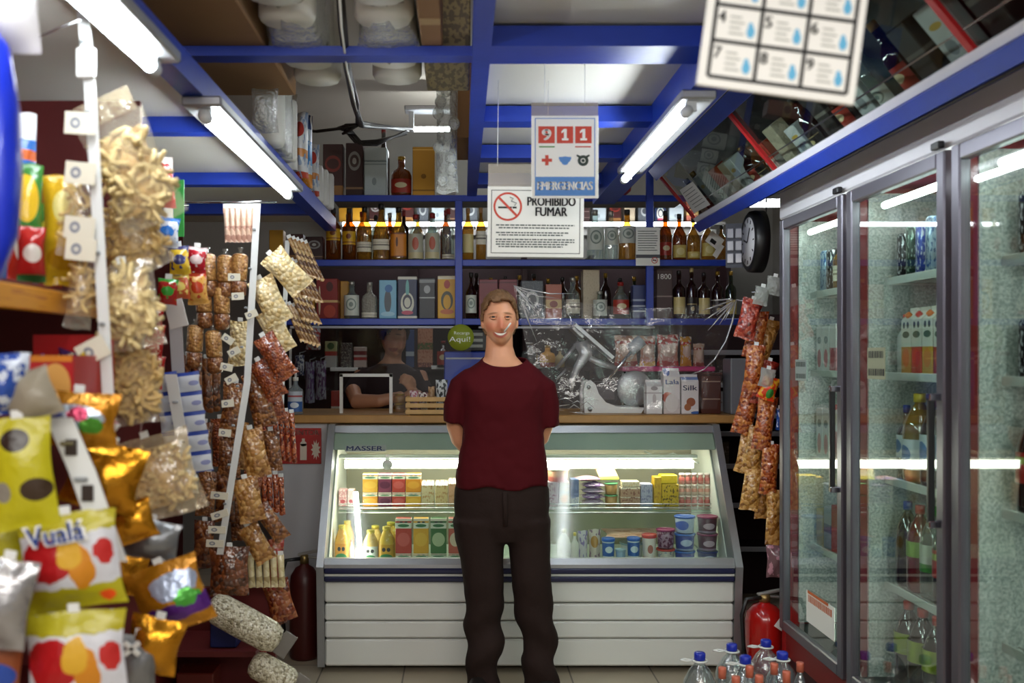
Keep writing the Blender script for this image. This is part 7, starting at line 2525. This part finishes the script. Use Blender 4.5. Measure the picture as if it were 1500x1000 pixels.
# bubble wrapped box beside the central beam
t = sbox('brown carton half covered with bubble wrap beside the central beam', -.05, .07, 4.35, 4.85, ZR + .091, LT + .42, CARD, 0, False)
o = thing('bubble_wrap', 'hanging clump of white bubble wrap left of the central beam', 'bubble wrap', (ax(655, 4.3), 4.28, az(128, 4.3)))
m = bag_mb(.10, .48, .09, 21, 12, 26, 'top', .02, .7)
m.build('hanging_wrap', BUB, o)
rb = random.Random(9)
for k in range(9):
    m = MB()
    m.sphere((rb.uniform(-.04, .04), -.04 + rb.uniform(-.01, .01), -.03 - k * .05), (.026, .018, .03), 10, 7)
    m.build('bubble_fold', BUB, o)
sbox('olive brown woven carton on the loft beyond the blue cross beam', -.12, .03, 2.94, 3.42, LT, LT + .16, print_mat('woven carton', '#7a6a42', speck=('#4a3c22', 9, .5)), 0, False)

# ------------------------------------------------------------------ between counter and fridge
t = thing('wall_clock', 'round wall clock with thick black rim facing left above the hanging snacks', 'clock', (1.425, 4.62, az(354, 4.62)), (0, 0, -math.radians(92)))
M = Euler((PI / 2, 0, 0)).to_matrix().to_4x4()
MB().lathe([(.118, .035), (.132, .04), (.146, .03), (.15, .01), (.15, -.03), (.11, -.035)], 36, 0, mat=M, cap=True).build('black_rim', BLACK, t)
MB().lathe([(.118, .0355), (.118, .037)], 36, 0, mat=M).build('clock_face', pm('grey white dial', '#dcdce2', .5), t)
m = MB()
for k in range(12):
    a = 2 * PI * k / 12
    m.box((.10 * math.sin(a), -.038, .10 * math.cos(a)), (.006, .002, .018), 0, 0, (0, a, 0))
m.build('hour_marks', INK, t)
MB().box((.02, -.040, .03), (.006, .002, .075), 0, 0, (0, .6, 0)).build('clock_hand', INK, t)
MB().box((-.03, -.042, .005), (.008, .002, .06), 0, 0, (0, -1.3, 0)).build('clock_hand', INK, t)
MB().rod((0, .05, .14), (.0, .06, az(170, 4.62) - az(354, 4.62)), .003, 6).build('hanging_wire', BLACK, t)
t = thing('hanging_card_pack', 'hanging card of small clear blister packs left of the clock', 'pack', at(1076, 330, 4.75), (0, 0, -.3))
MB().box((0, .004, -.10), (.085, .003, .22)).build('hanging_card', pm('dark blue grey card', '#3a3c4a', .5), t)
for r in range(3):
    for c in range(2):
        MB().box((-.02 + .04 * c, -.006, -.04 - .062 * r), (.034, .016, .05), 0, .006).build('blister', pm('grey blister', '#8f8f9c', .25, coat=.5), t)
t = thing('paper_cutout', 'crooked white paper card with dark notch hanging by the shelf end', 'card', at(1047, 352, 5.30), (0, .6, .2))
m = MB()
m.box((0, 0, 0), (.09, .003, .07))
m.box((.05, 0, -.035), (.03, .003, .08))
m.build('hanging_sheet', PAPER, t)
MB().box((-.005, -.003, -.012), (.035, .002, .022)).build('dark_notch', INK, t)
# hanging strips of orange brown snacks
t = thing('snack_strip_hook', 'wire hook holding the chilli snack strings beside the fridge', 'hook', at(1120, 428, 4.45))
MB().rod((-.06, 0, 0), (.06, 0, 0), .004, 6).build('hanging_wire', CHROME, t)
CH2 = grain_mat('chilli puffs', '#6a2408', '#a84a18', '#cf8440', 70, .25, 1, .7)
CH3 = grain_mat('tan puffs', '#7a4a18', '#b07a34', '#d8a860', 60, .25, 1, .7)
CH4 = grain_mat('red chilli sweets', '#5a0f08', '#96261a', '#c05034', 60, .25, 1, .7)
rows_ = [
    (1104, 438, 30, 60, .25, CH4, 'dark red'), (1112, 455, 30, 70, .15, CH2, 'orange brown'), (1130, 468, 30, 74, .3, CH3, 'tan'), (1108, 505, 28, 70, .1, CH2, 'orange brown'),
    (1128, 528, 28, 66, .25, CH4, 'dark red'), (1104, 560, 30, 78, .25, CH2, 'orange brown'), (1126, 580, 28, 80, .15, CH2, 'orange brown'), (1112, 625, 28, 70, .2, CH3, 'tan'),
    (1100, 640, 30, 54, .2, CH3, 'tan'), (1130, 650, 26, 74, .08, CH2, 'orange brown'), (1106, 682, 28, 66, .15, CH3, 'tan'), (1122, 690, 28, 70, .05, CH3, 'tan'), (1134, 716, 22, 82, .03, CH3, 'tan')]
for i, (px, py, w, h, tl, m_, d) in enumerate(rows_):
    Y = 4.42 + .055 * (i % 3)
    hung_bag('puff_pack', f'{d} puff pack in the hanging bunch beside the fridge, {ORD[i]} from the top', at(px, py, Y), w * Y / F, h * Y / F, .05, (0, tl, -.1), m_, None, None, 'snack pack', 'puff packs hanging beside the fridge', 220 + i)
hung_bag('bright_candy_pack', 'bright orange red and yellow candy pack in the hanging bunch by the fridge', at(1132, 552, 4.38), .085, .11, .05, (0, .35, 0), print_mat('bright candy', '#d8401c', speck=('#e0a02a', 4, .52), spots=((.6, .3, .2, .2, '#3a8a3a'),), **foil), None, None, 'snack pack', None, 240)
hung_bag('blue_candy_pack', 'small blue pack at the fridge edge under the bright candy pack', at(1143, 598, 4.42), .035, .10, .03, (0, .05, 0), print_mat('blue candy', '#1f4a9a', speck=('#c9d0e0', 4, .58), **foil), None, None, 'snack pack', None, 241)
for i, (px, py) in enumerate(((1118, 420), (1136, 405), (1126, 540))):
    hung_bag('clear_header_bag', f'clear crumpled bag top in the hanging bunch by the fridge, {ORD[i]} from top', at(px, py, 4.36), .07, .085, .04, (0, .2, 0), BUB, None, None, 'bag', None, 250 + i)
t = thing('plastic_bag', 'crumpled clear and pink plastic bag above the red extinguisher', 'bag', at(1138, 798, 4.42))
bag_mb(.10, .15, .07, 31, 12, 12, 'top', .03, .6).build('hanging_pouch', print_mat('pink clear bag', '#7a5a60', speck=('#c08a98', 4, .55), rough=.2, coat=.6), t)
# dark rack to the right of the counter
t = thing('dark_rack', 'dark rack with pale price rails right of the freezer', 'rack', (1.72, 5.9, 0))
MB().box((0, .28, .9), (.72, .03, 1.8)).build('back_board', DM, t)
for z in (.35, .62, .86, 1.06, 1.17, 1.36, 1.56):
    MB().box((0, .13, z - .01), (.72, .28, .02)).build('shelf_board', DM, t)
    MB().box((0, -.016, z - .008), (.72, .012, .03), 0, .002).build('price_rail', pm('grey rail', '#9a9aa0', .4), t)
for s in (-.35, .35):
    MB().box((s, .13, .9), (.02, .3, 1.8)).build('side_board', DM, t)
for i, (x, z, h, c, d) in enumerate(((1.50, .351, .2, '#6a1c1c', 'dark red'), (1.62, .351, .18, '#3a2a5a', 'purple'), (1.48, .621, .17, '#7a2420', 'red'), (1.60, .621, .17, '#2a2a34', 'black'), (1.50, .861, .14, '#3a3f5a', 'slate'), (1.62, .861, .14, '#5a5040', 'olive'), (1.52, 1.171, .14, '#3a4a80', 'blue'), (1.64, 1.171, .14, '#b0b4b8', 'white'), (1.52, 1.361, .15, '#3a1a1a', 'maroon'), (1.64, 1.361, .15, '#26201c', 'dark brown'))):
    carton('goods_box', f'{d} packet on the dark rack right of the freezer', 'packet', (x, 5.98, z), .09, .1, h, print_mat('goods%d' % i, c, speck=('#8a8078', 5, .6)), 'packets on the dark rack')
# bottles on the floor by the fridge
WATER = clear_mat('water jug plastic', '#e2eaec', .14, .16, '#b9c4c9', .08, bump=.25, bscale=22)
BCAP = pm('royal blue cap', '#1c2ea8', .35)
OCAP = pm('salmon cap', '#c96a52', .4)
JUGS = [(1025, 961, 3.72, 'nearest the freezer'), (1072, 948, 3.95, 'second from left'), (1092, 966, 3.70, 'in the middle at the front'), (1122, 942, 4.05, 'in front of the red extinguisher'), (1146, 960, 3.82, 'nearest the fridge')]
for px, py, Y, d in JUGS:
    z = az(py, Y)
    t = thing('water_jug', f'large clear water jug with blue cap on the floor, {d}', 'bottle', (ax(px, Y), Y, 0), group='large blue capped water jugs')
    H = z
    R_ = .068
    MB().lathe([(R_ * .9, 0), (R_, .012), (R_, H * .22), (R_ * .94, H * .26), (R_, H * .30), (R_, H * .62), (R_ * .9, H * .73), (R_ * .6, H * .85), (R_ * .3, H * .92), (R_ * .28, H * .97)], 22).build('jug_body', WATER, t)
    MB().lathe([(.021, H * .965), (.022, H * .97), (.022, H + .012), (.019, H + .016)], 16).build('cap', BCAP, t)
    m = MB()
    m.tube([(.028 * math.cos(a), .028 * math.sin(a), H * .955) for a in [2 * PI * i / 14 for i in range(15)]], .004, 6)
    m.tube([(-.024, 0, H * .955), (-.055, -.014, H * .958), (-.075, 0, H * .96), (-.055, .014, H * .958), (-.024, 0, H * .955)], .004, 6)
    m.build('carry_ring', WHITE, t)
for i, (px, py, Y) in enumerate(((1058, 984, 3.45), (1098, 982, 3.42), (1134, 978, 3.48), (1152, 990, 3.36), (1112, 996, 3.28), (1172, 976, 3.62), (1078, 998, 3.25))):
    z = az(py, Y)
    bottle('water_bottle', f'small clear water bottle with salmon cap on the floor, {ORD[i]} of the front bunch', 'bottle', (ax(px, Y), Y, 0), z + .01, .034, 'soda', WATER, OCAP, None, (0, 1), 'small salmon capped water bottles', 0, cap_r=.42)

# ------------------------------------------------------------------ goods leaning inside the tilted glass case
up_ = Vector((-dx, 0, -dz)).normalized()
yv = -nrm
xv = yv.cross(up_)
RM = Matrix((xv, yv, up_)).transposed().to_euler()
rk9 = random.Random(17)
KINDS_ = [('dark bottle with glinting shoulder', 'bot'), ('white packet', 'w'), ('dark box', 'd'), ('amber bottle', 'amb'), ('tan box', 't'), ('red box', 'r'), ('clear bottle', 'c')]
PANE = ('far', 'middle', 'near')
SEQ = (['bot', 'bot', 'w', 'c', 'r', 't', 'w', 'bot', 'amb', 'r'], ['t', 'w', 'bot', 'd', 'bot', 'w', 'c', 'bot', 'd', 'w'], ['d', 't', 'bot', 'w', 'd', 'r', 'w', 'c', 'bot'])
DESC = dict(bot='dark bottle', w='white box', d='dark box', amb='amber bottle', t='tan box', r='red box', c='clear bottle')
CM = dict(w=print_mat('case white', '#c9cbc8', spots=((.5, .35, .25, .12, '#8a8f92'), (.5, .7, .3, .05, '#c9a23a'))), d=print_mat('case dark', '#2e2826', bands=((.5, .56, '#6d665e'),)), t=print_mat('case tan', '#b0a48c', speck=('#9a8e76', 12, .6)), r=print_mat('case red', '#a83a24', bands=((.2, .5, '#c9c0b4'),)))
for pi_, (y0, y1) in enumerate(((3.86, 5.2), (2.37, 3.86), (.85, 2.37))):
    seq = SEQ[pi_]
    n = len(seq)
    for i, kd in enumerate(seq):
        y = y1 - .07 - (y1 - y0 - .12) * i / (n - .3)
        h = rk9.uniform(.20, .27) if kd not in ('w', 't', 'r') else rk9.uniform(.12, .22)
        wd = min((y1 - y0 - .12) / n * .86, .10)
        lb = f'{DESC[kd]} leaning in the tilted glass case, {ORD[i]} from the far end of {PANE[pi_]} pane'
        p = mp(1.015, y, -.078 if i % 2 else -.068)
        if kd in CM:
            o = carton('goods_box', lb, 'box', p, wd, .06, h, CM[kd], 'goods in the tilted glass case')
        else:
            o = bottle('leaning_bottle', lb, 'bottle', p, h, wd * .42, ('tall', 'squat', 'taper')[i % 3], dict(bot=DRK, amb=AMB, c=CLR)[kd], (CAPS, CAPG, CAPB)[i % 3], (LABW, LABR, LABD)[i % 3] if kd != 'c' else LABC, (.12, .42), 'goods in the tilted glass case')
        o.rotation_euler = RM
# ------------------------------------------------------------------ daylight, world, camera
w = bpy.data.worlds.new('world')
S.world = w
w.use_nodes = True
bg = w.node_tree.nodes['Background']
bg.inputs[0].default_value = (1, .93, .86, 1)
bg.inputs[1].default_value = .34
ld = bpy.data.lights.new('daylight through the open shop front', 'AREA')
ld.shape = 'RECTANGLE'
ld.size, ld.size_y = 3.6, .8
ld.energy = 58
ld.color = (1, .95, .88)
lo = bpy.data.objects.new('daylight', ld)
COL.objects.link(lo)
lo.location = (.1, -1.3, 2.65)
lo.rotation_euler = (PI / 2 - .18, 0, 0)
lo.visible_camera = True
cam = bpy.data.cameras.new('camera')
co = bpy.data.objects.new('camera', cam)
COL.objects.link(co)
co.location = (0, 0, EYE)
co.rotation_euler = (PI / 2, 0, 0)
cam.sensor_width = 36
cam.lens = 36 * F / 1500
cam.shift_x = (750 - CX) / 1500
cam.shift_y = (CY - 500) / 1500
cam.clip_start = .05
cam.dof.use_dof = True
cam.dof.focus_distance = 4.6
cam.dof.aperture_fstop = 2.4
S.camera = co
S.view_settings.view_transform = 'Standard'
S.view_settings.look = 'None'
S.view_settings.gamma = 1
S.view_settings.use_curve_mapping = False
S.view_settings.exposure = 0.5
cy = S.cycles
cy.max_bounces = 10
cy.diffuse_bounces = 3
cy.glossy_bounces = 4
cy.transparent_max_bounces = 24
cy.transmission_bounces = 4
cy.caustics_reflective = False
cy.caustics_refractive = False
cy.sample_clamp_indirect = 4
cy.use_denoising = True
